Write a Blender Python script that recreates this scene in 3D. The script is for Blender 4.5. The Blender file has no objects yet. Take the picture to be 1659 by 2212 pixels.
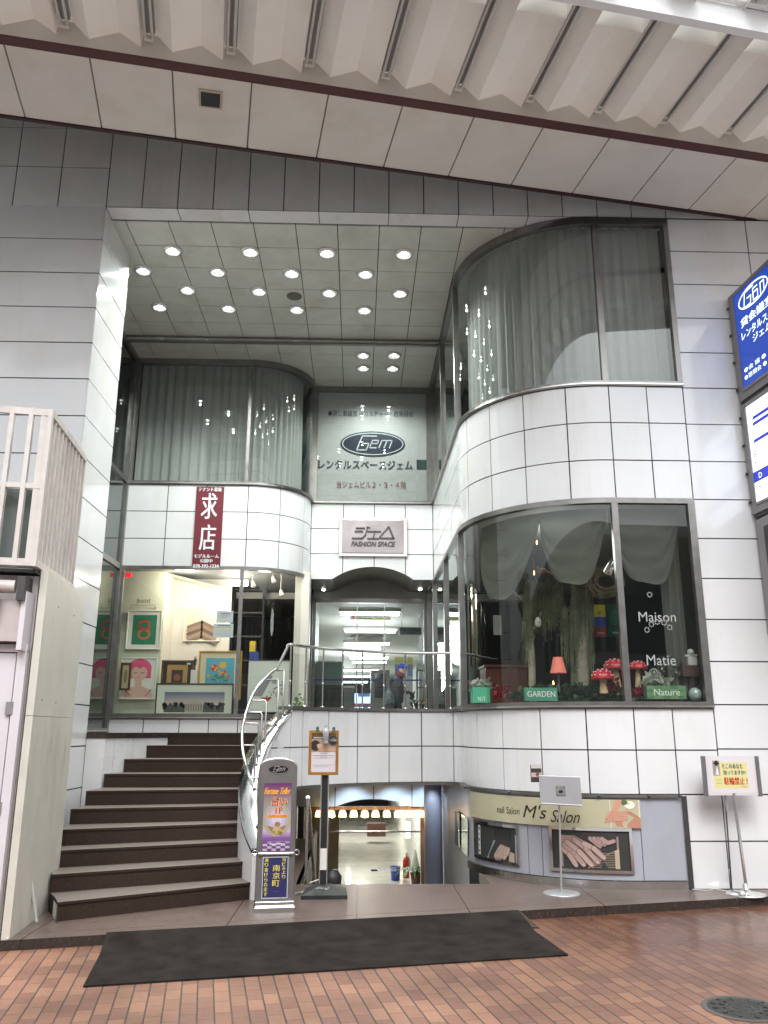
import bpy, math, random
from mathutils import Vector, Matrix
random.seed(7)
scn = bpy.context.scene
col = scn.collection
R = math.radians
# ------------------------------------------------------------------ camera
CAM = Vector((0, -9, 1.55))
PSI, TH, ROLL = R(1.8), R(14.8), R(.14)
Fv = Vector((math.sin(PSI)*math.cos(TH), math.cos(PSI)*math.cos(TH), math.sin(TH)))
R0 = Vector((math.cos(PSI), -math.sin(PSI), 0)); U0 = R0.cross(Fv)
Rv = R0*math.cos(ROLL)+U0*math.sin(ROLL); Uv = U0*math.cos(ROLL)-R0*math.sin(ROLL)
cd = bpy.data.cameras.new('camera'); cam = bpy.data.objects.new('camera', cd); col.objects.link(cam)
cam.matrix_world = Matrix(((Rv.x, Uv.x, -Fv.x, CAM.x), (Rv.y, Uv.y, -Fv.y, CAM.y), (Rv.z, Uv.z, -Fv.z, CAM.z), (0, 0, 0, 1)))
cd.sensor_fit = 'VERTICAL'; cd.sensor_height = 24; cd.lens = 24*1789/2212
cd.clip_start = .05; cd.clip_end = 400
scn.camera = cam
# ------------------------------------------------------------------ sky, sun, exposure
w = bpy.data.worlds.new('World'); scn.world = w; w.use_nodes = True
nt = w.node_tree; nt.nodes.clear()
out = nt.nodes.new('ShaderNodeOutputWorld'); bg = nt.nodes.new('ShaderNodeBackground')
sky = nt.nodes.new('ShaderNodeTexSky'); sky.sky_type = 'NISHITA'; sky.sun_disc = False
sky.sun_elevation = R(50); sky.sun_rotation = R(170); sky.air_density = 1.5; sky.dust_density = 4
hs = nt.nodes.new('ShaderNodeHueSaturation'); hs.inputs['Saturation'].default_value = .12
tint = nt.nodes.new('ShaderNodeMix'); tint.data_type = 'RGBA'; tint.blend_type = 'MULTIPLY'
tint.inputs[0].default_value = 1; tint.inputs[7].default_value = (.97, .99, 1, 1)
nt.links.new(sky.outputs[0], hs.inputs['Color']); nt.links.new(hs.outputs[0], tint.inputs[6])
nt.links.new(tint.outputs[2], bg.inputs[0]); nt.links.new(bg.outputs[0], out.inputs[0])
bg.inputs[1].default_value = .15
sl = bpy.data.lights.new('sun', 'SUN'); sl.energy = .55; sl.angle = R(12); sl.color = (1, .97, .95)
so = bpy.data.objects.new('sun', sl); col.objects.link(so)
so.rotation_euler = (R(40), 0, R(-10))
scn.view_settings.view_transform = 'Standard'; scn.view_settings.look = 'None'
scn.view_settings.exposure = 0.9; scn.view_settings.gamma = 1
scn.render.engine = 'CYCLES'
scn.cycles.use_denoising = True
scn.cycles.max_bounces = 10; scn.cycles.transparent_max_bounces = 16; scn.cycles.glossy_bounces = 5
scn.cycles.caustics_reflective = False; scn.cycles.caustics_refractive = False
scn.cycles.sample_clamp_indirect = 6
# ------------------------------------------------------------------ measuring helpers (sight line -> point on a known plane)
def ray(x, y): return Fv + Rv*((x-829.5)/1789) - Uv*((y-1106)/1789)
def at(p, X=None, Y=None, Z=None):
    d = ray(*p)
    if X is not None: t = (X-CAM.x)/d.x
    elif Y is not None: t = (Y-CAM.y)/d.y
    else: t = (Z-CAM.z)/d.z
    return CAM + d*t
def zf(x0, y0, s): return lambda x, y: (x0+s*x, y0+s*y)
Z1 = zf(0, 0, .5); Z2 = zf(829.5, 0, .5); Z3 = zf(0, 438.9, .5); Z4 = zf(829.5, 438.9, .5)
Z5 = zf(0, 987.5, .4299); Z6 = zf(603.5, 1042.3, .2976); Z7 = zf(932.6, 1042.3, .4378)
Y1 = zf(0, 1536.1, .4299); Y2 = zf(603.5, 1481.2, .2976); Y3 = zf(932.6, 1590.9, .4378); Y4 = zf(493.7, 1618.4, .1736)
YS = zf(466.3, 1344.1, .2357)
# ------------------------------------------------------------------ materials
MATS = {}
def mat(name, c, rough=.5, metal=0, var=.05, scale=5, bump=0, bscale=60, emit=0, ecol=None, coat=0, spec=.5, stain=0):
    if name in MATS: return MATS[name]
    m = bpy.data.materials.new(name); m.use_nodes = True; MATS[name] = m
    t = m.node_tree; b = t.nodes['Principled BSDF']
    b.inputs['Roughness'].default_value = rough; b.inputs['Metallic'].default_value = metal
    b.inputs['Coat Weight'].default_value = coat; b.inputs['Coat Roughness'].default_value = .05
    b.inputs['Specular IOR Level'].default_value = spec
    c4 = (*c, 1)
    if var or stain:
        tc = t.nodes.new('ShaderNodeTexCoord')
        n = t.nodes.new('ShaderNodeTexNoise'); n.inputs['Scale'].default_value = scale; n.inputs['Detail'].default_value = 6
        t.links.new(tc.outputs['Object'], n.inputs['Vector'])
        r = t.nodes.new('ShaderNodeValToRGB'); v = 1-var*2; u = 1+var
        r.color_ramp.elements[0].position = .3; r.color_ramp.elements[1].position = .7
        r.color_ramp.elements[0].color = (c[0]*v, c[1]*v, c[2]*v, 1); r.color_ramp.elements[1].color = (min(c[0]*u, 1), min(c[1]*u, 1), min(c[2]*u, 1), 1)
        t.links.new(n.outputs['Fac'], r.inputs[0]); src = r.outputs[0]
        if stain:
            n2 = t.nodes.new('ShaderNodeTexNoise'); n2.inputs['Scale'].default_value = 1.7; n2.inputs['Detail'].default_value = 8; n2.inputs['Roughness'].default_value = .7
            mp = t.nodes.new('ShaderNodeMapping'); mp.inputs['Scale'].default_value = (1, 1, .35); mp.inputs['Location'].default_value = (3, 7, 1)
            t.links.new(tc.outputs['Object'], mp.inputs[0]); t.links.new(mp.outputs[0], n2.inputs['Vector'])
            r2 = t.nodes.new('ShaderNodeValToRGB'); r2.color_ramp.elements[0].position = .5; r2.color_ramp.elements[1].position = .78
            r2.color_ramp.elements[0].color = (1, 1, 1, 1); k = 1-stain; r2.color_ramp.elements[1].color = (k, k*.97, k*.9, 1)
            mx = t.nodes.new('ShaderNodeMix'); mx.data_type = 'RGBA'; mx.blend_type = 'MULTIPLY'; mx.inputs[0].default_value = 1
            t.links.new(n2.outputs['Fac'], r2.inputs[0]); t.links.new(src, mx.inputs[6]); t.links.new(r2.outputs[0], mx.inputs[7]); src = mx.outputs[2]
        t.links.new(src, b.inputs['Base Color'])
        rr = t.nodes.new('ShaderNodeMapRange'); rr.inputs[3].default_value = rough*.8; rr.inputs[4].default_value = min(1, rough*1.25)
        t.links.new(n.outputs['Fac'], rr.inputs[0]); t.links.new(rr.outputs[0], b.inputs['Roughness'])
        if bump:
            nb = t.nodes.new('ShaderNodeTexNoise'); nb.inputs['Scale'].default_value = bscale; nb.inputs['Detail'].default_value = 4
            t.links.new(tc.outputs['Object'], nb.inputs['Vector'])
            bp = t.nodes.new('ShaderNodeBump'); bp.inputs['Strength'].default_value = bump; bp.inputs['Distance'].default_value = .01
            t.links.new(nb.outputs['Fac'], bp.inputs['Height']); t.links.new(bp.outputs[0], b.inputs['Normal'])
    else: b.inputs['Base Color'].default_value = c4
    if emit:
        b.inputs['Emission Color'].default_value = (*(ecol or c), 1); b.inputs['Emission Strength'].default_value = emit
    return m
def ink(c, rough=.5, emit=0): return mat('print_%d_%d_%d_%g' % (c[0]*255, c[1]*255, c[2]*255, emit), c, rough, var=0, emit=emit)
def glassmat(name, tint, base=.05, boost=.95, rough=0):
    m = bpy.data.materials.new(name); m.use_nodes = True; t = m.node_tree; t.nodes.clear(); MATS[name] = m
    o = t.nodes.new('ShaderNodeOutputMaterial'); mx = t.nodes.new('ShaderNodeMixShader')
    tr = t.nodes.new('ShaderNodeBsdfTransparent'); tr.inputs[0].default_value = (*tint, 1)
    gl = t.nodes.new('ShaderNodeBsdfGlossy'); gl.inputs['Roughness'].default_value = rough; gl.inputs[0].default_value = (.95, 1, .98, 1)
    lw = t.nodes.new('ShaderNodeLayerWeight'); lw.inputs[0].default_value = .5
    p = t.nodes.new('ShaderNodeMath'); p.operation = 'POWER'; p.inputs[1].default_value = 4.5
    q = t.nodes.new('ShaderNodeMath'); q.operation = 'MULTIPLY_ADD'; q.inputs[1].default_value = boost-base; q.inputs[2].default_value = base
    t.links.new(lw.outputs['Facing'], p.inputs[0]); t.links.new(p.outputs[0], q.inputs[0]); t.links.new(q.outputs[0], mx.inputs[0])
    t.links.new(tr.outputs[0], mx.inputs[1]); t.links.new(gl.outputs[0], mx.inputs[2]); t.links.new(mx.outputs[0], o.inputs[0])
    return m
WHITE = mat('white_enamel_panel', (.77, .775, .79), .13, var=.025, scale=1.2, coat=.4, stain=.1)
WHITE_M = mat('white_satin_panel', (.75, .75, .76), .28, var=.02, scale=1.5, stain=.1)
JOINT = mat('dark_joint', (.03, .03, .028), .8, var=0)
HEAD = mat('beige_grey_panel', (.8, .81, .79), .4, var=.04, scale=2, stain=.12)
CEIL = mat('ceiling_panel', (.66, .67, .61), .35, var=.05, scale=2.5, stain=.22)
SOFF = mat('cream_soffit_panel', (.8, .75, .7), .6, var=.03, scale=1.5, stain=.1, bump=.05)
PLEAT = mat('pleated_roof_sheet', (.76, .7, .65), .55, var=.03, scale=1.3, stain=.1)
MAROON = mat('maroon_paint', (.1, .033, .034), .6, var=.08)
STEEL = mat('brushed_steel', (.6, .59, .57), .25, 1, var=.06, scale=9)
FRAME = mat('window_frame_metal', (.26, .25, .24), .32, .85, var=.08, scale=8)
DARKMET = mat('dark_metal', (.1, .1, .1), .4, .7, var=.06)
CHROME = mat('polished_steel', (.75, .75, .74), .1, 1, var=.03, scale=12)
BLACK = mat('black_paint', (.018, .018, .02), .4, var=.1)
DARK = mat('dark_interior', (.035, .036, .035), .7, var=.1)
GREYIN = mat('grey_interior', (.25, .25, .24), .7, var=.05)
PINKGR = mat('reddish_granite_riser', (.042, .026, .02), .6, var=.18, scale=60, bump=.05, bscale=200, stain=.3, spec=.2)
TREAD = mat('granite_tread', (.2, .165, .148), .5, var=.14, scale=110, bump=.08, bscale=200, stain=.18)
PAVE = mat('granite_paving', (.175, .128, .112), .3, var=.22, scale=28, bump=.03, bscale=60, stain=.5)
KERB = mat('wet_kerb_stone', (.045, .034, .03), .25, var=.2, scale=40, bump=.1, stain=.3)
LAV = mat('lavender_panel', (.4, .415, .47), .35, var=.03, scale=3, stain=.06)
BLUEP = mat('pale_blue_panel', (.42, .5, .6), .32, var=.03)
CREAM = mat('cream_painted_board', (.62, .6, .53), .5, var=.04, scale=3, stain=.4, bump=.05, bscale=20)
DOORW = mat('white_painted_steel', (.68, .64, .68), .4, var=.03, scale=2)
GLASS = glassmat('clear_glass', (.88, .91, .89), .05)
TINT = glassmat('tinted_glass', (.78, .81, .79), .085)
DGLASS = glassmat('dark_glass', (.3, .34, .33), .13)
SHEET = glassmat('frosted_sheet', (.8, .85, .86), .05)
def curtain_mat(name, c):
    m = bpy.data.materials.new(name); m.use_nodes = True; t = m.node_tree; b = t.nodes['Principled BSDF']; MATS[name] = m
    b.inputs['Base Color'].default_value = (*c, 1); b.inputs['Roughness'].default_value = .9
    o = t.nodes['Material Output']; tr = t.nodes.new('ShaderNodeBsdfTranslucent'); tr.inputs[0].default_value = (*c, 1)
    tp = t.nodes.new('ShaderNodeBsdfTransparent'); mx = t.nodes.new('ShaderNodeMixShader'); mx.inputs[0].default_value = .3
    m2 = t.nodes.new('ShaderNodeMixShader'); m2.inputs[0].default_value = .12
    t.links.new(b.outputs[0], mx.inputs[1]); t.links.new(tr.outputs[0], mx.inputs[2])
    t.links.new(mx.outputs[0], m2.inputs[1]); t.links.new(tp.outputs[0], m2.inputs[2]); t.links.new(m2.outputs[0], o.inputs[0])
    return m
SHEER = curtain_mat('grey_sheer_curtain', (.7, .71, .7)); DRAPE = curtain_mat('olive_drape', (.13, .135, .115))
# brick paving: long joints run across the street
def brick_mat():
    m = bpy.data.materials.new('brick_paving'); m.use_nodes = True; t = m.node_tree; b = t.nodes['Principled BSDF']
    tc = t.nodes.new('ShaderNodeTexCoord'); mp = t.nodes.new('ShaderNodeMapping'); mp.inputs['Rotation'].default_value = (0, 0, R(80))
    t.links.new(tc.outputs['Object'], mp.inputs[0])
    br = t.nodes.new('ShaderNodeTexBrick'); br.offset = .5; br.inputs['Scale'].default_value = 1
    br.inputs['Brick Width'].default_value = .21; br.inputs['Row Height'].default_value = .101
    br.inputs['Mortar Size'].default_value = .0035; br.inputs['Mortar Smooth'].default_value = .3; br.inputs['Bias'].default_value = -.1
    br.inputs['Color1'].default_value = (.34, .18, .115, 1); br.inputs['Color2'].default_value = (.2, .095, .07, 1); br.inputs['Mortar'].default_value = (.1, .065, .052, 1)
    t.links.new(mp.outputs[0], br.inputs[0])
    sx = t.nodes.new('ShaderNodeSeparateXYZ'); t.links.new(mp.outputs[0], sx.inputs[0])
    d = t.nodes.new('ShaderNodeMath'); d.operation = 'DIVIDE'; d.inputs[1].default_value = .101; t.links.new(sx.outputs[1], d.inputs[0])
    fr = t.nodes.new('ShaderNodeMath'); fr.operation = 'PINGPONG'; fr.inputs[1].default_value = .5; t.links.new(d.outputs[0], fr.inputs[0])
    lt = t.nodes.new('ShaderNodeMath'); lt.operation = 'LESS_THAN'; lt.inputs[1].default_value = .05; t.links.new(fr.outputs[0], lt.inputs[0])
    mx = t.nodes.new('ShaderNodeMix'); mx.data_type = 'RGBA'; mx.inputs[7].default_value = (.07, .045, .04, 1)
    no = t.nodes.new('ShaderNodeTexNoise'); no.inputs['Scale'].default_value = 1.1; no.inputs['Detail'].default_value = 7; t.links.new(tc.outputs['Object'], no.inputs[0])
    n3 = t.nodes.new('ShaderNodeTexNoise'); n3.inputs['Scale'].default_value = 55; n3.inputs['Detail'].default_value = 3; t.links.new(tc.outputs['Object'], n3.inputs[0])
    rp = t.nodes.new('ShaderNodeValToRGB'); rp.color_ramp.elements[0].position = .35; rp.color_ramp.elements[1].position = .65
    rp.color_ramp.elements[0].color = (.6, .57, .55, 1); rp.color_ramp.elements[1].color = (1.15, 1.12, 1.1, 1)
    m2 = t.nodes.new('ShaderNodeMix'); m2.data_type = 'RGBA'; m2.blend_type = 'MULTIPLY'; m2.inputs[0].default_value = 1
    m3 = t.nodes.new('ShaderNodeMix'); m3.data_type = 'RGBA'; m3.blend_type = 'OVERLAY'; m3.inputs[0].default_value = .25
    t.links.new(lt.outputs[0], mx.inputs[0]); t.links.new(br.outputs[0], mx.inputs[6]); t.links.new(no.outputs[0], rp.inputs[0])
    t.links.new(mx.outputs[2], m2.inputs[6]); t.links.new(rp.outputs[0], m2.inputs[7]); t.links.new(m2.outputs[2], m3.inputs[6]); t.links.new(n3.outputs[1], m3.inputs[7])
    # wet zone near the right hand kerb: darker, smoother
    so = t.nodes.new('ShaderNodeSeparateXYZ'); t.links.new(tc.outputs['Object'], so.inputs[0])
    wx = t.nodes.new('ShaderNodeMapRange'); wx.inputs[1].default_value = .4; wx.inputs[2].default_value = 2.2; t.links.new(so.outputs[0], wx.inputs[0])
    wy = t.nodes.new('ShaderNodeMapRange'); wy.inputs[1].default_value = -3.6; wy.inputs[2].default_value = -1.8; t.links.new(so.outputs[1], wy.inputs[0])
    wm = t.nodes.new('ShaderNodeMath'); wm.operation = 'MULTIPLY'; t.links.new(wx.outputs[0], wm.inputs[0]); t.links.new(wy.outputs[0], wm.inputs[1])
    wn = t.nodes.new('ShaderNodeMath'); wn.operation = 'MULTIPLY_ADD'; wn.inputs[1].default_value = 1.2; wn.inputs[2].default_value = -.1; wn.use_clamp = True
    wo = t.nodes.new('ShaderNodeMath'); wo.operation = 'MULTIPLY'; t.links.new(wm.outputs[0], wo.inputs[0]); t.links.new(no.outputs[0], wo.inputs[1])
    wp = t.nodes.new('ShaderNodeMath'); wp.operation = 'MULTIPLY'; wp.inputs[1].default_value = 1.9; wp.use_clamp = True; t.links.new(wo.outputs[0], wp.inputs[0])
    m4 = t.nodes.new('ShaderNodeMix'); m4.data_type = 'RGBA'; m4.blend_type = 'MULTIPLY'; m4.inputs[7].default_value = (.5, .44, .4, 1)
    t.links.new(wp.outputs[0], m4.inputs[0]); t.links.new(m3.outputs[2], m4.inputs[6]); t.links.new(m4.outputs[2], b.inputs['Base Color'])
    rr = t.nodes.new('ShaderNodeMapRange'); rr.inputs[3].default_value = .48; rr.inputs[4].default_value = .26; t.links.new(wp.outputs[0], rr.inputs[0]); t.links.new(rr.outputs[0], b.inputs['Roughness'])
    bp = t.nodes.new('ShaderNodeBump'); bp.inputs['Strength'].default_value = .5; bp.inputs['Distance'].default_value = .004
    hh = t.nodes.new('ShaderNodeMath'); hh.operation = 'MAXIMUM'; t.links.new(br.outputs['Fac'], hh.inputs[0]); t.links.new(lt.outputs[0], hh.inputs[1])
    h2 = t.nodes.new('ShaderNodeMath'); h2.operation = 'MULTIPLY_ADD'; h2.inputs[1].default_value = -1; t.links.new(hh.outputs[0], h2.inputs[0])
    h3 = t.nodes.new('ShaderNodeMath'); h3.operation = 'MULTIPLY'; h3.inputs[1].default_value = .3; t.links.new(n3.outputs[0], h3.inputs[0]); t.links.new(h3.outputs[0], h2.inputs[2])
    t.links.new(h2.outputs[0], bp.inputs['Height']); t.links.new(bp.outputs[0], b.inputs['Normal'])
    return m
BRICK = brick_mat()
# ------------------------------------------------------------------ mesh builder
def tag(o, label=None, cat=None, group=None, kind=None):
    for k, v in (('label', label), ('category', cat), ('group', group), ('kind', kind)):
        if v: o[k] = v
    return o
def thing(name, label, cat, loc=(0, 0, 0), group=None):
    o = bpy.data.objects.new(name, None); o.empty_display_size = .1; o.location = loc; col.objects.link(o)
    return tag(o, label, cat, group)
def origin(o):
    v = Vector((0, 0, 0))
    while o is not None: v += o.location; o = o.parent
    return v
class M:
    def __init__(s, xf=None): s.v = []; s.f = []; s.mi = []; s.mats = []; s.sm = []; s.xf = xf
    def add(s, vs, fs, m, smooth=False):
        if m not in s.mats: s.mats.append(m)
        k = s.mats.index(m); b = len(s.v)
        for p in vs:
            p = Vector(p); s.v.append(s.xf @ p if s.xf else p)
        for f in fs: s.f.append([b+i for i in f]); s.mi.append(k); s.sm.append(smooth)
        return s
    def quad(s, a, b, c, d, m): return s.add([a, b, c, d], [(0, 1, 2, 3)], m)
    def box(s, x0, x1, y0, y1, z0, z1, m, bev=0):
        vs = [(x, y, z) for z in (z0, z1) for x, y in ((x0, y0), (x1, y0), (x1, y1), (x0, y1))]
        return s.add(vs, [(3, 2, 1, 0), (4, 5, 6, 7), (0, 1, 5, 4), (1, 2, 6, 5), (2, 3, 7, 6), (3, 0, 4, 7)], m)
    def obox(s, c, ux, uy, uz, m):      # oriented box, half axes
        c, ux, uy, uz = map(Vector, (c, ux, uy, uz))
        vs = [c+ux*a+uy*b+uz*d for d in (-1, 1) for a, b in ((-1, -1), (1, -1), (1, 1), (-1, 1))]
        return s.add(vs, [(3, 2, 1, 0), (4, 5, 6, 7), (0, 1, 5, 4), (1, 2, 6, 5), (2, 3, 7, 6), (3, 0, 4, 7)], m)
    def prism(s, poly, z0, z1, m, m2=None):
        n = len(poly); a = sum(poly[i][0]*poly[(i+1) % n][1]-poly[(i+1) % n][0]*poly[i][1] for i in range(n))
        if a < 0: poly = poly[::-1]
        vs = [(x, y, z0) for x, y in poly]+[(x, y, z1) for x, y in poly]
        s.add(vs, [tuple(range(n-1, -1, -1)), tuple(range(n, 2*n))], m)
        return s.add(vs, [(i, (i+1) % n, n+(i+1) % n, n+i) for i in range(n)], m2 or m)
    def tube(s, pts, r, m, seg=8, cap=True):
        pts = [Vector(p) for p in pts]; n = len(pts); rs = r if isinstance(r, (list, tuple)) else [r]*n
        vs = []; up = None
        for i, p in enumerate(pts):
            t = (pts[min(i+1, n-1)]-pts[max(i-1, 0)]).normalized()
            if up is None: up = Vector((0, 0, 1)) if abs(t.z) < .9 else Vector((1, 0, 0))
            a = t.cross(up).normalized(); b = a.cross(t).normalized(); up = b
            for k in range(seg):
                an = 2*math.pi*k/seg; vs.append(p+(a*math.cos(an)+b*math.sin(an))*rs[i])
        fs = [(i*seg+k, i*seg+(k+1) % seg, (i+1)*seg+(k+1) % seg, (i+1)*seg+k) for i in range(n-1) for k in range(seg)]
        s.add(vs, fs, m, True)
        if cap: s.add(vs[:seg], [tuple(range(seg))], m); s.add(vs[-seg:], [tuple(range(seg-1, -1, -1))], m)
        return s
    def lathe(s, prof, c, m, seg=20, axis=None, smooth=True):   # prof [(r,h)], axis default z
        c = Vector(c); ax = Vector(axis or (0, 0, 1)).normalized(); a = ax.orthogonal().normalized(); b = ax.cross(a)
        vs = [c+ax*h+(a*math.cos(2*math.pi*k/seg)+b*math.sin(2*math.pi*k/seg))*r for r, h in prof for k in range(seg)]
        fs = [(i*seg+k, i*seg+(k+1) % seg, (i+1)*seg+(k+1) % seg, (i+1)*seg+k) for i in range(len(prof)-1) for k in range(seg)]
        return s.add(vs, fs, m, smooth)
    def ball(s, c, r, m, seg=12, sx=1, sy=1, sz=1):
        vs = []; n = seg//2
        for i in range(n+1):
            th = math.pi*i/n
            for k in range(seg): an = 2*math.pi*k/seg; vs.append((c[0]+r*sx*math.sin(th)*math.cos(an), c[1]+r*sy*math.sin(th)*math.sin(an), c[2]+r*sz*math.cos(th)))
        fs = [(i*seg+k, (i+1)*seg+k, (i+1)*seg+(k+1) % seg, i*seg+(k+1) % seg) for i in range(n) for k in range(seg)]
        return s.add(vs, fs, m, True)
    def build(s, name, parent=None, label=None, cat=None, group=None, kind=None, bevel=0, loc=None):
        me = bpy.data.meshes.new(name); o = bpy.data.objects.new(name, me)
        if parent: o.parent = parent; org = origin(parent)
        else: org = Vector(loc) if loc else Vector((0, 0, 0)); o.location = org
        me.from_pydata([p-org for p in s.v], [], s.f)
        for m in s.mats: me.materials.append(m)
        me.polygons.foreach_set('material_index', s.mi); me.polygons.foreach_set('use_smooth', s.sm); me.update()
        col.objects.link(o)
        if bevel:
            b = o.modifiers.new('bevel', 'BEVEL'); b.width = bevel; b.segments = 2; b.limit_method = 'ANGLE'; b.angle_limit = R(40)
        return tag(o, label, cat, group, kind)
# ---- text as mesh data
_tc = {}
def textdata(body, ext=0):
    k = (body, ext)
    if k not in _tc:
        c = bpy.data.curves.new('lettering', 'FONT'); c.body = body; c.size = 1; c.extrude = ext; c.resolution_u = 3
        o = bpy.data.objects.new('lettering', c); me = bpy.data.meshes.new_from_object(o)
        vs = [tuple(v.co) for v in me.vertices]; fs = [tuple(p.vertices) for p in me.polygons]
        bpy.data.objects.remove(o); bpy.data.meshes.remove(me); bpy.data.curves.remove(c)
        _tc[k] = (vs, fs)
    return _tc[k]
class Board:      # a flat face: origin (lower left), unit axes u, v, normal n; shapes are thin layers in metres
    def __init__(s, m, o, u, v): s.m = m; s.o = Vector(o); s.u = Vector(u).normalized(); s.v = Vector(v).normalized(); s.n = s.u.cross(s.v)
    def P(s, a, b, l): return s.o+s.u*a+s.v*b+s.n*l
    def rect(s, a0, b0, a1, b1, m, l=.002): s.m.add([s.P(a0, b0, l), s.P(a1, b0, l), s.P(a1, b1, l), s.P(a0, b1, l)], [(0, 1, 2, 3)], m)
    def poly(s, pts, m, l=.002): s.m.add([s.P(a, b, l) for a, b in pts], [tuple(range(len(pts)))], m)
    def disc(s, a, b, r, m, l=.002, r2=None, n=20, rot=0):
        r2 = r2 or r; s.poly([(a+r*math.cos(2*math.pi*k/n), b+r2*math.sin(2*math.pi*k/n)) for k in range(n)], m, l)
    def capsule(s, pts, wd, m, l=.003, edge=None):      # rounded finger-like stroke with an optional darker outline
        for w_, mt, ll in (((wd*1.22, edge, l-.0006),) if edge else ())+((wd, m, l),):
            for i, ((a, b), (c, d)) in enumerate(zip(pts, pts[1:])):
                L = math.hypot(c-a, d-b) or 1; t0 = math.atan2(d-b, c-a); k = [(a+w_/2*math.cos(t0+math.pi/2+math.pi*j/8), b+w_/2*math.sin(t0+math.pi/2+math.pi*j/8)) for j in range(9)]
                k += [(c+w_*.44*math.cos(t0-math.pi/2+math.pi*j/8), d+w_*.44*math.sin(t0-math.pi/2+math.pi*j/8)) for j in range(9)]; s.poly(k, mt, ll+.0002*i)
    def ring(s, a, b, r, r2, w, m, l=.002, n=28):
        vs = []
        for k in range(n):
            c, q = math.cos(2*math.pi*k/n), math.sin(2*math.pi*k/n)
            vs += [s.P(a+(r-w)*c, b+(r2-w)*q, l), s.P(a+r*c, b+r2*q, l)]
        s.m.add(vs, [(2*k, 2*k+1, (2*k+3) % (2*n), (2*k+2) % (2*n)) for k in range(n)], m)
    def stroke(s, pts, wd, m, l=.003, ext=0):
        for (a, b), (c, d) in zip(pts, pts[1:]):
            L = math.hypot(c-a, d-b) or 1; ex, ey = (c-a)/L, (d-b)/L; px, py = -ey*wd/2, ex*wd/2; e = wd*.3
            q = [(a-ex*e+px, b-ey*e+py), (a-ex*e-px, b-ey*e-py), (c+ex*e-px, d+ey*e-py), (c+ex*e+px, d+ey*e+py)]
            if ext: s.m.add([s.P(x, y, l) for x, y in q]+[s.P(x, y, l+ext) for x, y in q], [(4, 5, 6, 7), (0, 1, 5, 4), (1, 2, 6, 5), (2, 3, 7, 6), (3, 0, 4, 7)], m)
            else: s.poly(q, m, l)
    def text(s, body, a0, b0, a1, b1, m, l=.003, shear=0, ext=0, bold=0):
        vs, fs = textdata(body, ext)
        if not vs: return
        x0 = min(p[0] for p in vs); x1 = max(p[0] for p in vs); y0 = min(p[1] for p in vs); y1 = max(p[1] for p in vs)
        kx = (a1-a0)/max(x1-x0, 1e-6); ky = (b1-b0)/max(y1-y0, 1e-6); W = b1-b0
        for dx in ((0,) if not bold else (-bold, 0, bold)):
            s.m.add([s.P(a0+(p[0]-x0)*kx+dx+shear*((p[1]-y0)*ky-W/2), b0+(p[1]-y0)*ky, l+(0 if dx == 0 else .0005 if dx < 0 else .001)+(p[2] if ext else 0)) for p in vs], fs, m)
    def logo(s, a, b, r, r2, fill, line, l=.003):   # oval badge with thin slanted letters
        s.disc(a, b, r, fill, l, r2, 36); s.ring(a, b, r*.95, r2*.9, r*.03, line, l+.001, 36); wd = r*.035
        q = lambda pts: [(a+r*(x+y*.16), b+r2*y) for x, y in pts]
        for st in ([(.02, .62), (-.42, .62), (-.42, -.5), (-.12, -.5), (-.12, .02), (-.32, .02)], [(-.05, .02), (.14, .02), (.14, .28), (-.05, .28), (-.05, -.32), (.16, -.32)],
                   [(.24, -.32), (.24, .28), (.4, .28), (.4, -.32)], [(.4, .28), (.56, .28), (.56, -.32)]): s.stroke(q(st), wd, line, l+.002)
# ---- plan paths (travel left to right, outward normal on the right hand)
class Path:
    def __init__(s, pts):
        s.p = [Vector(p) for p in pts]; s.L = [0]
        for a, b in zip(s.p, s.p[1:]): s.L.append(s.L[-1]+(b-a).length)
    def seg(s, d):
        for i in range(len(s.L)-1):
            if d <= s.L[i+1] or i == len(s.L)-2: return i
    def nrm(s, i):
        def sn(j): t = (s.p[j+1]-s.p[j]).normalized(); return Vector((t.y, -t.x))
        n = len(s.p)
        if i <= 0: return sn(0)
        if i >= n-1: return sn(n-2)
        a, b = sn(i-1), sn(i); m = (a+b).normalized(); return m/max(.5, m.dot(a))
    def at(s, d, off=0):
        i = s.seg(d); f = (d-s.L[i])/max(1e-9, s.L[i+1]-s.L[i])
        n = s.nrm(i)*(1-f)+s.nrm(i+1)*f
        q = s.p[i]*(1-f)+s.p[i+1]*f+n*off; return q
    def samples(s, a, b): return [a]+[x for x in s.L if a+.004 < x < b-.004]+[b]
    def hit(s, p, near=True):       # pixel -> (arc length, height) on the wall standing on this path
        d = ray(*p); best = None
        for i in range(len(s.p)-1):
            a, b = s.p[i], s.p[i+1]; e = b-a; den = d.x*e.y-d.y*e.x
            if abs(den) < 1e-9: continue
            t = ((a.x-CAM.x)*e.y-(a.y-CAM.y)*e.x)/den; q = ((a.x-CAM.x)*d.y-(a.y-CAM.y)*d.x)/den
            if -.001 <= q <= 1.001 and t > 0 and (best is None or t < best[0]): best = (t, s.L[i]+q*e.length, CAM.z+t*d.z)
        return best[1:] if best else (0, 0)
def arc(cx, cy, r, a0, a1, n=18, ry=None): return [(cx+r*math.cos(R(a0+(a1-a0)*k/n)), cy+(ry or r)*math.sin(R(a0+(a1-a0)*k/n))) for k in range(n+1)]
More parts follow.
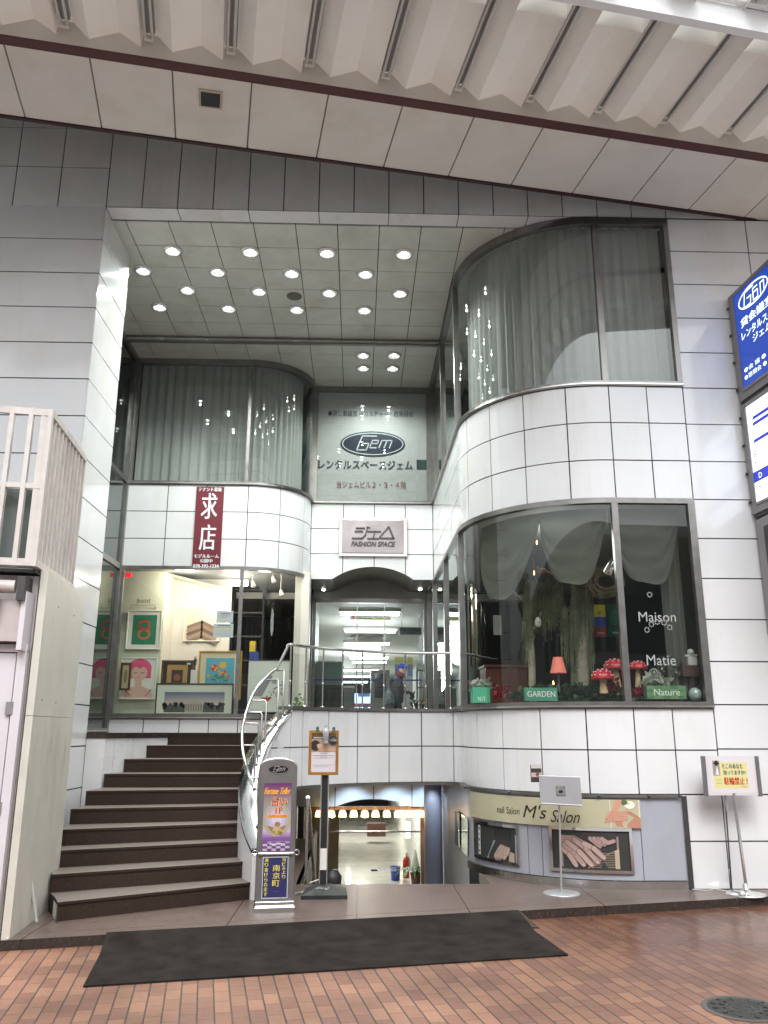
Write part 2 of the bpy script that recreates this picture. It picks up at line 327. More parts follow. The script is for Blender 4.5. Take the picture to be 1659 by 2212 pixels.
def sweep(mm, P, a, b, sec, m, smooth=False):   # sec: closed list of (outward offset, z)
    ss = P.samples(a, b); n = len(sec); vs = []
    for d in ss:
        for o, z in sec: q = P.at(d, o); vs.append((q.x, q.y, z))
    fs = [(i*n+k, i*n+(k+1) % n, (i+1)*n+(k+1) % n, (i+1)*n+k) for i in range(len(ss)-1) for k in range(n)]
    fs += [tuple(range(n-1, -1, -1)), tuple((len(ss)-1)*n+k for k in range(n))]
    mm.add(vs, fs, m)
def rail(mm, P, a, b, o0, o1, z0, z1, m): sweep(mm, P, a, b, [(o0, z0), (o1, z0), (o1, z1), (o0, z1)], m)
def sheet(mm, P, a, b, off, z0, z1, m, smooth=True):
    ss = P.samples(a, b); vs = []
    for d in ss: q = P.at(d, off); vs += [(q.x, q.y, z0), (q.x, q.y, z1)]
    mm.add(vs, [(2*i, 2*i+2, 2*i+3, 2*i+1) for i in range(len(ss)-1)], m, smooth)
def tiles(mm, P, seams, rows, m, gap=.014, dep=.014, zmin=None, off=0, back=True, zmax=None):
    for a, b in zip(seams, seams[1:]):
        for z0, z1 in zip(rows, rows[1:]):
            g = gap/2; ss = P.samples(a+g, b-g)
            if zmin or zmax:
                k = max(2, int((b-a)/.04)); ss = sorted(set(ss+[a+g+(b-a-gap)*i/k for i in range(k+1)]))
            fr = []
            for d in ss:
                lo = z0+g
                if zmin: lo = max(lo, zmin(d))
                hi = z1-g
                if zmax: hi = max(z0+g, min(hi, zmax(d)))
                fr.append((d, min(lo, hi), hi))
            vs = []; jit = random.uniform(-.0012, .0012); jt = random.uniform(-.0016, .0016); js = random.uniform(-.0016, .0016)
            for d, lo, hi in fr:
                q = P.at(d, off+jit+js*(d-a)/(b-a)); r = P.at(d, off-dep); q2 = P.at(d, off+jit+jt+js*(d-a)/(b-a)); vs += [(q.x, q.y, lo), (q2.x, q2.y, hi), (r.x, r.y, lo), (r.x, r.y, hi)]
            fs = []; n = len(fr)
            for i in range(n-1):
                if fr[i][1] >= fr[i][2]-1e-5 and fr[i+1][1] >= fr[i+1][2]-1e-5: continue
                o = 4*i; fs += [(o, o+4, o+5, o+1), (o+1, o+5, o+7, o+3), (o+2, o+6, o+4, o)]
            if not fs: continue
            fs += [(0, 1, 3, 2), (4*n-4, 4*n-2, 4*n-1, 4*n-3)]
            mm.add(vs, fs, m)
    if back:
        if zmax:
            a, b = seams[0], seams[-1]; n = int((b-a)/.03); vs = []
            for i in range(n+1): d = a+(b-a)*i/n; q = P.at(d, off-dep); vs += [(q.x, q.y, rows[0]), (q.x, q.y, max(rows[0], min(rows[-1], zmax(d))))]
            mm.add(vs, [(2*i, 2*i+2, 2*i+3, 2*i+1) for i in range(n)], JOINT)
        elif zmin:
            a, b = seams[0], seams[-1]; n = int((b-a)/.03); vs = []
            for i in range(n+1): d = a+(b-a)*i/n; q = P.at(d, off-dep); vs += [(q.x, q.y, max(rows[0], zmin(d))), (q.x, q.y, rows[-1])]
            mm.add(vs, [(2*i, 2*i+2, 2*i+3, 2*i+1) for i in range(n)], JOINT)
        else: sheet(mm, P, seams[0], seams[-1], off-dep, rows[0], rows[-1], JOINT, False)
def even(a, b, n): return [a+(b-a)*i/n for i in range(n+1)]
def curtain(name, P, a, b, off, z0, z1, m, parent=None, wave=.05, pitch=.16, **kw):
    mm = M(); n = int((b-a)/.02); vs = []; nz = 6; rnd = random.Random(3)
    ph = 0; rowsw = []
    for i in range(n+1):
        d = a+(b-a)*i/n; ph += 2*math.pi*.02/(pitch*rnd.uniform(.6, 1.5)); rowsw.append((d, math.sin(ph)+.4*math.sin(2.3*ph)))
    for d, wv in rowsw:
        for k in range(nz+1):
            f = k/nz; q = P.at(d, off+wv*wave*(1-.35*f)); vs.append((q.x, q.y, z0+(z1-z0)*f))
    mm.add(vs, [(i*(nz+1)+k, (i+1)*(nz+1)+k, (i+1)*(nz+1)+k+1, i*(nz+1)+k+1) for i in range(n) for k in range(nz)], m, True)
    return mm.build(name, parent, **kw)
def lamp(name, kind, loc, energy, color, parent=None, rot=None, size=.1, spot=None):
    l = bpy.data.lights.new(name, kind); l.energy = energy; l.color = color
    if kind == 'AREA': l.size = size; l.shape = 'DISK'
    if kind in ('POINT', 'SPOT'): l.shadow_soft_size = size
    if kind == 'SPOT': l.spot_size = spot or R(100); l.spot_blend = .6
    o = bpy.data.objects.new(name, l); col.objects.link(o)
    if parent: o.parent = parent; o.location = Vector(loc)-origin(parent)
    else: o.location = loc
    if rot: o.rotation_euler = rot
    return o
def copy_tree(o, loc):
    c = o.copy(); col.objects.link(c); c.location = loc
    for ch in o.children: d = ch.copy(); col.objects.link(d); d.parent = c
    return c
# =================================================================== STREET AND PAVEMENT
# kerb line z=0 (runs 12.5 degrees off the facade)
KA = at((0, 2032), Z=0); KB = at((1545, 1943), Z=0); kd = (KB-KA).normalized(); kn = Vector((kd.y, -kd.x, 0))   # kn points to the street
def kerb(x): return KA.y+(x-KA.x)*kd.y/kd.x
# hole-free sheet: the basement stairs lie behind the pavement edge, so the street stops there
SZ = -.075
m = M(); m.add([(-60, -60, SZ), (60, -60, SZ), (60, kerb(60)+.05, SZ), (-60, kerb(-60)+.05, SZ)], [(0, 1, 2, 3)], BRICK)
m.build('street', kind='structure')
m = M(); m.add([(-40, kerb(-40)-3.7, SZ+.004), (40, kerb(40)-3.7, SZ+.004), (40, kerb(40)-11, SZ+.004), (-40, kerb(-40)-11, SZ+.004)], [(3, 2, 1, 0)], mat('pale_bounce_paving', (.6, .59, .57), .6, var=.06, scale=3, stain=.1)); m.build('bounce_band', kind='structure')  # unseen pale band, added to bounce light up under the roof
m = M()
x0, x1, WX0, WX1, WY = -9, 9, -.62, 1.42, .36
def strip(a, b, ya, yb, z=0):   # paving slabs with joints between x=a..b from kerb+ya to absolute yb
    m.prism([(a, kerb(a)+ya), (b, kerb(b)+ya), (b, yb), (a, yb)], z-.1, z, PAVE)
xs = [-9, -6, -4.2, -2.55, -1.05, .02, 1.02, 2.3, 3.7, 5.2]
for a, b in zip(xs, xs[1:]):
    g = .004
    m.prism([(a+g, kerb(a)), (b-g, kerb(b)), (b-g, kerb(b)+.2), (a+g, kerb(a)+.2)], -.124, 0, PAVE, KERB)
    m.prism([(a+g, kerb(a)+.207), (b-g, kerb(b)+.207), (b-g, WY), (a+g, WY)], -.12, 0, PAVE)
m.prism([(-9, kerb(-9)+.01), (5.2, kerb(5.2)+.01), (5.2, WY-.01), (-9, WY-.01)], -.12, -.006, KERB)
m.box(-9, WX0, WY, 4.2, -.12, -.002, PAVE); m.box(WX1, 9, WY, 1.2, -.12, -.002, PAVE)
m.build('pavement', kind='structure')
# =================================================================== MAIN BUILDING
ROW = .4575
ZR = [1.83+ROW*k for k in range(-4, 14)]          # 0 .. 7.77
ZR[0] = 0
XL, XR = -3.15, 3.82
RV = Path([(1.33, 6.7), (1.33, 5.4), (1.33, 3.45), (1.33, 1.6)]+arc(2.9, 1.57, 1.57, 180, 270, 20)[1:]+[(3.82, 0)])
LV = Path([(-3.84, 4.3), (-1.88, 4.3)]+arc(-1.88, 5.33, 1.03, -90, 0, 14)[1:]+[(-.85, 5.4)])
CT = Path([(-.85, 5.4), (1.33, 5.4)])
sB = RV.L[1]; sC = RV.L[3]; sM = RV.L[-2]; sE = RV.L[-1]     # back corner, front corner, mullion, end
bld = thing('commercial_building', 'white panelled shopping building with curved glazed shopfronts around a deep lit recess', 'building')
# --- outer facade
FL = Path([(-8.5, 0), (XL, 0)]); FR = Path([(XR, 0), (9, 0)]); FH = Path([(XL, 0), (XR, 0)])
m = M(); tiles(m, FL, [0, 3.1, 5.35], ZR, WHITE); m.build('left_wall', bld)
m = M(); up = [7.765, 8.33, 8.9, 9.4]; tiles(m, FL, [0, 1.6, 2.9, 3.6, 4.21, 4.76, 5.35], up, HEAD)
tiles(m, FH, even(0, FH.L[-1], 16), [7.78, 9.4], HEAD)
tiles(m, FR, [0, .95, 1.9, 2.85, 5.18], [7.79, 8.3, 9.4], HEAD); m.build('header_wall', bld)
m = M(); tiles(m, FR, [0, 1.0, 2.0, 5.18], ZR[12:]+[7.79], WHITE, zmin=None); tiles(m, FR, [0, 2.0, 5.18], ZR[8:13], WHITE)
tiles(m, FR, [0, 1.6, 5.18], ZR[4:9], WHITE); tiles(m, Path([(3.38, 0), (9, 0)]), [0, .44, 2.2, 5.6], ZR[:3], WHITE); tiles(m, FR, [0, 1.15, 5.18], ZR[2:5], WHITE)
m.build('right_wall', bld)
m = M(); PS = Path([(XL, 0), (XL, 1.13)]); 
PS = Path([(XL, 1.13), (XL, 0)]); PSr = Path([(XL, 0), (XL, 1.13)])
tiles(m, Path([(XL, .0), (XL, 1.13)]), [0, 1.13], ZR, WHITE)
tiles(m, Path([(XL, 1.13), (-3.84, 1.13)]), [0, .69], [1.5]+ZR[4:], WHITE); m.build('pillar_return', bld)
# --- beam soffit, ceiling, bar
m = M()
for i in range(0, 16, 2):
    a, b = XL+.4356*i, XL+.4356*(i+2); m.add([(a+.005, .002, 7.772), (b-.005, .002, 7.772), (b-.005, .25, 7.772), (a+.005, .25, 7.772)], [(3, 2, 1, 0)], WHITE_M)
m.box(XL, XR, .02, .26, 7.777, 7.8, JOINT); m.build('beam_soffit', bld)
m = M(); CXS = [-3.16-.36+.535*k for k in range(-3, 14)]; CYS = [.27+.535*k-.0 for k in range(-0, 13)]
for a, b in zip(CXS, CXS[1:]):
    for c, d in zip(CYS, CYS[1:]):
        t = random.uniform(-.002, .002); g = .006
        m.add([(a+g, c+g, 7.765+t), (b-g, c+g, 7.765-t), (b-g, d-g, 7.765-t), (a+g, d-g, 7.765+t), (a+g, c+g, 7.785), (b-g, c+g, 7.785), (b-g, d-g, 7.785), (a+g, d-g, 7.785)],
              [(3, 2, 1, 0), (0, 1, 5, 4), (1, 2, 6, 5), (2, 3, 7, 6), (3, 0, 4, 7)], CEIL)
m.box(-5, 3.8, .27, 6.8, 7.786, 7.85, JOINT); m.build('recess_ceiling', bld)
m = M(); m.box(-3.84, 1.33, 3.41, 3.47, 7.66, 7.76, FRAME); m.box(-3.84, 1.33, 3.4, 3.408, 7.69, 7.72, STEEL); m.build('ceiling_bar', bld)
# --- structure shell and slabs
m = M()
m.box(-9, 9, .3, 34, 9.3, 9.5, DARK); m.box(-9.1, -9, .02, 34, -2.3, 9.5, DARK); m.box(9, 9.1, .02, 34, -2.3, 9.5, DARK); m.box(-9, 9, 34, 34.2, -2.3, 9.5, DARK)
m.build('outer_shell', bld)
rvp = [tuple(RV.at(d, -.04)) for d in RV.samples(0, sE)]; lvp = [tuple(LV.at(d, -.04)) for d in LV.samples(0, LV.L[-1])]
rpoly = rvp+[(8.9, .04), (8.9, 9.5), (1.37, 9.5)]; lpoly = lvp+[(-.89, 9.5), (-8.9, 9.5), (-8.9, 4.34)]
m = M()
for z0, z1 in ((4.16, 4.24), (5.38, 5.46), (1.55, 1.78)): m.prism(rpoly, z0, z1, GREYIN); m.prism(lpoly, z0, z1, GREYIN)
m.prism(lpoly, 7.76, 7.8, GREYIN)
m.box(-.85, 1.33, 5.46, 9.5, 5.38, 5.46, GREYIN); m.build('floor_slab', bld)
# --- spandrels (white curved bands)
zs = [4.12, 4.58, 5.04, 5.5]
m = M(); seams = [sB, sB+1.95, sC-.02]+even(sC+.0, sM-.52, 4)[1:]+[sM, sM+.55, sE]
hs_ = [RV.hit(Z4(x, y))[0] for x, y in ((358, 1000), (458, 1000), (605, 985), (790, 950), (980, 950), (1145, 953))]
seams = [sB, sB+.98, sB+1.95, sB+2.9, sC]+hs_+[sE]
tiles(m, RV, seams, zs, WHITE); m.build('right_spandrel', bld)
ls_ = [LV.hit(Z5(x, y))[0] for x, y in ((840, 250), (1036, 250), (1245, 250), (1408, 250), (1527, 300))]
m = M(); tiles(m, LV, [0]+ls_+[LV.L[-1]], zs, WHITE); m.build('left_spandrel', bld)
def archz(d):   # entrance arch over x = -.46 .. .98
    x = -.85+d; u = (x-.26)/.72
    return 4.12 if abs(u) >= 1 else 4.12+.235*math.sqrt(max(0, 1-u*u)) if False else 4.12+.23*(math.sqrt(max(0, 2.0-u*u))-1)/(math.sqrt(2)-1)
cs_ = [(-.28-(-.85)), .57+.555, .57+1.11]
m = M(); tiles(m, CT, [0, .575, 1.13, 1.685, 2.18], [4.12, 4.58, 5.04, 5.5], WHITE, zmin=archz); m.build('entrance_spandrel', bld)
# --- windows: rails along the plan path, mullions, curved panes
def window(name, P, a, b, z0, z1, mull, gm, parent, rails=(.07, .07), fd=.05, label=None, glass_off=-.012):
    m = M(); rail(m, P, a, b, -.05, .03, z0, z0+rails[0], FRAME); w = m.build(name, parent, label)
    m = M(); rail(m, P, a, b, -.05, .03, z1-rails[1], z1, FRAME); m.build('head_rail', w)
    m = M(); rail(m, P, a, b, .031, .042, z0+.012, z0+.03, STEEL); m.build('sill_strip', w)
    for d, wd in mull:
        mm = M(); rail(mm, P, max(a, d-wd/2), min(b, d+wd/2), -.05, .028, z0+rails[0]-.003, z1-rails[1]+.003, FRAME); mm.build('mullion', w)
    g = M(); sheet(g, P, a, b, glass_off, z0+rails[0]-.01, z1-rails[1]+.01, gm); g.build('glass_pane', w)
    return w
window('upper_window', RV, sB, sE, 5.5, 7.765, [(sB+.03, .06), (RV.L[2], .09), (sC, .1), (sM, .07), (sE-.03, .06)], TINT, bld, (.06, .1))
window('upper_window', LV, 0, LV.L[-1], 5.5, 7.765, [(.03, .07), (LV.L[1], .05), (LV.L[-1]-.03, .06)], TINT, bld, (.06, .1))
window('shop_window', RV, sB-1.2, sE, 1.79, 4.12, [(sB-1.15, .08), (RV.L[2], .1), (sB+.05, .08), (sC, .1), (sM, .07), (sE-.04, .08)], GLASS, bld, (.07, .06))
window('shop_window', LV, 0, LV.L[-1], 1.72, 4.12, [(.03, .08), (LV.L[1]-.0, .06), (LV.L[-1]-.04, .08)], GLASS, bld, (.08, .06))
LS = Path([(-3.84, 1.13), (-3.84, 4.3)]); LSr = Path([(-3.84, 1.14), (-3.84, 4.29)])
w = window('side_window', LSr, 0, LSr.L[-1], 1.52, 7.765, [(.04, .08), (1.25, .05), (LSr.L[-1]-.04, .08)], DGLASS, bld, (.06, .1))
m = M(); rail(m, LSr, 0, LSr.L[-1], -.05, .02, 4.05, 4.14, FRAME); rail(m, LSr, 0, LSr.L[-1], -.05, .02, 5.5, 5.56, FRAME); m.build('transom', w)
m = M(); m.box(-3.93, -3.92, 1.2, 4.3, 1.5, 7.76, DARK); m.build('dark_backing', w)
# centre window with frosted face
w = window('centre_window', CT, .0, CT.L[-1], 5.5, 7.765, [(.04, .09), (CT.L[-1]-.05, .1)], TINT, bld, (.06, .1))
m = M(); m.quad((-.84, 5.43, 5.53), (1.32, 5.43, 5.53), (1.32, 5.43, 7.7), (-.84, 5.43, 7.7), mat('frosted_backing', (.58, .575, .585), .35, var=.02)); m.build('frosted_panel', w)
# --- recessed entrance: vaulted soffit, door wall, glass doors
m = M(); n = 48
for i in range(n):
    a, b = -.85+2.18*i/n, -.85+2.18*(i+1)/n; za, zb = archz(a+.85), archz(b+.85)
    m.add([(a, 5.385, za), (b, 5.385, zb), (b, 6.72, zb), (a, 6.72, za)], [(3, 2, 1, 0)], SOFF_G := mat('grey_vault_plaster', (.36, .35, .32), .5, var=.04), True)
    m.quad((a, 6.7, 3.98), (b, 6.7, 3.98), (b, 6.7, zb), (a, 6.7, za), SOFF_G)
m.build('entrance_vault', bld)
d = M(); d.box(-.85, 1.33, 6.66, 6.74, 3.9, 3.985, FRAME); d.box(-.85, -.79, 6.66, 6.74, 1.52, 3.9, FRAME); d.box(1.25, 1.31, 6.66, 6.74, 1.52, 3.9, FRAME)
d.box(-.02, .0, 6.69, 6.72, 1.52, 3.9, STEEL); d.box(.5, .52, 6.69, 6.72, 1.52, 3.9, STEEL)
dr = d.build('entrance_door', bld); d = M(); d.quad((-.8, 6.7, 1.52), (1.26, 6.7, 1.52), (1.26, 6.7, 3.9), (-.8, 6.7, 3.9), GLASS); d.build('glass_pane', dr)
d = M()
for a, b in ((-.78, -.1), (-.05, .5), (.62, 1.2)): d.box(a, b, 6.685, 6.69, 2.45, 2.475, ink((.02, .03, .2)))
d.build('safety_stripe', dr)
# --- first-floor hall behind the doors
HALLW = mat('hall_plaster', (.55, .55, .52), .6, var=.03); HFLOOR = mat('polished_hall_floor', (.55, .52, .46), .12, var=.05, coat=.3)
m = M(); m.box(-3.6, 3.2, 6.76, 33, 1.44, 1.52, HFLOOR); m.box(-3.6, 3.2, 6.76, 33, 3.98, 4.1, HALLW); m.box(-2.4, -2.3, 9.55, 33, 1.52, 3.98, HALLW); m.box(2.3, 2.4, 9.55, 33, 1.52, 3.98, HALLW)
m.box(-.95, -.86, 6.75, 9.5, 1.52, 3.98, HALLW)
hall = m.build('hall_interior', bld)
m = M(); m.quad((-.9, 5.4, 1.5), (1.33, 5.4, 1.5), (1.33, 6.76, 1.5), (-.9, 6.76, 1.5), TREAD); m.build('entrance_floor', bld)
# --- landing, balcony band and its cap
def corner(pts, r=.3): return pts
BAL = Path([(-1.42, 1.05), (-1.2, 1.12), (-.95, 1.14), (-.72, 1.22), (-.5, 1.38), (-.33, 1.52), (-.12, 1.72), (.2, 1.96), (.5, 2.08), (.86, 2.14), (1.1, 2.14)]+arc(1.1, 1.91, .23, 90, 0, 6)[1:]+[(1.33, 1.6)])
BAL = Path([(-.72, -.62), (-.84, -.4), (-.95, -.1), (-1.0, .2), (-1.0, .45), (-.95, .68), (-.88, .85), (-.81, .97), (-.72, 1.1), (-.58, 1.32), (-.36, 1.55), (-.1, 1.76), (.2, 1.93), (.5, 2.04), (.8, 2.1), (1.08, 2.12)]+arc(1.08, 1.87, .25, 90, 0, 6)[1:]+[(1.33, 1.6)]+[tuple(q) for q in RV.p[4:]])
bC = [i for i, q in enumerate(BAL.p) if abs(q.x-1.33) < 1e-6 and abs(q.y-1.6) < 1e-6][0]; bEnd = BAL.L[-1]
bs_ = [BAL.hit(Y2(x, y))[0] for x, y in ((10, 400), (170, 350), (357, 330), (568, 350), (797, 350), (1032, 350), (1262, 350), (1435, 350), (1620, 350))]
bt_ = [BAL.hit(Y3(x, y))[0] for x, y in ((545, 150), (775, 150), (1015, 150))]
out_px = [(440, 1240), (480, 1150), (540, 1040), (610, 930), (660, 860), (692, 815)]
OUT = [(.0, .40), (BAL.L[1], .55), (BAL.L[2], .76), (BAL.L[3], 1.02)]+[h for h in (BAL.hit(YS(*p)) for p in out_px) if h[0] > BAL.L[3]+.05]
def captop(d):
    for (a, za), (b, zb) in zip(OUT, OUT[1:]):
        if a <= d <= b: return za+(zb-za)*(d-a)/(b-a)
    return OUT[0][1] if d < OUT[0][0] else 1.8
sJ = OUT[-1][0]; bs_ = [d for d in bs_ if d > sJ+.05]
m = M(); tiles(m, BAL, [sJ]+bs_+bt_+[bEnd-.45, bEnd], [.915, 1.36, 1.79], WHITE); rail(m, BAL, sJ, bEnd-.44, -.2, -.02, .9, 1.75, GREYIN)
tiles(m, BAL, [0, sJ*.35, sJ*.65, sJ*.84, sJ], [0, .46, .912, 1.36, 1.79], WHITE, zmax=lambda d: captop(d)-.03)
m.build('balcony_band', bld)
m = M(); rail(m, BAL, sJ, BAL.L[bC]+.1, -.22, .025, 1.79, 1.83, FRAME); rail(m, BAL, sJ, bEnd-.46, -.1, .03, .885, .915, FRAME); m.build('balcony_cap', bld)
m = M()
m.prism([tuple(q) for q in [BAL.at(x, -.03) for x in BAL.samples(sJ, BAL.L[bC])]]+[(1.33, 6.7), (-.85, 6.7), (-.85, 4.3), (-3.84, 4.3), (-3.84, 1.2), (-3.1, 1.24), (-2.98, 1.3), (-2.87, 1.6), (-2.72, 2.1), (-2.52, 2.52), (-1.3, 2.52), (-1.2, 1.5), (-1.05, 1.2)], 1.4, 1.5, TREAD)
m.build('landing', bld)
m = M(); LW = Path([(-3.15, 1.12), (-2.95, 1.18), (-2.8, 1.55), (-2.65, 2.05), (-2.47, 2.42)]); tiles(m, LW, even(0, LW.L[-1], 4), [0, 1.46], WHITE_M, gap=.006)
rail(m, LW, 0, LW.L[-1], -.1, .02, 1.462, 1.52, KERB); m.box(-2.5, -1.28, 2.42, 2.5, 1.47, 1.52, KERB); m.build('landing_edge', bld)
# band of white panels under the gallery window
m = M(); tiles(m, LV, [0, .55, 1.1, 1.55, 2.0, 2.7, LV.L[-1]], [1.5, 1.72], WHITE); m.build('window_plinth', bld)
# --- basement entrance well
m = M(); WB = [tuple(BAL.at(x, -.22)) for x in BAL.samples(sJ, BAL.L[bC])]
m.prism(WB+[(1.3, 5.5), (-1.2, 5.5), (-1.3, 2.4)], .88, .9, BLUEP); m.build('well_ceiling', bld)
def barch(d):
    x = -1.0+d; u = (x-.29)/.62
    return .345 if abs(u) >= 1 else .345+.125*(math.sqrt(max(0, 2-u*u))-1)/(math.sqrt(2)-1)
lamp('well_spot', 'SPOT', (1.12, 4.15, .87), 12, (.84, .91, 1), bld, rot=(R(12), 0, 0), size=.03, spot=R(95))
BF = Path([(-1.0, 5.3), (1.33, 5.3)])
m = M(); tiles(m, BF, [0, .66, 1.29, 1.92, 2.33], [.345, .9], BLUEP, zmin=barch); m.build('basement_fascia', bld)
m = M(); m.lathe([(.14, -2.0), (.14, .9)], (1.2, 4.6, 0), mat('blue_column_paint', (.44, .48, .6), .35, var=.02), 24); m.build('column', bld)
WOODT = mat('wood_trim', (.2, .11, .06), .35, var=.12, scale=4)
m = M(); m.box(-.8, -.72, 5.32, 5.45, -2, .34, WOODT); m.box(1.06, 1.2, 5.32, 5.45, -2, .34, WOODT); m.box(-.8, 1.2, 5.33, 5.44, .3, .35, WOODT)
m.box(-.72, 1.06, 5.36, 5.42, -.05, -.03, STEEL); bd = m.build('basement_door', bld)
g = M(); g.quad((-.72, 5.4, -2), (1.06, 5.4, -2), (1.06, 5.4, .3), (-.72, 5.4, .3), GLASS); g.build('glass_pane', bd)
b_ = M(); B = Board(b_, (.33, 5.385, -.64), (1, 0, 0), (0, 0, 1)); B.text('AM10:00~PM7:00', 0, 0, .66, .06, ink((.75, .75, .75))); b_.build('opening_hours', bd)
BFLOOR = mat('waxed_tile_floor', (.7, .68, .62), .12, var=.06, scale=3, coat=.4); BWALL = mat('brown_passage_wall', (.3, .25, .18), .5, var=.08)
m = M(); m.box(-1.6, 1.9, 5.45, 34, -2.1, -2.0, BFLOOR); m.box(-1.6, 1.9, 5.6, 34, .5, .6, HALLW); m.box(-.95, -.85, 5.45, 9, -2, .5, BWALL); m.box(-1.35, -1.25, 9, 34, -2, .5, HALLW); m.box(1.6, 1.7, 5.45, 34, -2, .5, HALLW)
[m.box(-.35, -.2, y, y+1.6, .49, .499, mat('passage_strip', (1, 1, 1), .5, var=0, emit=9, ecol=(1, .98, .92))) for y in (7, 11, 15, 19, 23, 27)]; m.box(-.85, -.5, 9, 9.1, -2, .5, BWALL); m.box(-1.0, -.3, 7.0, 7.1, -2, .5, BWALL)
m.build('basement_passage', bld)
m = M(); m.box(WX0-.03, WX0+.0, WY, 5.3, -2.05, -.01, DARKMET); m.box(WX0, WX1, WY-.02, WY+.0, -2.05, -.01, KERB)
m.box(-1.3, -.95, 2.4, 5.3, -2.05, .9, DARKMET); m.build('well_wall', bld)
# stairs to the basement
m = M()
for k in range(12): m.box(WX0, WX1, WY+.27*k, WY+.27*(k+1)+.3, -2.05, -.165*(k+1), TREAD)
m.box(WX0, 1.6, WY+3.5, 5.45, -2.1, -1.998, TREAD); m.build('basement_stairs', bld)
# --- lavender shopfront below the right volume
NW = RV
s_post = NW.hit(Y3(1262, 500))[0]; 
m = M(); ns = [sC-2.6, sC-.01, NW.hit(Y3(476, 560))[0], NW.hit(Y3(545, 560))[0], NW.hit(Y3(1045, 640))[0], s_post-.03]
sheet(m, NW, sB, sC, -.03, -2, .9, LAV); tiles(m, NW, ns[1:], [.08, .9], LAV, gap=.008, off=-.005)
rail(m, NW, sC+.15, s_post, -.04, .012, .0, .078, STEEL)
rail(m, NW, s_post-.03, s_post+.02, -.03, .02, 0, .9, DARKMET)
for p in ((395, 293), (825, 303), (1068, 303), (1222, 303), (180, 268)):
    h = NW.hit(Y3(*p)); q = NW.at(h[0], .04); m.ball((q.x, q.y, .9), .018, DARKMET, 8)
nail = m.build('lavender_front', bld)
def nwin(name, px0, py0, px1, py1):
    (a, zt), (b, zb) = NW.hit(Y3(px0, py0)), NW.hit(Y3(px1, py1)); t = .03
    f = M()
    for z0, z1 in ((zb, zb+t), (zt-t, zt)): rail(f, NW, a, b, -.03, .02, z0, z1, CHROME)
    for s0, s1 in ((a, a+t), (b-t, b)): rail(f, NW, s0, s1, -.03, .018, zb+t, zt-t, CHROME)
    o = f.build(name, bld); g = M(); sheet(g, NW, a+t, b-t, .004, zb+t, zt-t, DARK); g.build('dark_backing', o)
    return o, a+t, b-t, zb+t, zt-t
nw1 = nwin('small_window', 213, 408, 437, 640); nw2 = nwin('small_window', 580, 440, 1000, 678)
def side_win(px0, px1, pt0, pt1, pb0, pb1):
    g = M(); A, B_, C_, D_ = [at(Y2(*p), X=1.325) for p in ((px0, pb0), (px1, pb1), (px1, pt1), (px0, pt0))]
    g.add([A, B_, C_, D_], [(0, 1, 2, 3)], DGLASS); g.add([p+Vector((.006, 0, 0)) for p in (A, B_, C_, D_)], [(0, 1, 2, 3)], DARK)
    o = g.build('side_window_pane', bld)
side_win(1272, 1308, 905, 930, 1150, 1175); side_win(1322, 1366, 930, 968, 1195, 1240)
# shop and gallery rooms
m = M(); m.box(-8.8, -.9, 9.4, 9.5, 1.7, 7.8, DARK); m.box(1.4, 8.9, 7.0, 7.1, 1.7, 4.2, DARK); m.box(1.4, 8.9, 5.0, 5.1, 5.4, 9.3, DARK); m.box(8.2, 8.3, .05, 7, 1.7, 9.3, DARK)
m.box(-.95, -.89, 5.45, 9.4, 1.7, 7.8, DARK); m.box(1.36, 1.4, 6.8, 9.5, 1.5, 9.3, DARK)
m.build('room_partition', bld)
# sheer curtains behind the upper windows
for nm, P, a, b in (('sheer_curtain', RV, sC-.1, sE-.05), ('sheer_curtain', LV, .05, LV.L[-1]-.05)):
    curtain(nm, P, a, b, -.22, 5.56, 7.9 if P is RV else 7.755, SHEER, wave=.035, pitch=.15,
            label='grey sheer curtain behind the upper right curved window' if P is RV else 'grey sheer curtain behind the upper left window beside the lettered glass', cat='curtain', group='curtains of the upper windows')
# =================================================================== STAIRS AND RAILINGS
HST = .1515
SL = [(-2.49, -1.36), (-2.7, -.94), (-2.83, -.58), (-2.91, -.27), (-2.96, .2), (-2.94, .6), (-2.92, 1.15), (-2.8, 1.52), (-2.66, 2.0), (-2.49, 2.38)]
SR = [(-.98, -.43), (-1.08, -.19), (-1.18, .08), (-1.22, .34), (-1.27, .6), (-1.32, .9), (-1.33, 1.2), (-1.34, 1.62), (-1.34, 2.0), (-1.3, 2.38)]
st = thing('staircase', 'curved dark granite staircase of ten steps rising to the gallery landing', 'stairs', (-1.9, .3, 0))
for k in range(10):
    a, b = Vector(SL[k]), Vector(SR[k]); e = (b-a).normalized(); n = Vector((-e.y, e.x)); b = b+e*.2
    if k < 9: c, d = Vector(SR[k+1])+e*.23, Vector(SL[k+1])
    else: c, d = b+n*.06, a+n*.06
    z = HST*(k+1); m = M()
    body = [a, b, c+n*.02, d+n*.02]
    if k == 0: body = [a, b, c+n*.02, d+n*.02, a+Vector((-.1, .22))]
    if k > 0: pass
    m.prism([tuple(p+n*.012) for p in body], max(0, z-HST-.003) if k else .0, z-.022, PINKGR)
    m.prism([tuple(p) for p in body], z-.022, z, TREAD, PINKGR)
    m.build('step', st, bevel=.004)
m = M(); 
m.add([(*SL[0], .003), (*SL[0], .126), (SL[0][0]-.115, SL[0][1]+.235, .126), (SL[0][0]-.115, SL[0][1]+.235, .003)], [(0, 1, 2, 3)], WHITE_M); m.build('end_panel', st)
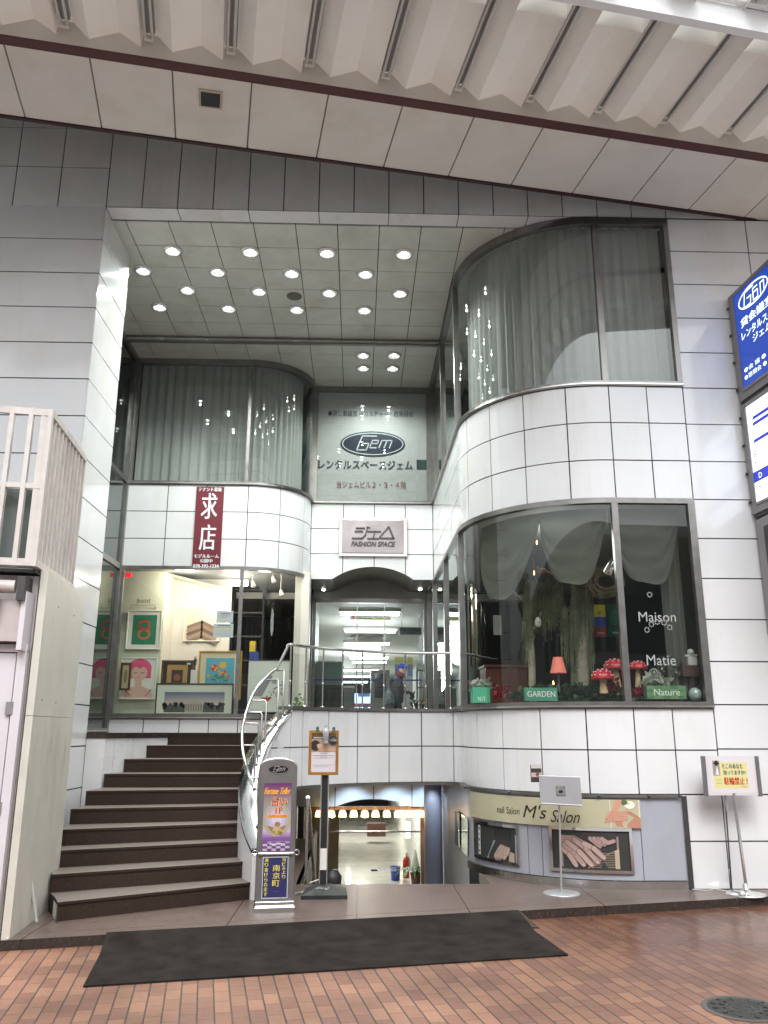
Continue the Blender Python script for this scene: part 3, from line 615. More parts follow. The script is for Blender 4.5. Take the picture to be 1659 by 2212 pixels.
# parapet cap beside the stairs: a twisting steel ribbon from the pavement up to the balcony
ZCP = [(-.62, .36), (-.46, .43), (.0, .70), (.3, .95), (.65, 1.28), (1.0, 1.58), (1.25, 1.79), (4, 1.79)]
def ZC(y):
    for (a, za), (b, zb) in zip(ZCP, ZCP[1:]):
        if y <= b: return za+(zb-za)*(y-a)/(b-a)
    return 1.79
def solve(p, y0=-.8, y1=2.2, off=0):
    best = None
    for i in range(600):
        y = y0+(y1-y0)*i/599; q = at(p, Y=y); e = abs(q.z-ZC(y)-off)
        if best is None or e < best[0]: best = (e, q)
    return best[1]
inn_px = [(330, 2095), (250, 1900), (213, 1700), (205, 1550), (220, 1420), (245, 1320), (285, 1210), (330, 1110), (420, 985), (500, 890), (565, 815)]
CAPI = [solve(YS(*p)) for p in inn_px]
POL = mat('mirror_steel_sheet', (.78, .79, .82), .16, 1, var=.04, scale=3, bump=.25, bscale=5)
def smooth_poly(P, k=4):
    o = []
    for i in range(len(P)-1):
        p0, p1, p2, p3 = P[max(i-1, 0)], P[i], P[i+1], P[min(i+2, len(P)-1)]
        for j in range(k):
            t = j/k; o.append(.5*((2*p1)+(p2-p0)*t+(2*p0-5*p1+4*p2-p3)*t*t+(3*p1-p0-3*p2+p3)*t**3))
    return o+[P[-1]]
ci = smooth_poly(CAPI); co = []
for k in range(len(ci)):     # outer edge: same height on the balcony wall path
    z = ci[k].z; d = 0
    while d < sJ and captop(d) < z: d += .005
    q = BAL.at(min(d, sJ), .012); co.append(Vector((q.x, q.y, captop(min(d, sJ)))))
m = M(); vs = []
for a, b in zip(ci, co): vs += [a, b, b-Vector((0, 0, .03)), a-Vector((0, 0, .03))]
m.add(vs, [(4*i+k, 4*i+(k+1) % 4, 4*i+4+(k+1) % 4, 4*i+4+k) for i in range(len(ci)-1) for k in range(4)]+[(0, 1, 2, 3), (4*len(ci)-4, 4*len(ci)-1, 4*len(ci)-2, 4*len(ci)-3)], POL, True)
m.build('steel_cap', st)
m = M(); vs = []
for a, b in zip(ci, co):
    a2 = a+(b-a)*.02; b2 = b-(b-a)*.1
    vs += [(a2.x, a2.y, 0), (a2.x, a2.y, a.z-.03), (b2.x, b2.y, b.z-.03), (b2.x, b2.y, 0)]
m.add(vs, [(4*i+k, 4*i+4+k, 4*i+5+k, 4*i+1+k) for i in range(len(ci)-1) for k in range(3)]+[(0, 1, 2, 3)], WHITE_M); m.build('parapet', st)
# handrail
rl = thing('handrail', 'curved steel handrail running up the stairs and along the balcony', 'railing', (-1.2, .5, .4))
hp = [(355, 1535), (300, 1400), (262, 1265), (240, 1100), (243, 980), (258, 900), (285, 800), (340, 660), (410, 560), (480, 490), (560, 420)]
HR = []
for i, p in enumerate(hp):
    best = None
    for k in range(500):
        y = -.9+2.2*k/499; q = at(YS(*p), Y=y); e = abs(q.z-(ZC(y)+.55))
        if best is None or e < best[0]: best = (e, q)
    HR.append(best[1])
top = at(YS(665, 212), Y=HR[-1].y+.02)
m = M(); hs2 = smooth_poly(HR); m.tube(hs2, .017, CHROME, 10); m.tube([hs2[-1], top], .017, CHROME, 10); m.build('stair_rail', rl)
bal_px = [(65, 1187), (120, 1190), (228, 1196), (350, 1203), (487, 1211), (628, 1217), (778, 1220), (928, 1222), (1075, 1222), (1225, 1222)]
bp_ = []
for i, p in enumerate(bal_px):
    h = BAL.hit(Z6(p[0], 1660)); q = BAL.at(max(sJ+.02, h[0]), -.1); bp_.append(Vector((q.x, q.y, 2.56)))
bp_[0] = top
m = M(); m.tube(smooth_poly(bp_, 3), .02, CHROME, 10); m.build('balcony_rail', rl)
for q in bp_[1:]:
    m = M(); m.tube([(q.x, q.y, 1.82), (q.x, q.y, 2.55)], .011, STEEL, 8); m.lathe([(.03, 0), (.03, .012), (.012, .02)], (q.x, q.y, 1.828), STEEL, 12)
    m.ball((q.x, q.y, 2.12), .02, STEEL, 8); m.build('post', rl)
for a, b in zip(bp_[1:], bp_[2:]):
    d = (b-a)*.06; m = M(); m.quad(a+d+Vector((0, 0, -.66)), b-d+Vector((0, 0, -.66)), b-d+Vector((0, 0, -.1)), a+d+Vector((0, 0, -.1)), GLASS); m.build('glass_panel', rl)
for p in ((595, 440, 830), (512, 528, 960), (438, 622, 1095), (380, 730, 1220), (342, 842, 1290), (320, 980, 1480), (345, 1300, 1850)):
    # post stands on the cap, a short arm reaches over to the rail
    b = solve(YS(p[0]-15, p[2])); j = min(range(len(ci)), key=lambda i: abs(ci[i].y-b.y)); base = (ci[j]+co[j])/2
    base = ci[j]*.35+co[j]*.65
    i = min(range(len(hs2)), key=lambda i: (hs2[i].xy-base.xy).length); r = hs2[i]
    m = M(); tz = r.z-.03; m.tube([(base.x, base.y, base.z-.02), (base.x, base.y, tz-.02), (base.x*.9+r.x*.1, base.y*.9+r.y*.1, tz), (r.x, r.y, tz), (r.x, r.y, r.z)], .01, STEEL, 8)
    m.lathe([(.028, 0), (.028, .01), (.01, .016)], (base.x, base.y, base.z-.006), STEEL, 12); m.build('post', rl)
# =================================================================== ARCADE ROOF
rf = thing('arcade_roof', 'pleated cream arcade roof with maroon beam and flat soffit panels above the street', 'roof', (0, -2, 7.8))
ra = R(9.9); RU = Vector((math.cos(ra), math.sin(ra), 0)); RN = Vector((-math.sin(ra), math.cos(ra), 0)); RO = Vector((.43, -1.92, 0))
def rp(u, v, z): q = RO+RU*u+RN*v; return (q.x, q.y, z)
PER = .772; K0, K1 = -9, 12
m = M()
for k in range(K0, K1):
    a, b = k*PER+.008, (k+1)*PER-.008; m.add([rp(a, .115, 7.8), rp(b, .115, 7.8), rp(b, 1.1, 7.8), rp(a, 1.1, 7.8), rp(a, .115, 7.815), rp(b, .115, 7.815), rp(b, 1.1, 7.815), rp(a, 1.1, 7.815)],
        [(3, 2, 1, 0), (0, 1, 5, 4), (1, 2, 6, 5), (2, 3, 7, 6), (3, 0, 4, 7)], SOFF)
m.add([rp(K0*PER, .1, 7.818), rp(K1*PER, .1, 7.818), rp(K1*PER, 1.12, 7.818), rp(K0*PER, 1.12, 7.818)], [(3, 2, 1, 0)], mat('soffit_joint_grey', (.3, .28, .27), .7, var=0))
m.build('soffit_panels', rf)
def rbox(m, u0, u1, v0, v1, z0, z1, mt):
    c = [rp(u, v, z) for z in (z0, z1) for u, v in ((u0, v0), (u1, v0), (u1, v1), (u0, v1))]
    m.add(c, [(3, 2, 1, 0), (4, 5, 6, 7), (0, 1, 5, 4), (1, 2, 6, 5), (2, 3, 7, 6), (3, 0, 4, 7)], mt)
m = M(); rbox(m, K0*PER, K1*PER, .0, .11, 7.785, 7.83, MAROON); m.build('beam', rf)
m = M(); rbox(m, K0*PER, K1*PER, 1.11, 1.15, 7.785, 7.9, mat('dark_maroon_trim', (.055, .02, .021), .6)); rbox(m, K0*PER, K1*PER, 1.14, 1.2, 7.9, 9.35, DARK); m.build('edge_trim', rf)
m = M()
for k in range(K0, K1):
    for (u0, u1) in ((0, .3), (.3, .47)):
        pass
    A, Bp, Cp = (k*PER, 7.9), (k*PER+.27, 8.03), (k*PER+.48, 7.9); S0, S1 = (k*PER+.49, 8.06), (k*PER+.62, 8.06); A2 = ((k+1)*PER, 7.9)
    for (p, q), vv in (((A, Bp), -1.14), ((Bp, Cp), -1.14), ((Cp, S0), -2), ((S0, S1), -2), ((S1, A2), -2)):
        m.add([rp(p[0], 0, p[1]), rp(q[0], 0, q[1]), rp(q[0], vv, q[1]), rp(p[0], vv, p[1])], [(0, 1, 2, 3)], PLEAT)
    m.add([rp(*p) for p in ((A[0], -.002, 7.8), (A2[0], -.002, 7.8), (A2[0], -.002, 8.3), (A[0], -.002, 8.3))], [(3, 2, 1, 0)], PLEAT)
m.build('pleated_panels', rf)
_t = PLEAT.node_tree; _tr = _t.nodes.new('ShaderNodeBsdfTranslucent'); _tr.inputs[0].default_value = (.8, .75, .7, 1); _mx = _t.nodes.new('ShaderNodeMixShader'); _mx.inputs[0].default_value = .1
_t.links.new(_t.nodes['Principled BSDF'].outputs[0], _mx.inputs[1]); _t.links.new(_tr.outputs[0], _mx.inputs[2]); _t.links.new(_mx.outputs[0], _t.nodes['Material Output'].inputs[0])
WELLM = mat('white_light_well', (.85, .83, .78), .5, var=0); _t = WELLM.node_tree; _tr = _t.nodes.new('ShaderNodeBsdfTranslucent'); _tr.inputs[0].default_value = (.9, .87, .8, 1); _mx = _t.nodes.new('ShaderNodeMixShader'); _mx.inputs[0].default_value = .85
_t.links.new(_t.nodes['Principled BSDF'].outputs[0], _mx.inputs[1]); _t.links.new(_tr.outputs[0], _mx.inputs[2]); _t.links.new(_mx.outputs[0], _t.nodes['Material Output'].inputs[0])
m = M()
for k in range(K0, K1):
    A, Cp = k*PER, k*PER+.48; u = [A+.48*i/8 for i in range(9)]; vs = []
    for i, x in enumerate(u):
        bow = .06*math.sin(math.pi*i/8); vs += [rp(x, -1.15, 7.9), rp(x, -1.24-bow, 8.3), rp(x, -1.5, 8.75)]
    m.add(vs, [(3*i+j, 3*i+3+j, 3*i+4+j, 3*i+1+j) for i in range(8) for j in range(2)], WELLM, True)
m.build('light_well', rf)
GIRW = mat('white_girder_paint', (.85, .85, .86), .4, var=.015)
m = M(); rbox(m, K0*PER, K1*PER, -1.56, -1.48, 7.7, 7.94, GIRW); rbox(m, K0*PER, K1*PER, -1.62, -1.57, 7.94, 8.06, GIRW)
for k in range(-8, 10, 3): rbox(m, k*PER+.2, k*PER+.206, -1.562, -1.56, 7.71, 7.94, JOINT)
m.build('girder', rf)
m = M()
for k in range(4): rbox(m, K0*PER, K1*PER, -1.9-.0*k, -1.86, 8.2+.14*k, 8.28+.14*k, mat('grey_louvre', (.5, .5, .52), .5, var=.02))
for k in range(-8, 12, 2): rbox(m, k*PER+.55, k*PER+.65, -1.86, -1.8, 8.0, 8.8, WHITE_M)
m.build('louvre', rf)
m = M(); rbox(m, K0*PER, K1*PER, .02, 1.2, 8.9, 9.0, DARK); rbox(m, K0*PER, K1*PER, 1.2, 3.2, 9.36, 9.42, DARK); m.build('roof_deck', rf)
tub = None
for k in range(-6, 8):
    u = k*PER+.555; lab = ''
    t = thing('tube_light', 'unlit twin tube light in a slot of the pleated arcade roof', 'tube light', rp(u, -.05, 7.95), 'unlit tube lights in the slots of the arcade roof')
    m = M()
    for du in (-.035, .03): m.tube([rp(u+du, -.06, 7.955), rp(u+du, -1.7, 7.955)], .015, mat('unlit_tube', (.62, .6, .58), .2, var=.02), 8)
    m.build('tube', t); m = M(); rbox(m, u-.055, u+.055, -.1, -1.7, 7.985, 8.05, mat('tube_fitting_grey', (.3, .29, .28), .4, var=.03)); rbox(m, u-.045, u+.04, -.04, -.075, 7.94, 7.975, SOFF); m.build('fitting', t)
for k in range(-2, 6):
    if k % 2 == 0:
        q = rp(k*PER+.25, -1.42, 8.0); m = M(); m.ball(q, .055, mat('opal_globe', (.62, .6, .58), .4, var=0), 14); m.tube([q, (q[0], q[1], 8.45)], .015, SOFF)
        m.build('globe_lamp', None, 'round opal globe lamp hanging behind the white roof girder', 'lamp', 'globe lamps behind the roof girder', loc=q)
m = M(); vp = [at(Z1(*p), Z=7.795) for p in ((858, 383), (962, 397), (958, 470), (860, 457))]; c = sum(vp, Vector())/4
m.add([p+Vector((0, 0, -.012)) for p in vp]+[p+Vector((0, 0, .003)) for p in vp], [(3, 2, 1, 0), (0, 1, 5, 4), (1, 2, 6, 5), (2, 3, 7, 6), (3, 0, 4, 7)], mat('yellowed_frame', (.55, .46, .34), .5))
vt = m.build('roof_vent', None, 'small square dark vent with cream frame in the soffit panel', 'vent', loc=c)
m = M(); m.add([c+(p-c)*.82+Vector((0, 0, -.014)) for p in vp], [(3, 2, 1, 0)], BLACK); m.build('dark_grille', vt)
# =================================================================== RECESS DOWNLIGHTS
BULB = mat('lit_bulb', (1, 1, 1), .5, var=0, emit=11, ecol=(.95, 1, .96)); TRIM = mat('downlight_trim', (.8, .8, .78), .25, .3, var=.02); REFL = mat('downlight_cup', (.85, .86, .84), .3, .2, var=0)
rows_ = [[(746, 203), (1081, 208), (1413, 213)], [(619, 289), (941, 295), (1260, 301), (1579, 304)], [(810, 373), (1119, 379), (1423, 386)], [(690, 447), (987, 453), (1283, 458), (1574, 461)], [(1569, 656)], [(1569, 711)]]
r4 = [[(86, 218)], [], [(69, 388)], [], [(43, 656)], [(37, 712)]]
nth = ['first', 'second', 'third', 'fourth']; rowname = ['front row', 'second row', 'third row', 'fourth row', 'front pair over the lettered glass', 'rear pair over the lettered glass']
proto = None
for ri, (ra_, rb_) in enumerate(zip(rows_, r4)):
    pts = [at(Z3(*p), Z=7.76) for p in ra_]+[at(Z4(*p), Z=7.76) for p in rb_]
    for ci_, q in enumerate(pts):
        lab = ('%s lit downlight from the left in the %s of the recess ceiling' % (nth[ci_], rowname[ri])) if ri < 4 else '%s lit downlight of the %s' % (['left', 'right'][ci_], rowname[ri])
        if proto is None:
            proto = t = thing('downlight', lab, 'downlight', q, 'lit round downlights in the recess ceiling')
            m = M(); m.lathe([(.085, .004), (.125, .004), (.128, -.004), (.122, -.022), (.1, -.03), (.092, -.028), (.085, .0)], q, TRIM, 28); m.build('trim_ring', t)
            m = M(); m.lathe([(.088, -.006), (.07, .002), (.05, .004), (.0, .004)], q, REFL, 24); m.build('reflector', t)
            m = M(); m.ball((q.x, q.y, q.z-.004), .034, BULB, 16, sz=.6); m.build('bulb', t)
        else: t = copy_tree(proto, q)
        t['label'] = lab
        lamp('downlight_beam', 'SPOT', (q.x, q.y, q.z-.08), 21, (.94, 1, .95), t, size=.018, spot=R(150))
q = at(Z3(1271, 404), Z=7.755); m = M(); m.lathe([(0, -.008), (.1, -.008), (.11, 0), (.11, .01)], q, mat('speaker_mesh', (.16, .16, .13), .7, var=.1, scale=200), 24); m.build('ceiling_speaker', None, 'round unlit dark speaker grille among the recess downlights', 'speaker', loc=q)
# =================================================================== NEIGHBOURING SHOP ON THE LEFT
nb = thing('neighbour_shop', 'cream boarded side wall of the neighbouring shop with white steel door at left edge', 'building', (-2.8, -1.2, 0))
NA, NB = Vector((-2.695, -1.97, 0)), Vector((-2.83, -.56, 0)); nf = Vector((-math.cos(R(11)), -math.sin(R(11)), 0))
m = M()
def slab(A, B_, z0, z1, th, mt):
    e = (B_-A).normalized(); n = Vector((e.y, -e.x, 0))*th
    m.obox(((A+B_)/2-n/2)+Vector((0, 0, (z0+z1)/2)), (B_-A)/2, n/2, Vector((0, 0, (z1-z0)/2)), mt)
slab(NA, NB, .0, 1.66, -.06, CREAM); slab(NA, NB-(NB-NA)*.0, 1.664, 2.86, -.06, CREAM); m.build('side_board', nb)
m = M(); e = (NB-NA).normalized()
F0 = NA+Vector((-.03, -.0, 0))
m.obox(F0+nf*1.5+Vector((0, .5, 1.41)), nf*1.5, Vector((0, .45, 0)), Vector((0, 0, 1.41)), mat('neighbour_wall', (.6, .56, .55), .5)); m.build('wall', nb)
m = M(); m.obox(F0+nf*.035+Vector((0, -.01, 1.09)), nf*.035, Vector((.0, .03, 0)), Vector((0, 0, 1.09)), DOORW); m.obox(F0+nf*1.0+Vector((0, -.005, 2.2)), nf*1.0, Vector((0, .03, 0)), Vector((0, 0, .03)), DOORW); m.build('door_frame', nb)
m = M(); m.obox(F0+nf*.56+Vector((0, -.0, 1.06)), nf*.475, Vector((0, .02, 0)), Vector((0, 0, 1.1)), DOORW); dd = m.build('door', nb)
for z in (.22, .95, 1.72):
    m = M(); m.obox(F0+nf*.085+Vector((0, -.035, z)), nf*.028, Vector((0, .012, 0)), Vector((0, 0, .05)), mat('hinge_grey', (.35, .33, .33), .4, .5)); m.build('hinge', dd)
m = M(); m.ball(F0+nf*.2+Vector((0, -.05, 1.32)), .02, DARKMET, 8); m.build('lock', dd)
m = M(); m.obox(F0+nf*.9+Vector((0, -.06, 2.42)), nf*.86, Vector((0, .07, 0)), Vector((0, 0, .17)), mat('shutter_box_pink', (.5, .43, .43), .45, var=.05)); m.obox(F0+nf*.03+Vector((0, -.05, 2.42)), nf*.02, Vector((0, .09, 0)), Vector((0, 0, .24)), DOORW); m.build('shutter_box', nb)
m = M(); m.tube([F0+nf*.1+Vector((0, -.16, 2.69)), F0+nf*1.8+Vector((0, -.16, 2.69))], .055, mat('awning_roll', (.55, .48, .46), .5)); m.obox(F0+nf*.05+Vector((0, -.1, 2.68)), nf*.03, Vector((0, .08, 0)), Vector((0, 0, .1)), DARKMET)
m.obox(F0+nf*.9+Vector((0, -.2, 2.56)), nf*.7, Vector((0, .01, 0)), Vector((0, 0, .09)), mat('teal_canvas', (.01, .1, .1), .7)); m.build('awning', nb)
for p in ((640, 620), (835, 725), (425, 1780), (605, 1810)):
    a = .3165/1.8228; px = (p[0]*a, 2200/1.8228+p[1]*a); d = ray(*px); n = Vector((e.y, -e.x, 0)); t = ((NA-CAM).dot(n))/d.dot(n); q = CAM+d*t
    m = M(); m.tube([q, q+n*.05, q+n*.06+Vector((0, 0, .02))], .008, mat('rusty_hook', (.08, .05, .04), .7), 6); m.build('hook', nb)
# slatted screen above
ls = thing('louvre_screen', 'white slatted metal screen box above the cream side wall of the neighbouring shop', 'screen', (-2.8, -1.4, 2.86))
SA, SB = Vector((-2.70, -2.12, 0)), Vector((-2.81, -.86, 0)); se = (SB-SA).normalized(); sn = Vector((se.y, -se.x, 0))
SLAT = mat('aged_white_paint', (.62, .57, .54), .5, var=.06, scale=8, stain=.35)
z0, z1, zm = 2.87, 4.26, 3.56
m = M()
for A, B_ in ((SA, SB), (SA, SA+nf*1.2)):
    for z in (z0+.03, z1-.03): m.obox((A+B_)/2+Vector((0, 0, z)), (B_-A)/2, Vector((.02, .02, 0)), Vector((0, 0, .03)), SLAT)
m.obox((SA+SA+nf*1.2)/2+Vector((0, 0, zm)), nf*.6, Vector((0, .015, 0)), Vector((0, 0, .022)), SLAT)
m.build('frame', ls)
for k in range(11):
    p = SA+(SB-SA)*(k/10); m = M(); m.obox(p-sn*.03+Vector((0, 0, (z0+z1)/2)), sn*.045+se*.01, se*.012, Vector((0, 0, (z1-z0)/2-.004)), SLAT); m.build('slat', ls)
m = M(); m.obox((SA+SB)/2-sn*.05+Vector((0, 0, (zm+z1-.1)/2)), (SB-SA)/2, sn*.01, Vector((0, 0, (z1-.1-zm)/2)), SLAT); m.build('back_sheet', ls)
for k in (0, .155, .31, .465, .62, .8):
    m = M(); p = SA+nf*k; m.obox(p+Vector((0, 0, (z0+z1)/2)), nf*.018, Vector((0, .02, 0)), Vector((0, 0, (z1-z0)/2+.002)), SLAT); m.build('upright', ls)
m = M(); m.obox(SA+nf*.6+Vector((0, .12, (z0+zm)/2)), nf*.55, Vector((0, .01, 0)), Vector((0, 0, (zm-z0)/2)), mat('grey_green_sheet', (.11, .13, .12), .6)); m.build('grey_panel', ls)
m = M(); m.obox(SA+nf*.9+Vector((0, .6, 3.62)), nf*.5+Vector((0, 0, .12)), Vector((0, .3, 0)), Vector((0, 0, .06)), MATS['teal_canvas']); m.build('teal_cover', ls)
m = M(); m.obox((SA+nf*.6+SB+nf*.6)/2+Vector((0, .05, z0-.02)), nf*.58, (SB-SA)/2*.9, Vector((0, 0, .015)), DARKMET); m.build('base_sheet', ls)
# buildings across the street (seen as reflections in the shop windows)
ob = thing('opposite_building', 'dark shop row across the street seen mirrored in the windows', 'building', (0, -14, 0))
m = M(); m.box(-40, 40, -16, -13.6, -.12, 6.4, mat('opposite_wall', (.78, .76, .75), .6)); m.box(-40, 40, -14, -11.6, 6.4, 6.7, mat('opposite_canopy', (.6, .58, .57), .6)); m.build('wall', ob)
for x in range(-5, 7):
    m = M(); m.box(x*3+.4, x*3+2.4, -13.6, -13.55, 3.6, 5.6, mat('opposite_glass', (.3, .34, .36), .1)); m.build('window', ob)
# =================================================================== SIGNS ON THE BUILDING
IW = ink((.85, .85, .85)); IB = ink((.012, .014, .02)); NAVY = ink((.012, .018, .05), .3); RED = ink((.32, .02, .02))
def dec(p, Y): return at(p, Y=Y)
# lettering of the centre window
wl = M(); Yp = 5.42
def yb(m, x0, y0, x1, y1, Y):   # board with lower-left at (x0,y1) spanning to (x1,y0)
    a = at((x0, y1), Y=Y); b = at((x1, y1), Y=Y); c = at((x0, y0), Y=Y); return Board(m, a, (1, 0, 0), (0, 0, 1)), b.x-a.x, c.z-a.z
B, W_, H_ = yb(wl, 709, 886, 893, 899, Yp); B.text('●貸し会議室 ●カルチャー・教育研修', 0, 0, W_, H_, NAVY)
B, W_, H_ = yb(wl, 735, 931, 875, 985, Yp); B.logo(W_/2, H_/2, W_/2, H_/2, NAVY, ink((.6, .65, .68)))
B, W_, H_ = yb(wl, 688, 993, 891, 1012, Yp); B.text('レンタルスペースジェム', 0, 0, W_, H_, IB, bold=.003)
B, W_, H_ = yb(wl, 900, 993, 921, 1013, Yp); B.rect(0, 0, W_, H_, ink((.04, .07, .07)))
B, W_, H_ = yb(wl, 727, 1039, 877, 1054, Yp); B.text('当ジェムビル２・３・４階', 0, 0, W_, H_, ink((.2, .02, .02)))
wl.build('window_lettering', None, 'dark oval emblem and Japanese lettering on the frosted centre window', 'lettering', loc=(.2, Yp, 6))
# tenant banner
bn = M(); a = at((414, 1228), Y=4.275); b = at((475, 1228), Y=4.275); c = at((419, 1051), Y=4.275); B = Board(bn, a, (1, 0, 0), (0, 0, 1)); W_, H_ = b.x-a.x, c.z-a.z
MB_ = ink((.16, .012, .025), .6); bn.obox(a+Vector((W_/2, .004, H_/2)), (W_/2, 0, 0), (0, .004, 0), (0, 0, H_/2), MB_)
for tx, u0, v0, u1, v1 in (('テナント募集', .08, .94, .92, .99), ('求', .22, .6, .78, .92), ('店', .22, .22, .78, .53), ('モデルルーム', .06, .125, .94, .172), ('公開中', .28, .07, .72, .115), ('078-392-1234', .05, .008, .95, .05)):
    B.text(tx, W_*u0, H_*v0, W_*u1, H_*v1, IW, .006, bold=.003 if len(tx) > 2 else .006)
bn.build('tenant_banner', None, 'tall maroon banner with white Japanese characters on the white band above the gallery', 'banner', loc=a)
# metal plate over the entrance
pl = thing('metal_nameplate', 'brushed metal plate with raised lettering above the arched entrance', 'sign', at(Z6(680, 535), Y=5.37))
def z6b(m, x0, y0, x1, y1, Y): p, q = Z6(x0, y0), Z6(x1, y1); return yb(m, p[0], p[1], q[0], q[1], Y)
m = M(); B, W_, H_ = z6b(m, 430, 255, 928, 535, 5.36); ROSE = mat('rose_steel', (.7, .6, .57), .2, 1, var=.05)
m.obox(B.o+Vector((W_/2, .0, H_/2)), (W_/2, 0, 0), (0, .015, 0), (0, 0, H_/2), ROSE); m.build('border', pl, bevel=.006)
m = M(); B, W_, H_ = z6b(m, 455, 268, 903, 512, 5.335); m.obox(B.o+Vector((W_/2, .005, H_/2)), (W_/2, 0, 0), (0, .014, 0), (0, 0, H_/2), mat('plate_steel', (.4, .36, .37), .3, 1, var=.1, scale=3)); m.build('plate', pl, bevel=.008)
LT = mat('letter_steel', (.1, .09, .09), .35, .3, var=.05)
def z6s(bd, o, pts): return [((Z6(x, y)[0]-o[0])*kx6, (o[1]-Z6(x, y)[1])*kx6) for x, y in pts]
m = M(); B, W_, H_ = z6b(m, 525, 315, 835, 465, 5.323); o6 = Z6(525, 465); kx6 = W_/(Z6(835, 0)[0]-Z6(525, 0)[0])
for pts, wd in (([(556, 328), (618, 328)], .022), ([(548, 352), (603, 352)], .022), ([(528, 404), (600, 404), (622, 382), (640, 322)], .024), ([(634, 318), (640, 326)], .016), ([(650, 318), (655, 326)], .016),
                ([(640, 352), (735, 352)], .02), ([(692, 352), (680, 402)], .022), ([(640, 405), (712, 405)], .02), ([(720, 405), (790, 318)], .022), ([(735, 402), (828, 402)], .024), ([(795, 318), (830, 402)], .03)):
    B.stroke(z6s(B, o6, pts), wd, LT, 0, .03)
m.build('emblem', pl)
m = M(); B, W_, H_ = z6b(m, 526, 428, 836, 462, 5.323); B.text('FASHION SPACE', 0, 0, W_, H_, LT, .004, shear=.18, ext=.02, bold=.004); m.build('lettering', pl)
# nail salon banner on the curved front
sp = M(); (s0, za), (s1, zb_) = RV.hit(Y3(200, 345)), RV.hit(Y3(1028, 380)); zt, zb = RV.hit(Y3(545, 301))[1], RV.hit(Y3(545, 437))[1]
BAN = mat('pale_olive_banner', (.5, .47, .32), .5, var=.04, scale=4); sheet(sp, RV, s0, s1, .022, zb, zt, BAN); sheet(sp, RV, s0, s1, .012, zb, zt, BAN)
class Curve(Board):
    def __init__(s, m, P, s0, z0, off): s.m = m; s.path = P; s.s0 = s0; s.z0 = z0; s.off = off
    def P(s, a, b, l): q = s.path.at(s.s0+a, s.off+l); return Vector((q.x, q.y, s.z0+b))
L_ = s1-s0; B = Curve(sp, RV, s0, zb, .022)
hx = lambda x: RV.hit(Y3(x, 400))[0]-s0
BR = ink((.03, .018, .012))
hb_ = zt-zb; B.text('nail Salon', hx(332), hb_*.33, hx(440), hb_*.58, BR); B.text("M's", hx(465), hb_*.24, hx(572), hb_*.72, BR, shear=.32); B.text('Salon', hx(597), hb_*.14, hx(733), hb_*.58, BR, shear=.32)
SKIN1 = ink((.62, .32, .22)); SKIN2 = ink((.5, .24, .16)); a0, a1 = hx(850), hx(1026)
_P = B.P; B.P = lambda x, y, l: _P(x, y*hb_/.33, l)
B.rect(a0+.06, .0, a1, .33, ink((.72, .66, .55)), .001)
B.poly([(a0+.12, .33), (a0+.1, .25), (a0+.0, .1), (a0+.06, .09), (a0+.2, .12), (a0+.26, .26), (a0+.2, .33)], SKIN1, .002)
B.poly([(a1, .0), (a1, .12), (a0+.26, .2), (a0+.1, .14), (a0+.01, .1), (a0+.02, .08), (a0+.1, .08), (a0+.12, .02), (a0+.3, .0)], SKIN2, .003)
for k in range(4): B.capsule([(a0+.02+.022*k, .075+.026*k), (a0+.1, .095+.026*k), (a0+.22, .1+.026*k)], .026, SKIN1, .004+.0008*k, ink((.38, .17, .11)))
B.disc(a0+.26, .27, .055, ink((.85, .85, .8)), .004, .045); B.disc(a0+.21, .3, .03, ink((.08, .16, .06)), .005); B.disc(a0+.25, .29, .014, ink((.7, .6, .1)), .006)
sp.build('salon_banner', None, 'pale olive banner reading nail Salon with a picture of hands on the lavender front', 'banner', loc=(*RV.at(s0), zb))
# picture panels in the small salon windows
def pic_on(nw, name, label, draw):
    o, a, b, zb, zt = nw; m = M(); B = Curve(m, RV, a, zb, .006); draw(B, b-a, zt-zb); return m.build(name, None, label, 'poster', loc=(*RV.at(a), zb))
def dr1(B, w, h):
    B.rect(0, 0, w, h, ink((.04, .045, .045)), .001); B.poly([(w*.35, 0), (w, 0), (w, h*.8), (w*.52, h*.55)], ink((.3, .36, .38)), .002)
    B.poly([(w*.55, .0), (w*.95, .0), (w*.95, h*.25), (w*.7, h*.4)], ink((.5, .38, .3)), .003)
    for k in range(6): B.poly([(w*(.55+.06*k), h), (w*(.59+.06*k), h), (w*(.57+.06*k), h*(.62-.04*(k % 3)))], ink((.015, .02, .02)), .003)
    B.rect(w*.1, h*.05, w*.17, h*.95, ink((.6, .62, .62)), .003)
    for k in range(5): B.rect(w*.115, h*(.12+.17*k), w*.155, h*(.2+.17*k), ink((.2, .35, .45) if k % 2 else (.1, .1, .1)), .004)
    for k in range(4): B.capsule([(w*(.56+.065*k), h*.1), (w*(.64+.06*k), h*(.3-.02*k)), (w*(.7+.05*k), h*(.42-.02*k))], w*.06, ink((.46, .35, .29)), .005+.001*k, ink((.2, .14, .11)))
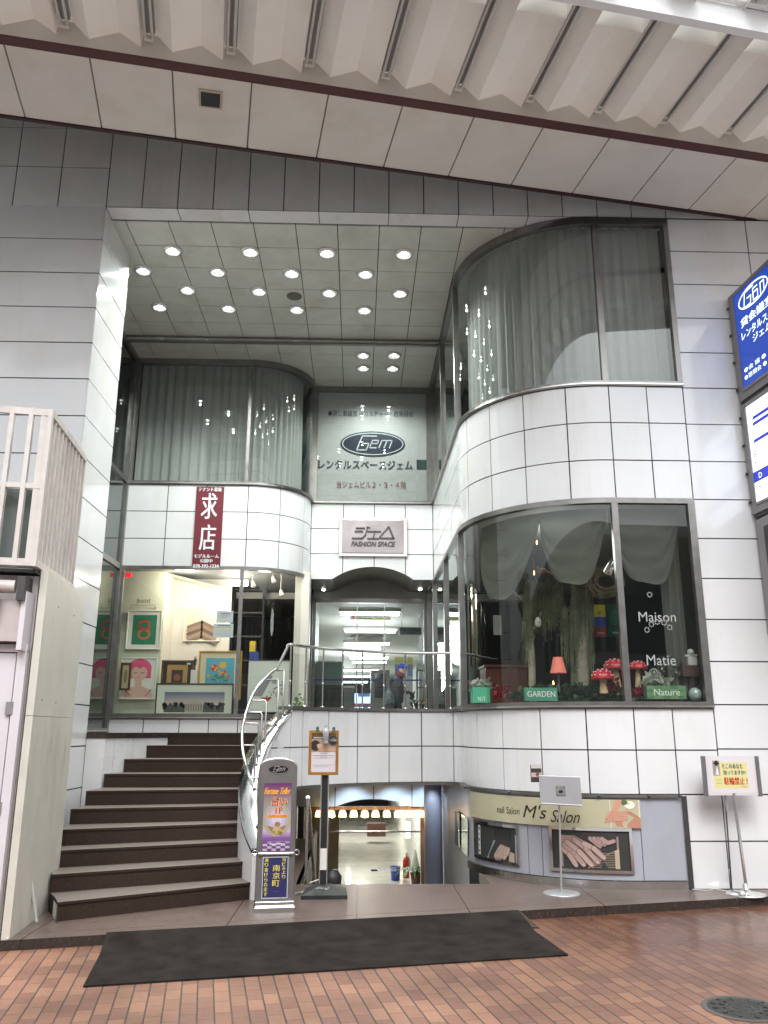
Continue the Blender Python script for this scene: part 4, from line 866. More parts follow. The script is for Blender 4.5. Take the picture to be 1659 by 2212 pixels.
def dr2(B, w, h):
    B.rect(0, 0, w, h, ink((.02, .02, .022)), .001); B.rect(w*.11, h*.04, w*.86, h*.86, ink((.33, .22, .2)), .002); B.poly([(w*.45, h*.04), (w*.86, h*.04), (w*.86, h*.55), (w*.6, h*.3)], ink((.55, .46, .33)), .003)
    for k in range(9): B.stroke([(w*(.5+.01*k), h*(.07+.045*k)), (w*.86, h*(.07+.045*k))], .004, ink((.4, .32, .22)), .004)
    S1, S2, S3 = ink((.42, .29, .26)), ink((.36, .24, .21)), ink((.46, .33, .29))
    B.poly([(w*.12, h*.86), (w*.3, h*.86), (w*.62, h*.52), (w*.66, h*.3), (w*.55, h*.1), (w*.3, h*.2), (w*.12, h*.55)], S2, .005)
    for k, (x, y, x2, y2) in enumerate(((.14, .5, .3, .1), (.16, .6, .4, .12), (.2, .68, .5, .12), (.3, .75, .58, .2), (.42, .66, .66, .32))):
        B.capsule([(w*x, h*y), (w*(x+x2)/2, h*((y+y2)/2+.06)), (w*x2, h*y2)], h*.13, S1 if k % 2 else S3, .006+.0015*k, ink((.16, .09, .08))); B.disc(w*x2, h*y2, h*.03, ink((.55, .41, .38)), .016)
    for k in range(4): B.capsule([(w*(.5+.05*k), h*(.8)), (w*(.56+.055*k), h*.7), (w*(.62+.06*k), h*(.6+.05*k))], h*.1, S1 if k % 2 else S2, .007+.001*k, ink((.16, .09, .08)))
pic_on(nw1, 'beauty_poster', 'dim poster of a hand behind the left small lavender-front window', dr1)
pic_on(nw2, 'foot_poster', 'poster of overlapping bare feet and hands in the wider small window', dr2)
# projecting light boxes at the right edge
def lightbox(name, label, ztop, zbot, draw, face):
    D = Vector((.09, -.996, 0)).normalized(); N = Vector((-D.y*-1, 0, 0)); N = Vector((D.y, -D.x, 0))   # N points left, to the camera side
    o = Vector((4.47, -.03, 0)); Lw = 1.5; t = thing(name, label, 'sign', (4.5, -.05, zbot))
    m = M(); m.obox(o+D*Lw/2-N*.14+Vector((0, 0, (ztop+zbot)/2)), D*Lw/2, N*.14, Vector((0, 0, (ztop-zbot)/2)), mat('sign_case_grey', (.3, .28, .28), .4, .3, var=.05)); m.build('case', t, bevel=.006)
    m = M(); m.obox(o+D*Lw/2-N*.14+Vector((0, 0, zbot-.025)), D*Lw/2*.98, N*.12, Vector((0, 0, .02)), BLACK); m.build('bottom_tray', t)
    m = M(); B = Board(m, o+D*.125+N*.004+Vector((0, 0, zbot+.12)), D, (0, 0, 1)); w_, h_ = Lw-.25, ztop-zbot-.18
    B.rect(0, 0, w_, h_, face, .0); draw(B, w_, h_); m.build('lit_face', t)
    m = M(); 
    for z in (zbot+.1, zbot+h_+.13):
        m.obox(o+D*(.125+w_/2)+N*.008+Vector((0, 0, z)), D*(w_/2+.02), N*.008, Vector((0, 0, .015)), MATS['sign_case_grey'])
    m.obox(o+D*.112+N*.008+Vector((0, 0, zbot+.12+h_/2)), D*.014, N*.008, Vector((0, 0, h_/2+.02)), MATS['sign_case_grey']); m.build('face_frame', t)
    for k in range(4):
        m = M(); m.ball(o-D*.0+N*.01+Vector((0, 0, zbot+.15+(ztop-zbot-.3)*k/3)), .018, DARKMET, 8); m.build('bolt', t)
BLU = mat('lit_blue_acrylic', (.005, .02, .12), .2, var=0, emit=.9, ecol=(.008, .035, .25)); LW_ = mat('lit_white_letters', (.8, .85, .9), .3, var=0, emit=.9, ecol=(.75, .9, 1)); WA = mat('lit_white_acrylic', (.8, .85, .9), .2, var=0, emit=.95, ecol=(.85, .95, 1)); LB = mat('lit_blue_letters', (.02, .02, .4), .3, var=0, emit=.4, ecol=(.02, .03, .6))
def d1(B, w, h):
    B.ring(.4, h-.17, .31, .13, .02, LW_); 
    for st in ([(.42, h-.08), (.24, h-.08), (.2, h-.26), (.34, h-.26), (.36, h-.17), (.28, h-.17)], [(.4, h-.17), (.5, h-.17), (.49, h-.26), (.4, h-.26), (.41, h-.12), (.5, h-.12)], [(.55, h-.26), (.56, h-.13), (.63, h-.13), (.62, h-.26)]): B.stroke(st, .016, LW_)
    B.text('貸会議室', .1, h-.47, .75, h-.36, LW_, bold=.004); B.text('レンタルスペース', .09, h-.62, .95, h-.52, LW_, bold=.002); B.text('ジェム', .3, h-.74, .66, h-.65, LW_, bold=.002)
    B.text('●会 議 ●', .06, .17, .5, .23, LW_); B.text('●懇親会 ●', .05, .08, .5, .14, LW_)
def d2(B, w, h):
    for k, (x, y, L) in enumerate(((.09, h-.2, .5), (.08, h-.27, .42), (.06, h-.47, .6))): B.poly([(x, y), (x+L, y), (x+L+.02, y+.04), (x+.03, y+.04)], LB)
    B.rect(.0, h-.545, w, h-.54, LB); B.text('8', .05, h-.64, .11, h-.56, LB); B.text('F', .05, h-.74, .1, h-.66, LB); B.rect(0, h-.8, w, h-.795, LB)
    B.rect(0, .22, w, .34, LB); B.text('D', .1, .25, .16, .31, LW_); B.rect(.03, .03, .035, .18, LB); B.text('フ', .06, .05, .13, .16, LB)
lightbox('blue_lightbox', 'lit blue projecting sign box with white lettering, upper of two at right edge', 6.67, 5.3, d1, BLU)
lightbox('white_lightbox', 'lit white projecting sign box with blue strokes, lower of two at right edge', 5.25, 3.93, d2, WA)
m = M(); m.obox((4.6, -.55, 2.4), (.14, 0, 0), (0, .5, 0), (0, 0, 1.46), MATS['sign_case_grey']); 
lb = thing('dark_signbox', 'grey metal sign case with dark panel below the white lit box', 'sign', (4.6, -.5, .95)); m = M(); m.obox((4.62, -.55, 3.2), (.13, 0, 0), (0, .5, 0), (0, 0, .66), MATS['sign_case_grey']); m.build('case', lb)
m = M(); m.obox((4.487, -.6, 3.2), (.004, 0, 0), (0, .38, 0), (0, 0, .55), BLACK); m.build('panel', lb)
# =================================================================== STREET FURNITURE
# tall advertising stand
ang = R(8); ga = Vector((math.cos(ang), math.sin(ang), 0)); go = Vector((-.735, -.79, 0)); gs = thing('advertising_stand', 'tall grey metal advertising stand with fortune telling poster beside the stairs', 'sign stand', go)
GM = mat('grey_stand_metal', (.2, .19, .185), .4, .5, var=.06); SC = .000675
def gb(m, l=.0): return Board(m, go-ga*(.556*.5*.0)+Vector((ga.y, -ga.x, 0))*(.06+l), ga, (0, 0, 1))
def gx(x, y=1000): return (x-(557+(1-0)*(y-70)*-.0+(0 if y > 0 else 0)) - (18 if y > 1300 else 0)*0-25)*SC
def gy(y): return (1985-y)*SC
CXg = lambda y: 588-(y-70)*.0145      # the stand leans a little in the picture (perspective); keep it vertical here
def G(x, y): return ((x-CXg(y))*SC, gy(y))
m = M(); B = gb(m); hw = .158; topz = gy(160)
outl = [(-hw, .06), (hw, .06), (hw, topz)]+[(hw*math.cos(R(a)), topz+.055*math.sin(R(a))) for a in range(10, 180, 10)]+[(-hw, topz)]
n = len(outl); fr = [B.P(a, b, 0) for a, b in outl]; bk = [B.P(a, b, -.1) for a, b in outl]
m.add(fr+bk, [tuple(range(n)), tuple(range(2*n-1, n-1, -1))]+[(n+i, n+(i+1) % n, (i+1) % n, i) for i in range(n)], GM); m.build('body', gs)
m = M(); B = gb(m); top_ = [B.P(hw*math.cos(R(a))*1.03, topz+.062*math.sin(R(a)), -.02) for a in range(0, 181, 10)]; m.tube(top_, .013, CHROME, 8); m.build('curved_top', gs)
for sx in (-1, 1):
    m = M(); B = gb(m); m.tube([B.P(sx*(hw+.005), .03, -.01), B.P(sx*(hw+.005), topz, -.01)], .014, GM, 8); m.build('side_post', gs)
    m = M(); m.tube([B.P(sx*(hw+.012)+sx*.022*math.cos(R(a))+sx*.02, gy(1290)+.022*math.sin(R(a)), 0) for a in range(0, 361, 30)], .005, STEEL, 6); m.build('hook_ring', gs)
m = M(); B = gb(m); m.tube([B.P(-hw, gy(1297), .012), B.P(hw, gy(1297), .012)], .014, CHROME, 8); m.build('cross_bar', gs)
m = M(); B = gb(m); m.obox(B.P(0, .05, .0), ga*.175, Vector((ga.y, -ga.x, 0))*.06, (0, 0, .02), CHROME); m.obox(B.P(0, .016, .02), ga*.182, Vector((ga.y, -ga.x, 0))*.085, (0, 0, .016), CHROME); m.build('base', gs, bevel=.006)
m = M(); B = gb(m); B.logo(0, gy(210), 150*SC, 66*SC, ink((.01, .01, .012), .2), ink((.45, .44, .43)), .003); m.build('emblem', gs)
m = M(); B = gb(m, .004); x0, y0 = G(380, 1265); x1, y1 = G(770, 390); pw, ph = x1-x0, y1-y0; B.o = B.P(-pw/2, y0, 0)
def lerp(a, b, t): return tuple(a[i]+(b[i]-a[i])*t for i in range(3))
stops = [(0, (.12, .04, .14)), (.18, (.2, .08, .28)), (.28, (.5, .36, .52)), (.38, (.42, .38, .3)), (.55, (.3, .26, .36)), (.72, (.28, .24, .2)), (.86, (.2, .09, .2)), (1, (.12, .02, .1))]
def grad(B, w, h, stops, n=30, l=.001):
    for k in range(n):
        t = (k+.5)/n
        for (t0, c0), (t1, c1) in zip(stops, stops[1:]):
            if t0 <= t <= t1: c = lerp(c0, c1, (t-t0)/(t1-t0)); break
        B.rect(0, h*k/n, w, h*(k+1)/n, ink(c), l)
grad(B, pw, ph, stops)
for r_, c_ in ((.5, (.38, .34, .24)), (.4, (.42, .36, .38)), (.3, (.48, .42, .55)), (.18, (.6, .52, .62))): B.disc(pw*.5, ph*.46, pw*r_, ink(c_), .002+.001*(.5-r_), ph*r_*.5, 26)
for k in range(6):
    for j in range(4):
        if (k+j) % 2 == 0: yy = ph*(.0+.035*j); B.poly([(pw*(.02+.16*k), yy), (pw*(.18+.16*k), yy), (pw*(.175+.16*k), yy+ph*.033), (pw*(.025+.16*k), yy+ph*.033)], ink((.5, .42, .55) if j < 3 else (.35, .28, .4)), .003)
OR = ink((.8, .36, .05)); B.text('Fortune Teller', pw*.04, ph*.83, pw*.96, ph*.93, OR, .004, shear=.3, bold=.003)
RE = ink((.62, .05, .02)); YE = ink((.85, .7, .4))
for mt_, bo, l_ in ((YE, .007, .004), (RE, .003, .006)):
    B.text('占い', pw*.3, ph*.66, pw*.84, ph*.8, mt_, l_, bold=bo); B.text('1F', pw*.44, ph*.55, pw*.68, ph*.635, mt_, l_, bold=bo)
B.rect(pw*.16, ph*.485, pw*.88, ph*.53, OR, .004); B.text('南京町入り口横', pw*.2, ph*.492, pw*.84, ph*.524, ink((.6, .12, .02)), .006)
AN = ink((.3, .17, .06)); AN2 = ink((.5, .36, .16)); B.poly([(pw*.5, ph*.33), (pw*.15, ph*.37), (pw*.3, ph*.29)], AN, .005); B.poly([(pw*.52, ph*.33), (pw*.85, ph*.37), (pw*.72, ph*.3)], AN, .005); B.disc(pw*.5, ph*.3, pw*.15, AN2, .006, ph*.06); B.disc(pw*.52, ph*.39, pw*.1, AN, .007, ph*.035); B.stroke([(pw*.4, ph*.28), (pw*.42, ph*.22)], pw*.09, AN2, .006); B.stroke([(pw*.58, ph*.28), (pw*.66, ph*.25)], pw*.1, AN, .006); B.stroke([(pw*.62, ph*.32), (pw*.74, ph*.27)], pw*.06, AN2, .007)
B.rect(pw*.24, ph*.13, pw*.82, ph*.145, ink((.26, .17, .34)), .0045); B.rect(pw*.26, ph*.095, pw*.8, ph*.105, IW, .0045)
m.build('poster', gs)
m = M(); B = gb(m, .004); x0, y0 = G(383, 1860); x1, y1 = G(735, 1338); pw, ph = x1-x0, y1-y0; B.o = B.P(-pw/2, y0, 0); B.rect(0, 0, pw, ph, ink((.62, .63, .68)), .001); B.rect(.006, .008, pw-.006, ph-.008, ink((.02, .022, .1)), .002); YL = ink((.72, .6, .12))
for tx, u, v0, v1, wd in (('当ビルより', .76, .45, .97, .14), ('南京町', .4, .25, .8, .28), ('へ', .45, .13, .2, .18), ('通り抜けられます', .08, .04, .97, .14)):
    n = len(tx); h1 = (v1-v0)/n
    for k, ch in enumerate(tx):
        sm = .82 if ch not in 'りよ' else .8
        if ch == 'へ': B.text(ch, pw*u, ph*(v1-.045), pw*(u+.18), ph*v1-.012, YL, .004); continue
        B.text(ch, pw*u, ph*(v1-h1*(k+sm)), pw*(u+wd), ph*(v1-h1*k), YL, .004, bold=.001)
m.build('lower_sign', gs)
# black weighted pole with framed notice
yp = -.22; ps = thing('notice_stand', 'black weighted pole stand carrying a gold framed salon notice', 'sign stand', (-.29, yp, 0))
m = M(); cx_, cy_ = -.29, -.24
vs = [(cx_-.22, cy_-.21, .0), (cx_+.22, cy_-.2, .0), (cx_+.2, cy_+.2, .0), (cx_-.2, cy_+.2, .0), (cx_-.22, cy_-.21, .035), (cx_+.22, cy_-.2, .035), (cx_+.2, cy_+.2, .035), (cx_-.2, cy_+.2, .035), (cx_-.05, cy_-.05, .1), (cx_+.05, cy_-.05, .1), (cx_+.05, cy_+.05, .1), (cx_-.05, cy_+.05, .1)]
m.add(vs, [(0, 1, 5, 4), (1, 2, 6, 5), (2, 3, 7, 6), (3, 0, 4, 7), (4, 5, 9, 8), (5, 6, 10, 9), (6, 7, 11, 10), (7, 4, 8, 11), (8, 9, 10, 11), (3, 2, 1, 0)], mat('black_rubber', (.018, .022, .022), .5)); m.build('weighted_base', ps)
pz = at(Y2(330, 640), Y=yp).z; px_ = at(Y2(325, 1000), Y=yp).x
m = M(); m.box(px_-.03, px_+.03, yp-.012, yp+.012, .08, pz+.3, BLACK)
m.build('pole', ps); 
for sx in (-.036, .036):
    m = M(); m.box(px_+sx-.006, px_+sx+.006, yp-.016, yp+.016, .08, pz+.3, STEEL); m.build('edge_rail', ps)
m = M(); zs0, zs1 = at(Y2(320, 1335), Y=yp).z, at(Y2(320, 1180), Y=yp).z; m.box(px_-.032, px_+.032, yp-.02, yp-.013, zs0, zs1, ink((.72, .7, .68))); m.build('white_wrap', ps)
GOLD = mat('gold_frame', (.42, .2, .05), .35, .5, var=.08); yf = yp-.05
m = M(); a, b = at(Y2(208, 648), Y=yf), at(Y2(432, 325), Y=yf); f_ = .028
for x0_, x1_, z0_, z1_ in ((a.x, b.x, a.z, a.z+f_), (a.x, b.x, b.z-f_, b.z), (a.x, a.x+f_, a.z+f_, b.z-f_), (b.x-f_, b.x, a.z+f_, b.z-f_)): m.box(x0_, x1_, yf-.01, yf+.012, z0_, z1_, GOLD)
m.build('frame', ps)
m = M(); B = Board(m, (a.x+f_, yf, a.z+f_), (1, 0, 0), (0, 0, 1)); w_, h_ = b.x-a.x-2*f_, b.z-a.z-2*f_
B.rect(0, 0, w_, h_, ink((.62, .57, .6)), .001); B.rect(0, h_*.52, w_, h_, ink((.4, .28, .22)), .002); B.rect(0, h_*.85, w_, h_, ink((.1, .07, .05)), .003)
B.disc(w_*.16, h_*.68, w_*.2, ink((.02, .016, .015)), .003, h_*.14); B.poly([(w_*.26, h_*.72), (w_*.5, h_*.68), (w_, h_*.6), (w_, h_*.53), (w_*.4, h_*.53), (w_*.24, h_*.62)], ink((.5, .3, .2)), .004); B.disc(w_*.33, h_*.68, w_*.11, ink((.6, .38, .27)), .005, h_*.05)
B.rect(0, h_*.52, w_, h_*.53, ink((.3, .2, .15)), .004); IG = ink((.2, .18, .2))
B.text('営業時間', w_*.36, h_*.46, w_*.64, h_*.49, IG); B.rect(w_*.06, h_*.42, w_*.94, h_*.43, IG, .003); B.rect(w_*.36, h_*.385, w_*.64, h_*.395, IG, .003); B.rect(w_*.1, h_*.355, w_*.9, h_*.362, IG, .003)
B.rect(w_*.06, h_*.178, w_*.94, h_*.185, IG, .003); B.rect(w_*.1, h_*.135, w_*.7, h_*.142, IG, .003)
B.rect(w_*.08, h_*.87, w_*.55, h_*.9, ink((.5, .44, .36)), .006); m.build('notice', ps)
m = M(); q = at(Y2(392, 395), Y=yf-.02); m.lathe([(0, .0), (.043, 0), (.043, .006), (0, .006)], q+Vector((0, .004, 0)), ink((.012, .012, .014)), 8, (0, -1, 0), False); B = Board(m, q+Vector((-.034, -.003, -.011)), (1, 0, 0), (0, 0, 1)); B.text('CLOSED', 0, 0, .068, .019, ink((.7, .7, .7)), .002); B.text('WE ARE', .02, .025, .05, .033, ink((.6, .6, .6)), .002); m.build('closed_plate', ps)
for px in ((278, 310), (395, 312)):
    q = at(Y2(*px), Y=yf-.0); m = M(); gm_ = mat('green_clip', (.01, .1, .06), .35); m.ball(q, .017, gm_, 10, sz=1.2); m.tube([q, q+Vector((0, 0, -.03))], [.012, .02], gm_, 8)
    m.build('green_clip', None, 'green clip gripping the gold frame, %s the hanging bottle' % ('left of' if px[0] < 300 else 'right of'), 'clip', 'green clips on the gold frame', loc=q)
q = at(Y2(336, 425), Y=yf-.06); q1 = at(Y2(334, 272), Y=yf-.06); h_ = q1.z-q.z; bt = thing('spray_bottle', 'pale grey pump bottle hanging in front of the gold framed notice', 'bottle', q)
BM = mat('pale_grey_plastic', (.5, .5, .53), .25, var=.03); m = M(); m.lathe([(0, 0), (.02, .003), (.024, .02), (.026, .05), (.029, .052), (.03, h_*.62), (.026, h_*.7), (.013, h_*.76), (.013, h_*.82), (.0, h_*.83)], q, BM, 16); m.build('body', bt)
m = M(); m.lathe([(0, h_*.82), (.015, h_*.82), (.015, h_*.9), (.006, h_*.91), (.006, h_*.98), (0, h_)], q, BM, 12); m.obox(q+Vector((.012, -.01, h_*.96)), (.016, 0, 0), (0, .006, 0), (0, 0, .005), BM); m.build('pump', bt)
m = M(); B = Board(m, q+Vector((-.016, -.031, h_*.36)), (1, 0, 0), (0, 0, 1))
for k in range(3): B.rect(0, .018*k, .032, .018*k+.006, ink((.2, .2, .25)), .0)
m.build('label', bt)
m = M(); m.tube([at(Y2(285, 318), Y=yf-.04), at(Y2(310, 335), Y=yf-.05), at(Y2(335, 330), Y=yf-.06), at(Y2(360, 335), Y=yf-.05), at(Y2(388, 320), Y=yf-.04)], .003, mat('wire_grey', (.4, .4, .4), .4, .8), 5); m.build('hanging_wire', bt)
# chain from the stand base
pts = [at(Y2(*p), Z=.02 if p[0] < 250 else .1) for p in ((118, 1510), (150, 1502), (190, 1500), (230, 1492), (270, 1478), (300, 1470), (340, 1480), (362, 1470))]
pts[0].z = .02; m = M(); sp_ = smooth_poly([Vector(p) for p in pts], 5); CH = mat('chain_steel', (.5, .5, .48), .3, .9)
L2 = []
for i in range(0, len(sp_)-1):
    a, b = sp_[i], sp_[i+1]; c = (a+b)/2; t = (b-a).normalized()*.022; s_ = Vector((0, 0, .01)) if i % 2 else Vector((t.y, -t.x, 0)).normalized()*.01
    m.tube([c+t*math.cos(R(x))+s_*math.sin(R(x)) for x in range(0, 361, 60)], .0035, CH, 5, False)
m.build('chain', None, 'steel chain looped round the foot of the black pole stand', 'chain', loc=pts[0])
# silver music-stand style board, seen from behind
yb_ = -.2; sv = thing('board_stand', 'silver pole stand with tilted board seen from behind, in front of the salon', 'sign stand', (2.04, -.19, 0)); SIL = mat('silver_paint', (.5, .5, .52), .35, .5, var=.04)
m = M(); m.lathe([(0, .012), (.17, .012), (.18, .006), (.18, 0)], (2.04, -.19, 0), SIL, 32); m.lathe([(.012, .01), (.012, .05)], (2.04, -.19, 0), SIL, 10); m.build('round_base', sv)
tp = at(Y3(627, 262), Y=yb_); m = M(); m.tube([(2.04, -.19, .01), (tp.x, yb_, tp.z)], .0105, SIL, 10); m.build('pole', sv)
A, B_, C_, D_ = [at(Y3(*p), Y=yb_-.03-(.03 if p[1] > 300 else -.02)) for p in ((537, 330), (742, 341), (730, 202), (527, 195))]
m = M(); th = Vector((0, -.012, 0)); m.add([A, B_, C_, D_, A+th, B_+th, C_+th, D_+th], [(0, 1, 2, 3), (7, 6, 5, 4), (0, 4, 5, 1), (1, 5, 6, 2), (2, 6, 7, 3), (3, 7, 4, 0)], mat('grey_board_back', (.28, .275, .29), .45, var=.03)); m.build('board', sv)
for (p, q_) in ((D_, C_), (A, B_)):
    m = M(); m.tube([p+th*.5, q_+th*.5], .009, SIL, 8); m.build('edge_strip', sv)
c = (A+B_+C_+D_)/4+Vector((0, -.02, 0)); m = M(); m.obox(c, (.045, 0, 0), (0, .004, 0), (0, .006, .045), STEEL); m.tube([c+Vector((0, -.01, 0)), c+Vector((0, -.02, -.01))], .018, DARKMET, 10)
for sx in (-1, 1):
    for sz in (-1, 1): m.ball(c+Vector((.035*sx, -.006, .035*sz)), .005, DARKMET, 6)
m.build('mounting_plate', sv)
a, b = at(Y3(491, 225), Y=yb_+.02), at(Y3(538, 140), Y=yb_+.02); m = M(); m.box(a.x, b.x, yb_+.0, yb_+.04, a.z, b.z, ink((.05, .03, .03))); B = Board(m, (a.x, yb_-.0005, a.z), (1, 0, 0), (0, 0, 1)); w_, h_ = b.x-a.x, b.z-a.z
B.rect(0, h_*.3, w_, h_*.55, ink((.5, .4, .36)), .001); B.rect(0, h_*.8, w_, h_, ink((.55, .5, .48)), .001); B.disc(w_*.6, h_*.45, w_*.2, ink((.2, .08, .06)), .002)
m.build('flyer_box', None, 'small dark flyer box on the top left corner of the silver board', 'flyer box', loc=a)
# bicycle parking notice
yn = -.25; npk = thing('parking_notice', 'steel pole stand with yellow no bicycle parking notice by the right wall', 'sign stand', (3.85, -.27, 0))
m = M(); m.lathe([(0, .11), (.02, .1), (.03, .05), (.06, .03), (.18, .015), (.19, .006), (.19, 0)], (3.85, -.27, 0), CHROME, 32); m.build('round_base', npk)
bt_ = at(Y3(1490, 290), Y=yn); m = M(); m.tube([(3.86, -.27, .05), (bt_.x, yn, bt_.z+.02)], .017, CHROME, 10); m.build('pole', npk)
b2 = at(Y3(1447, 290), Y=yn+.06); m = M(); m.tube([(3.77, -.14, .02), (b2.x, yn+.06, b2.z+.05)], .008, DARKMET, 8); m.tube([b2, b2+Vector((.01, 0, -.16))], .014, SIL, 8); m.build('rear_rod', npk)
a, b = at(Y3(1355, 290), Y=yn), at(Y3(1600, 97), Y=yn); m = M(); m.box(a.x, b.x, yn-.005, yn+.012, a.z, b.z, mat('white_board', (.68, .66, .68), .35, var=.02)); m.build('board', npk)
for x in (a.x, b.x):
    m = M(); m.box(x-.018, x+.016, yn-.02, yn+.02, a.z-.01, b.z, mat('grey_frame_bar', (.22, .22, .23), .35, .6)); m.build('frame_bar', npk)
m = M(); B = Board(m, (a.x, yn-.006, a.z), (1, 0, 0), (0, 0, 1)); w_, h_ = b.x-a.x, b.z-a.z
B.rect(w_*.09, h_*.06, w_*.93, h_*.94, ink((.7, .66, .68)), .001); B.rect(w_*.17, h_*.18, w_*.8, h_*.84, ink((.72, .66, .3)), .002); B.rect(w_*.16, h_*.5, w_*.29, h_*.88, ink((.3, .28, .27)), .003); B.disc(w_*.23, h_*.8, w_*.035, IB, .004); B.poly([(w_*.2, h_*.52), (w_*.27, h_*.52), (w_*.24, h_*.76)], ink((.75, .74, .72)), .004); B.poly([(w_*.17, h_*.8), (w_*.29, h_*.8), (w_*.23, h_*.9)], IB, .005)
IBL = ink((.04, .1, .22)); B.text('そこのあなた', w_*.33, h_*.68, w_*.72, h_*.8, IBL, .004, bold=.001); B.text('知ってますか?', w_*.35, h_*.52, w_*.76, h_*.64, IBL, .004, bold=.001); B.text('駐輪禁止 !', w_*.35, h_*.27, w_*.78, h_*.46, ink((.55, .06, .02)), .004, bold=.002)
B.rect(w_*.2, h_*.38, w_*.3, h_*.4, ink((.5, .45, .22)), .004); B.rect(w_*.2, h_*.3, w_*.3, h_*.32, ink((.5, .45, .22)), .004); B.rect(w_*.66, h_*.21, w_*.76, h_*.23, ink((.5, .38, .18)), .004); m.build('notice', npk)
# loose wires behind the notice stand
m = M(); m.tube(smooth_poly([Vector(p) for p in ((3.4, -.06, .012), (3.55, -.1, .01), (3.62, -.08, .02), (3.78, -.1, .012), (3.8, -.05, .2))], 4), .005, mat('white_cable', (.65, .63, .6), .5), 6); m.build('white_cable', None, 'thin white cable lying along the foot of the right wall', 'cable', loc=(3.5, -.1, 0))
# entrance mat over the kerb
m = M(); MATM = mat('charcoal_ribbed_mat', (.028, .023, .02), .9, var=.28, scale=5, bump=.5, bscale=300, spec=.12, stain=.25)
bl, br_ = at((230, 2015), Z=.012), at((1121, 1966.5), Z=.012); fl, fr_ = at(Y1(418, 1380), Z=SZ+.012), at(Y3(672, 1075), Z=SZ+.012)
ml, mr_ = bl+(fl-bl)*.3, br_+(fr_-br_)*.36; ml.z = mr_.z = SZ+.013; fm = at(Y1(1659, 1300), Z=SZ+.012); bm = (bl+br_)/2; bm = at((700, 1987), Z=.012); mm_ = (ml+mr_)/2
vs = []; nx = 40
for i in range(nx+1):
    t = i/nx; B0 = bl+(br_-bl)*t; M0 = ml+(mr_-ml)*t; F0_ = (fl+(fm-fl)*(t/.5) if t < .5 else fm+(fr_-fm)*((t-.5)/.5)); wv = .003*math.sin(t*37)
    for p in (B0+Vector((0, .02, 0)), B0, B0+(M0-B0)*.5, M0+Vector((0, 0, wv)), M0+(F0_-M0)*.5, F0_): vs.append(p)
n_ = 6; k0 = len(vs); fs = [(i*n_+k, (i+1)*n_+k, (i+1)*n_+k+1, i*n_+k+1) for i in range(nx) for k in range(n_-1)]
low = [p-Vector((0, 0, .012)) for p in vs]
edge = [(i*n_+5, (i+1)*n_+5, k0+(i+1)*n_+5, k0+i*n_+5) for i in range(nx)]+[(k+1, k, k0+k, k0+k+1) for k in range(5)]+[(nx*n_+k, nx*n_+k+1, k0+nx*n_+k+1, k0+nx*n_+k) for k in range(5)]
m.add(vs+low, fs+edge, MATM); m.build('entrance_mat', None, 'wide charcoal entrance mat laid over the kerb onto the brick street', 'mat', loc=mm_)
# grate side of the little ramp
m = M(); e0, e2 = at(Y3(432, 858), Z=.005), at(Y3(535, 945), Z=SZ+.004)
GR = mat('rusty_grate', (.16, .1, .08), .5, .4, var=.2, scale=40)
for k in range(12):
    t0, t1 = k/12, (k+.55)/12; a = e0+(e2-e0)*t0; b = e0+(e2-e0)*t1; o = Vector((-.07, -.01, .006)); m.add([a+o, b+o, b, a], [(0, 1, 2, 3)], GR)
m.add([e0+Vector((-.08, 0, -.004)), e0+Vector((0, 0, -.004)), e2+Vector((0, 0, -.002)), e2+Vector((-.08, 0, -.002))], [(3, 2, 1, 0)], BLACK); m.build('ramp_grate', None, 'small rusty metal ramp grating at the right end of the mat', 'grate', loc=e0)
# manhole
mc = at(Y3(1540, 1342), Z=SZ+.003); mh = thing('manhole_cover', 'dark round iron manhole cover in the brick street', 'manhole cover', mc)
IRON = mat('cast_iron', (.045, .045, .043), .6, .1, var=.2, scale=30, bump=.3); m = M(); m.lathe([(0, .003), (.205, .003), (.21, .0)], mc, IRON, 40)
for r_ in (.05, .1, .15): m.lathe([(r_-.012, .003), (r_-.008, .009), (r_+.008, .009), (r_+.012, .003)], mc, IRON, 32)
for k in range(12): a = R(30*k); m.obox(mc+Vector((math.cos(a)*.15, math.sin(a)*.15, .006)), (math.cos(a)*.04, math.sin(a)*.04, 0), (-math.sin(a)*.006, math.cos(a)*.006, 0), (0, 0, .003), IRON)
m.build('cover', mh); m = M(); m.lathe([(.212, .001), (.216, .004), (.24, .004), (.245, .0)], mc, mat('iron_ring', (.11, .1, .095), .6, .1), 40); m.build('ring', mh)
# white plastic bar leaning on the cream wall, white hose on the ground
PZ = lambda x, y: (.2729*x, 1481.24+.2729*y)
b0 = at(PZ(287, 1868), Z=.01); b1 = at(PZ(228, 1405), X=-2.72)
m = M(); 
for k in range(22): 
    p = b0+(b1-b0)*(k/22); q = b0+(b1-b0)*((k+.8)/22); m.tube([p, q], .014, mat('white_plastic', (.68, .68, .64), .5), 8)
m.tube([b0, b1], .011, MATS['white_plastic'], 8); m.build('plastic_bar', None, 'white ribbed plastic bar leaning against the cream side wall', 'bar', loc=b0)
m = M(); m.tube(smooth_poly([at(PZ(*p), Z=.012 if i < 3 else (-.03 if i == 3 else SZ+.01)) for i, p in enumerate(((118, 1955), (85, 1975), (60, 2000), (40, 2035), (0, 2075), (-60, 2110)))], 5), .009, MATS['white_cable'], 8); m.build('white_hose', None, 'white hose running over the kerb at the lower left corner', 'hose', loc=at(PZ(60, 2000), Z=0))
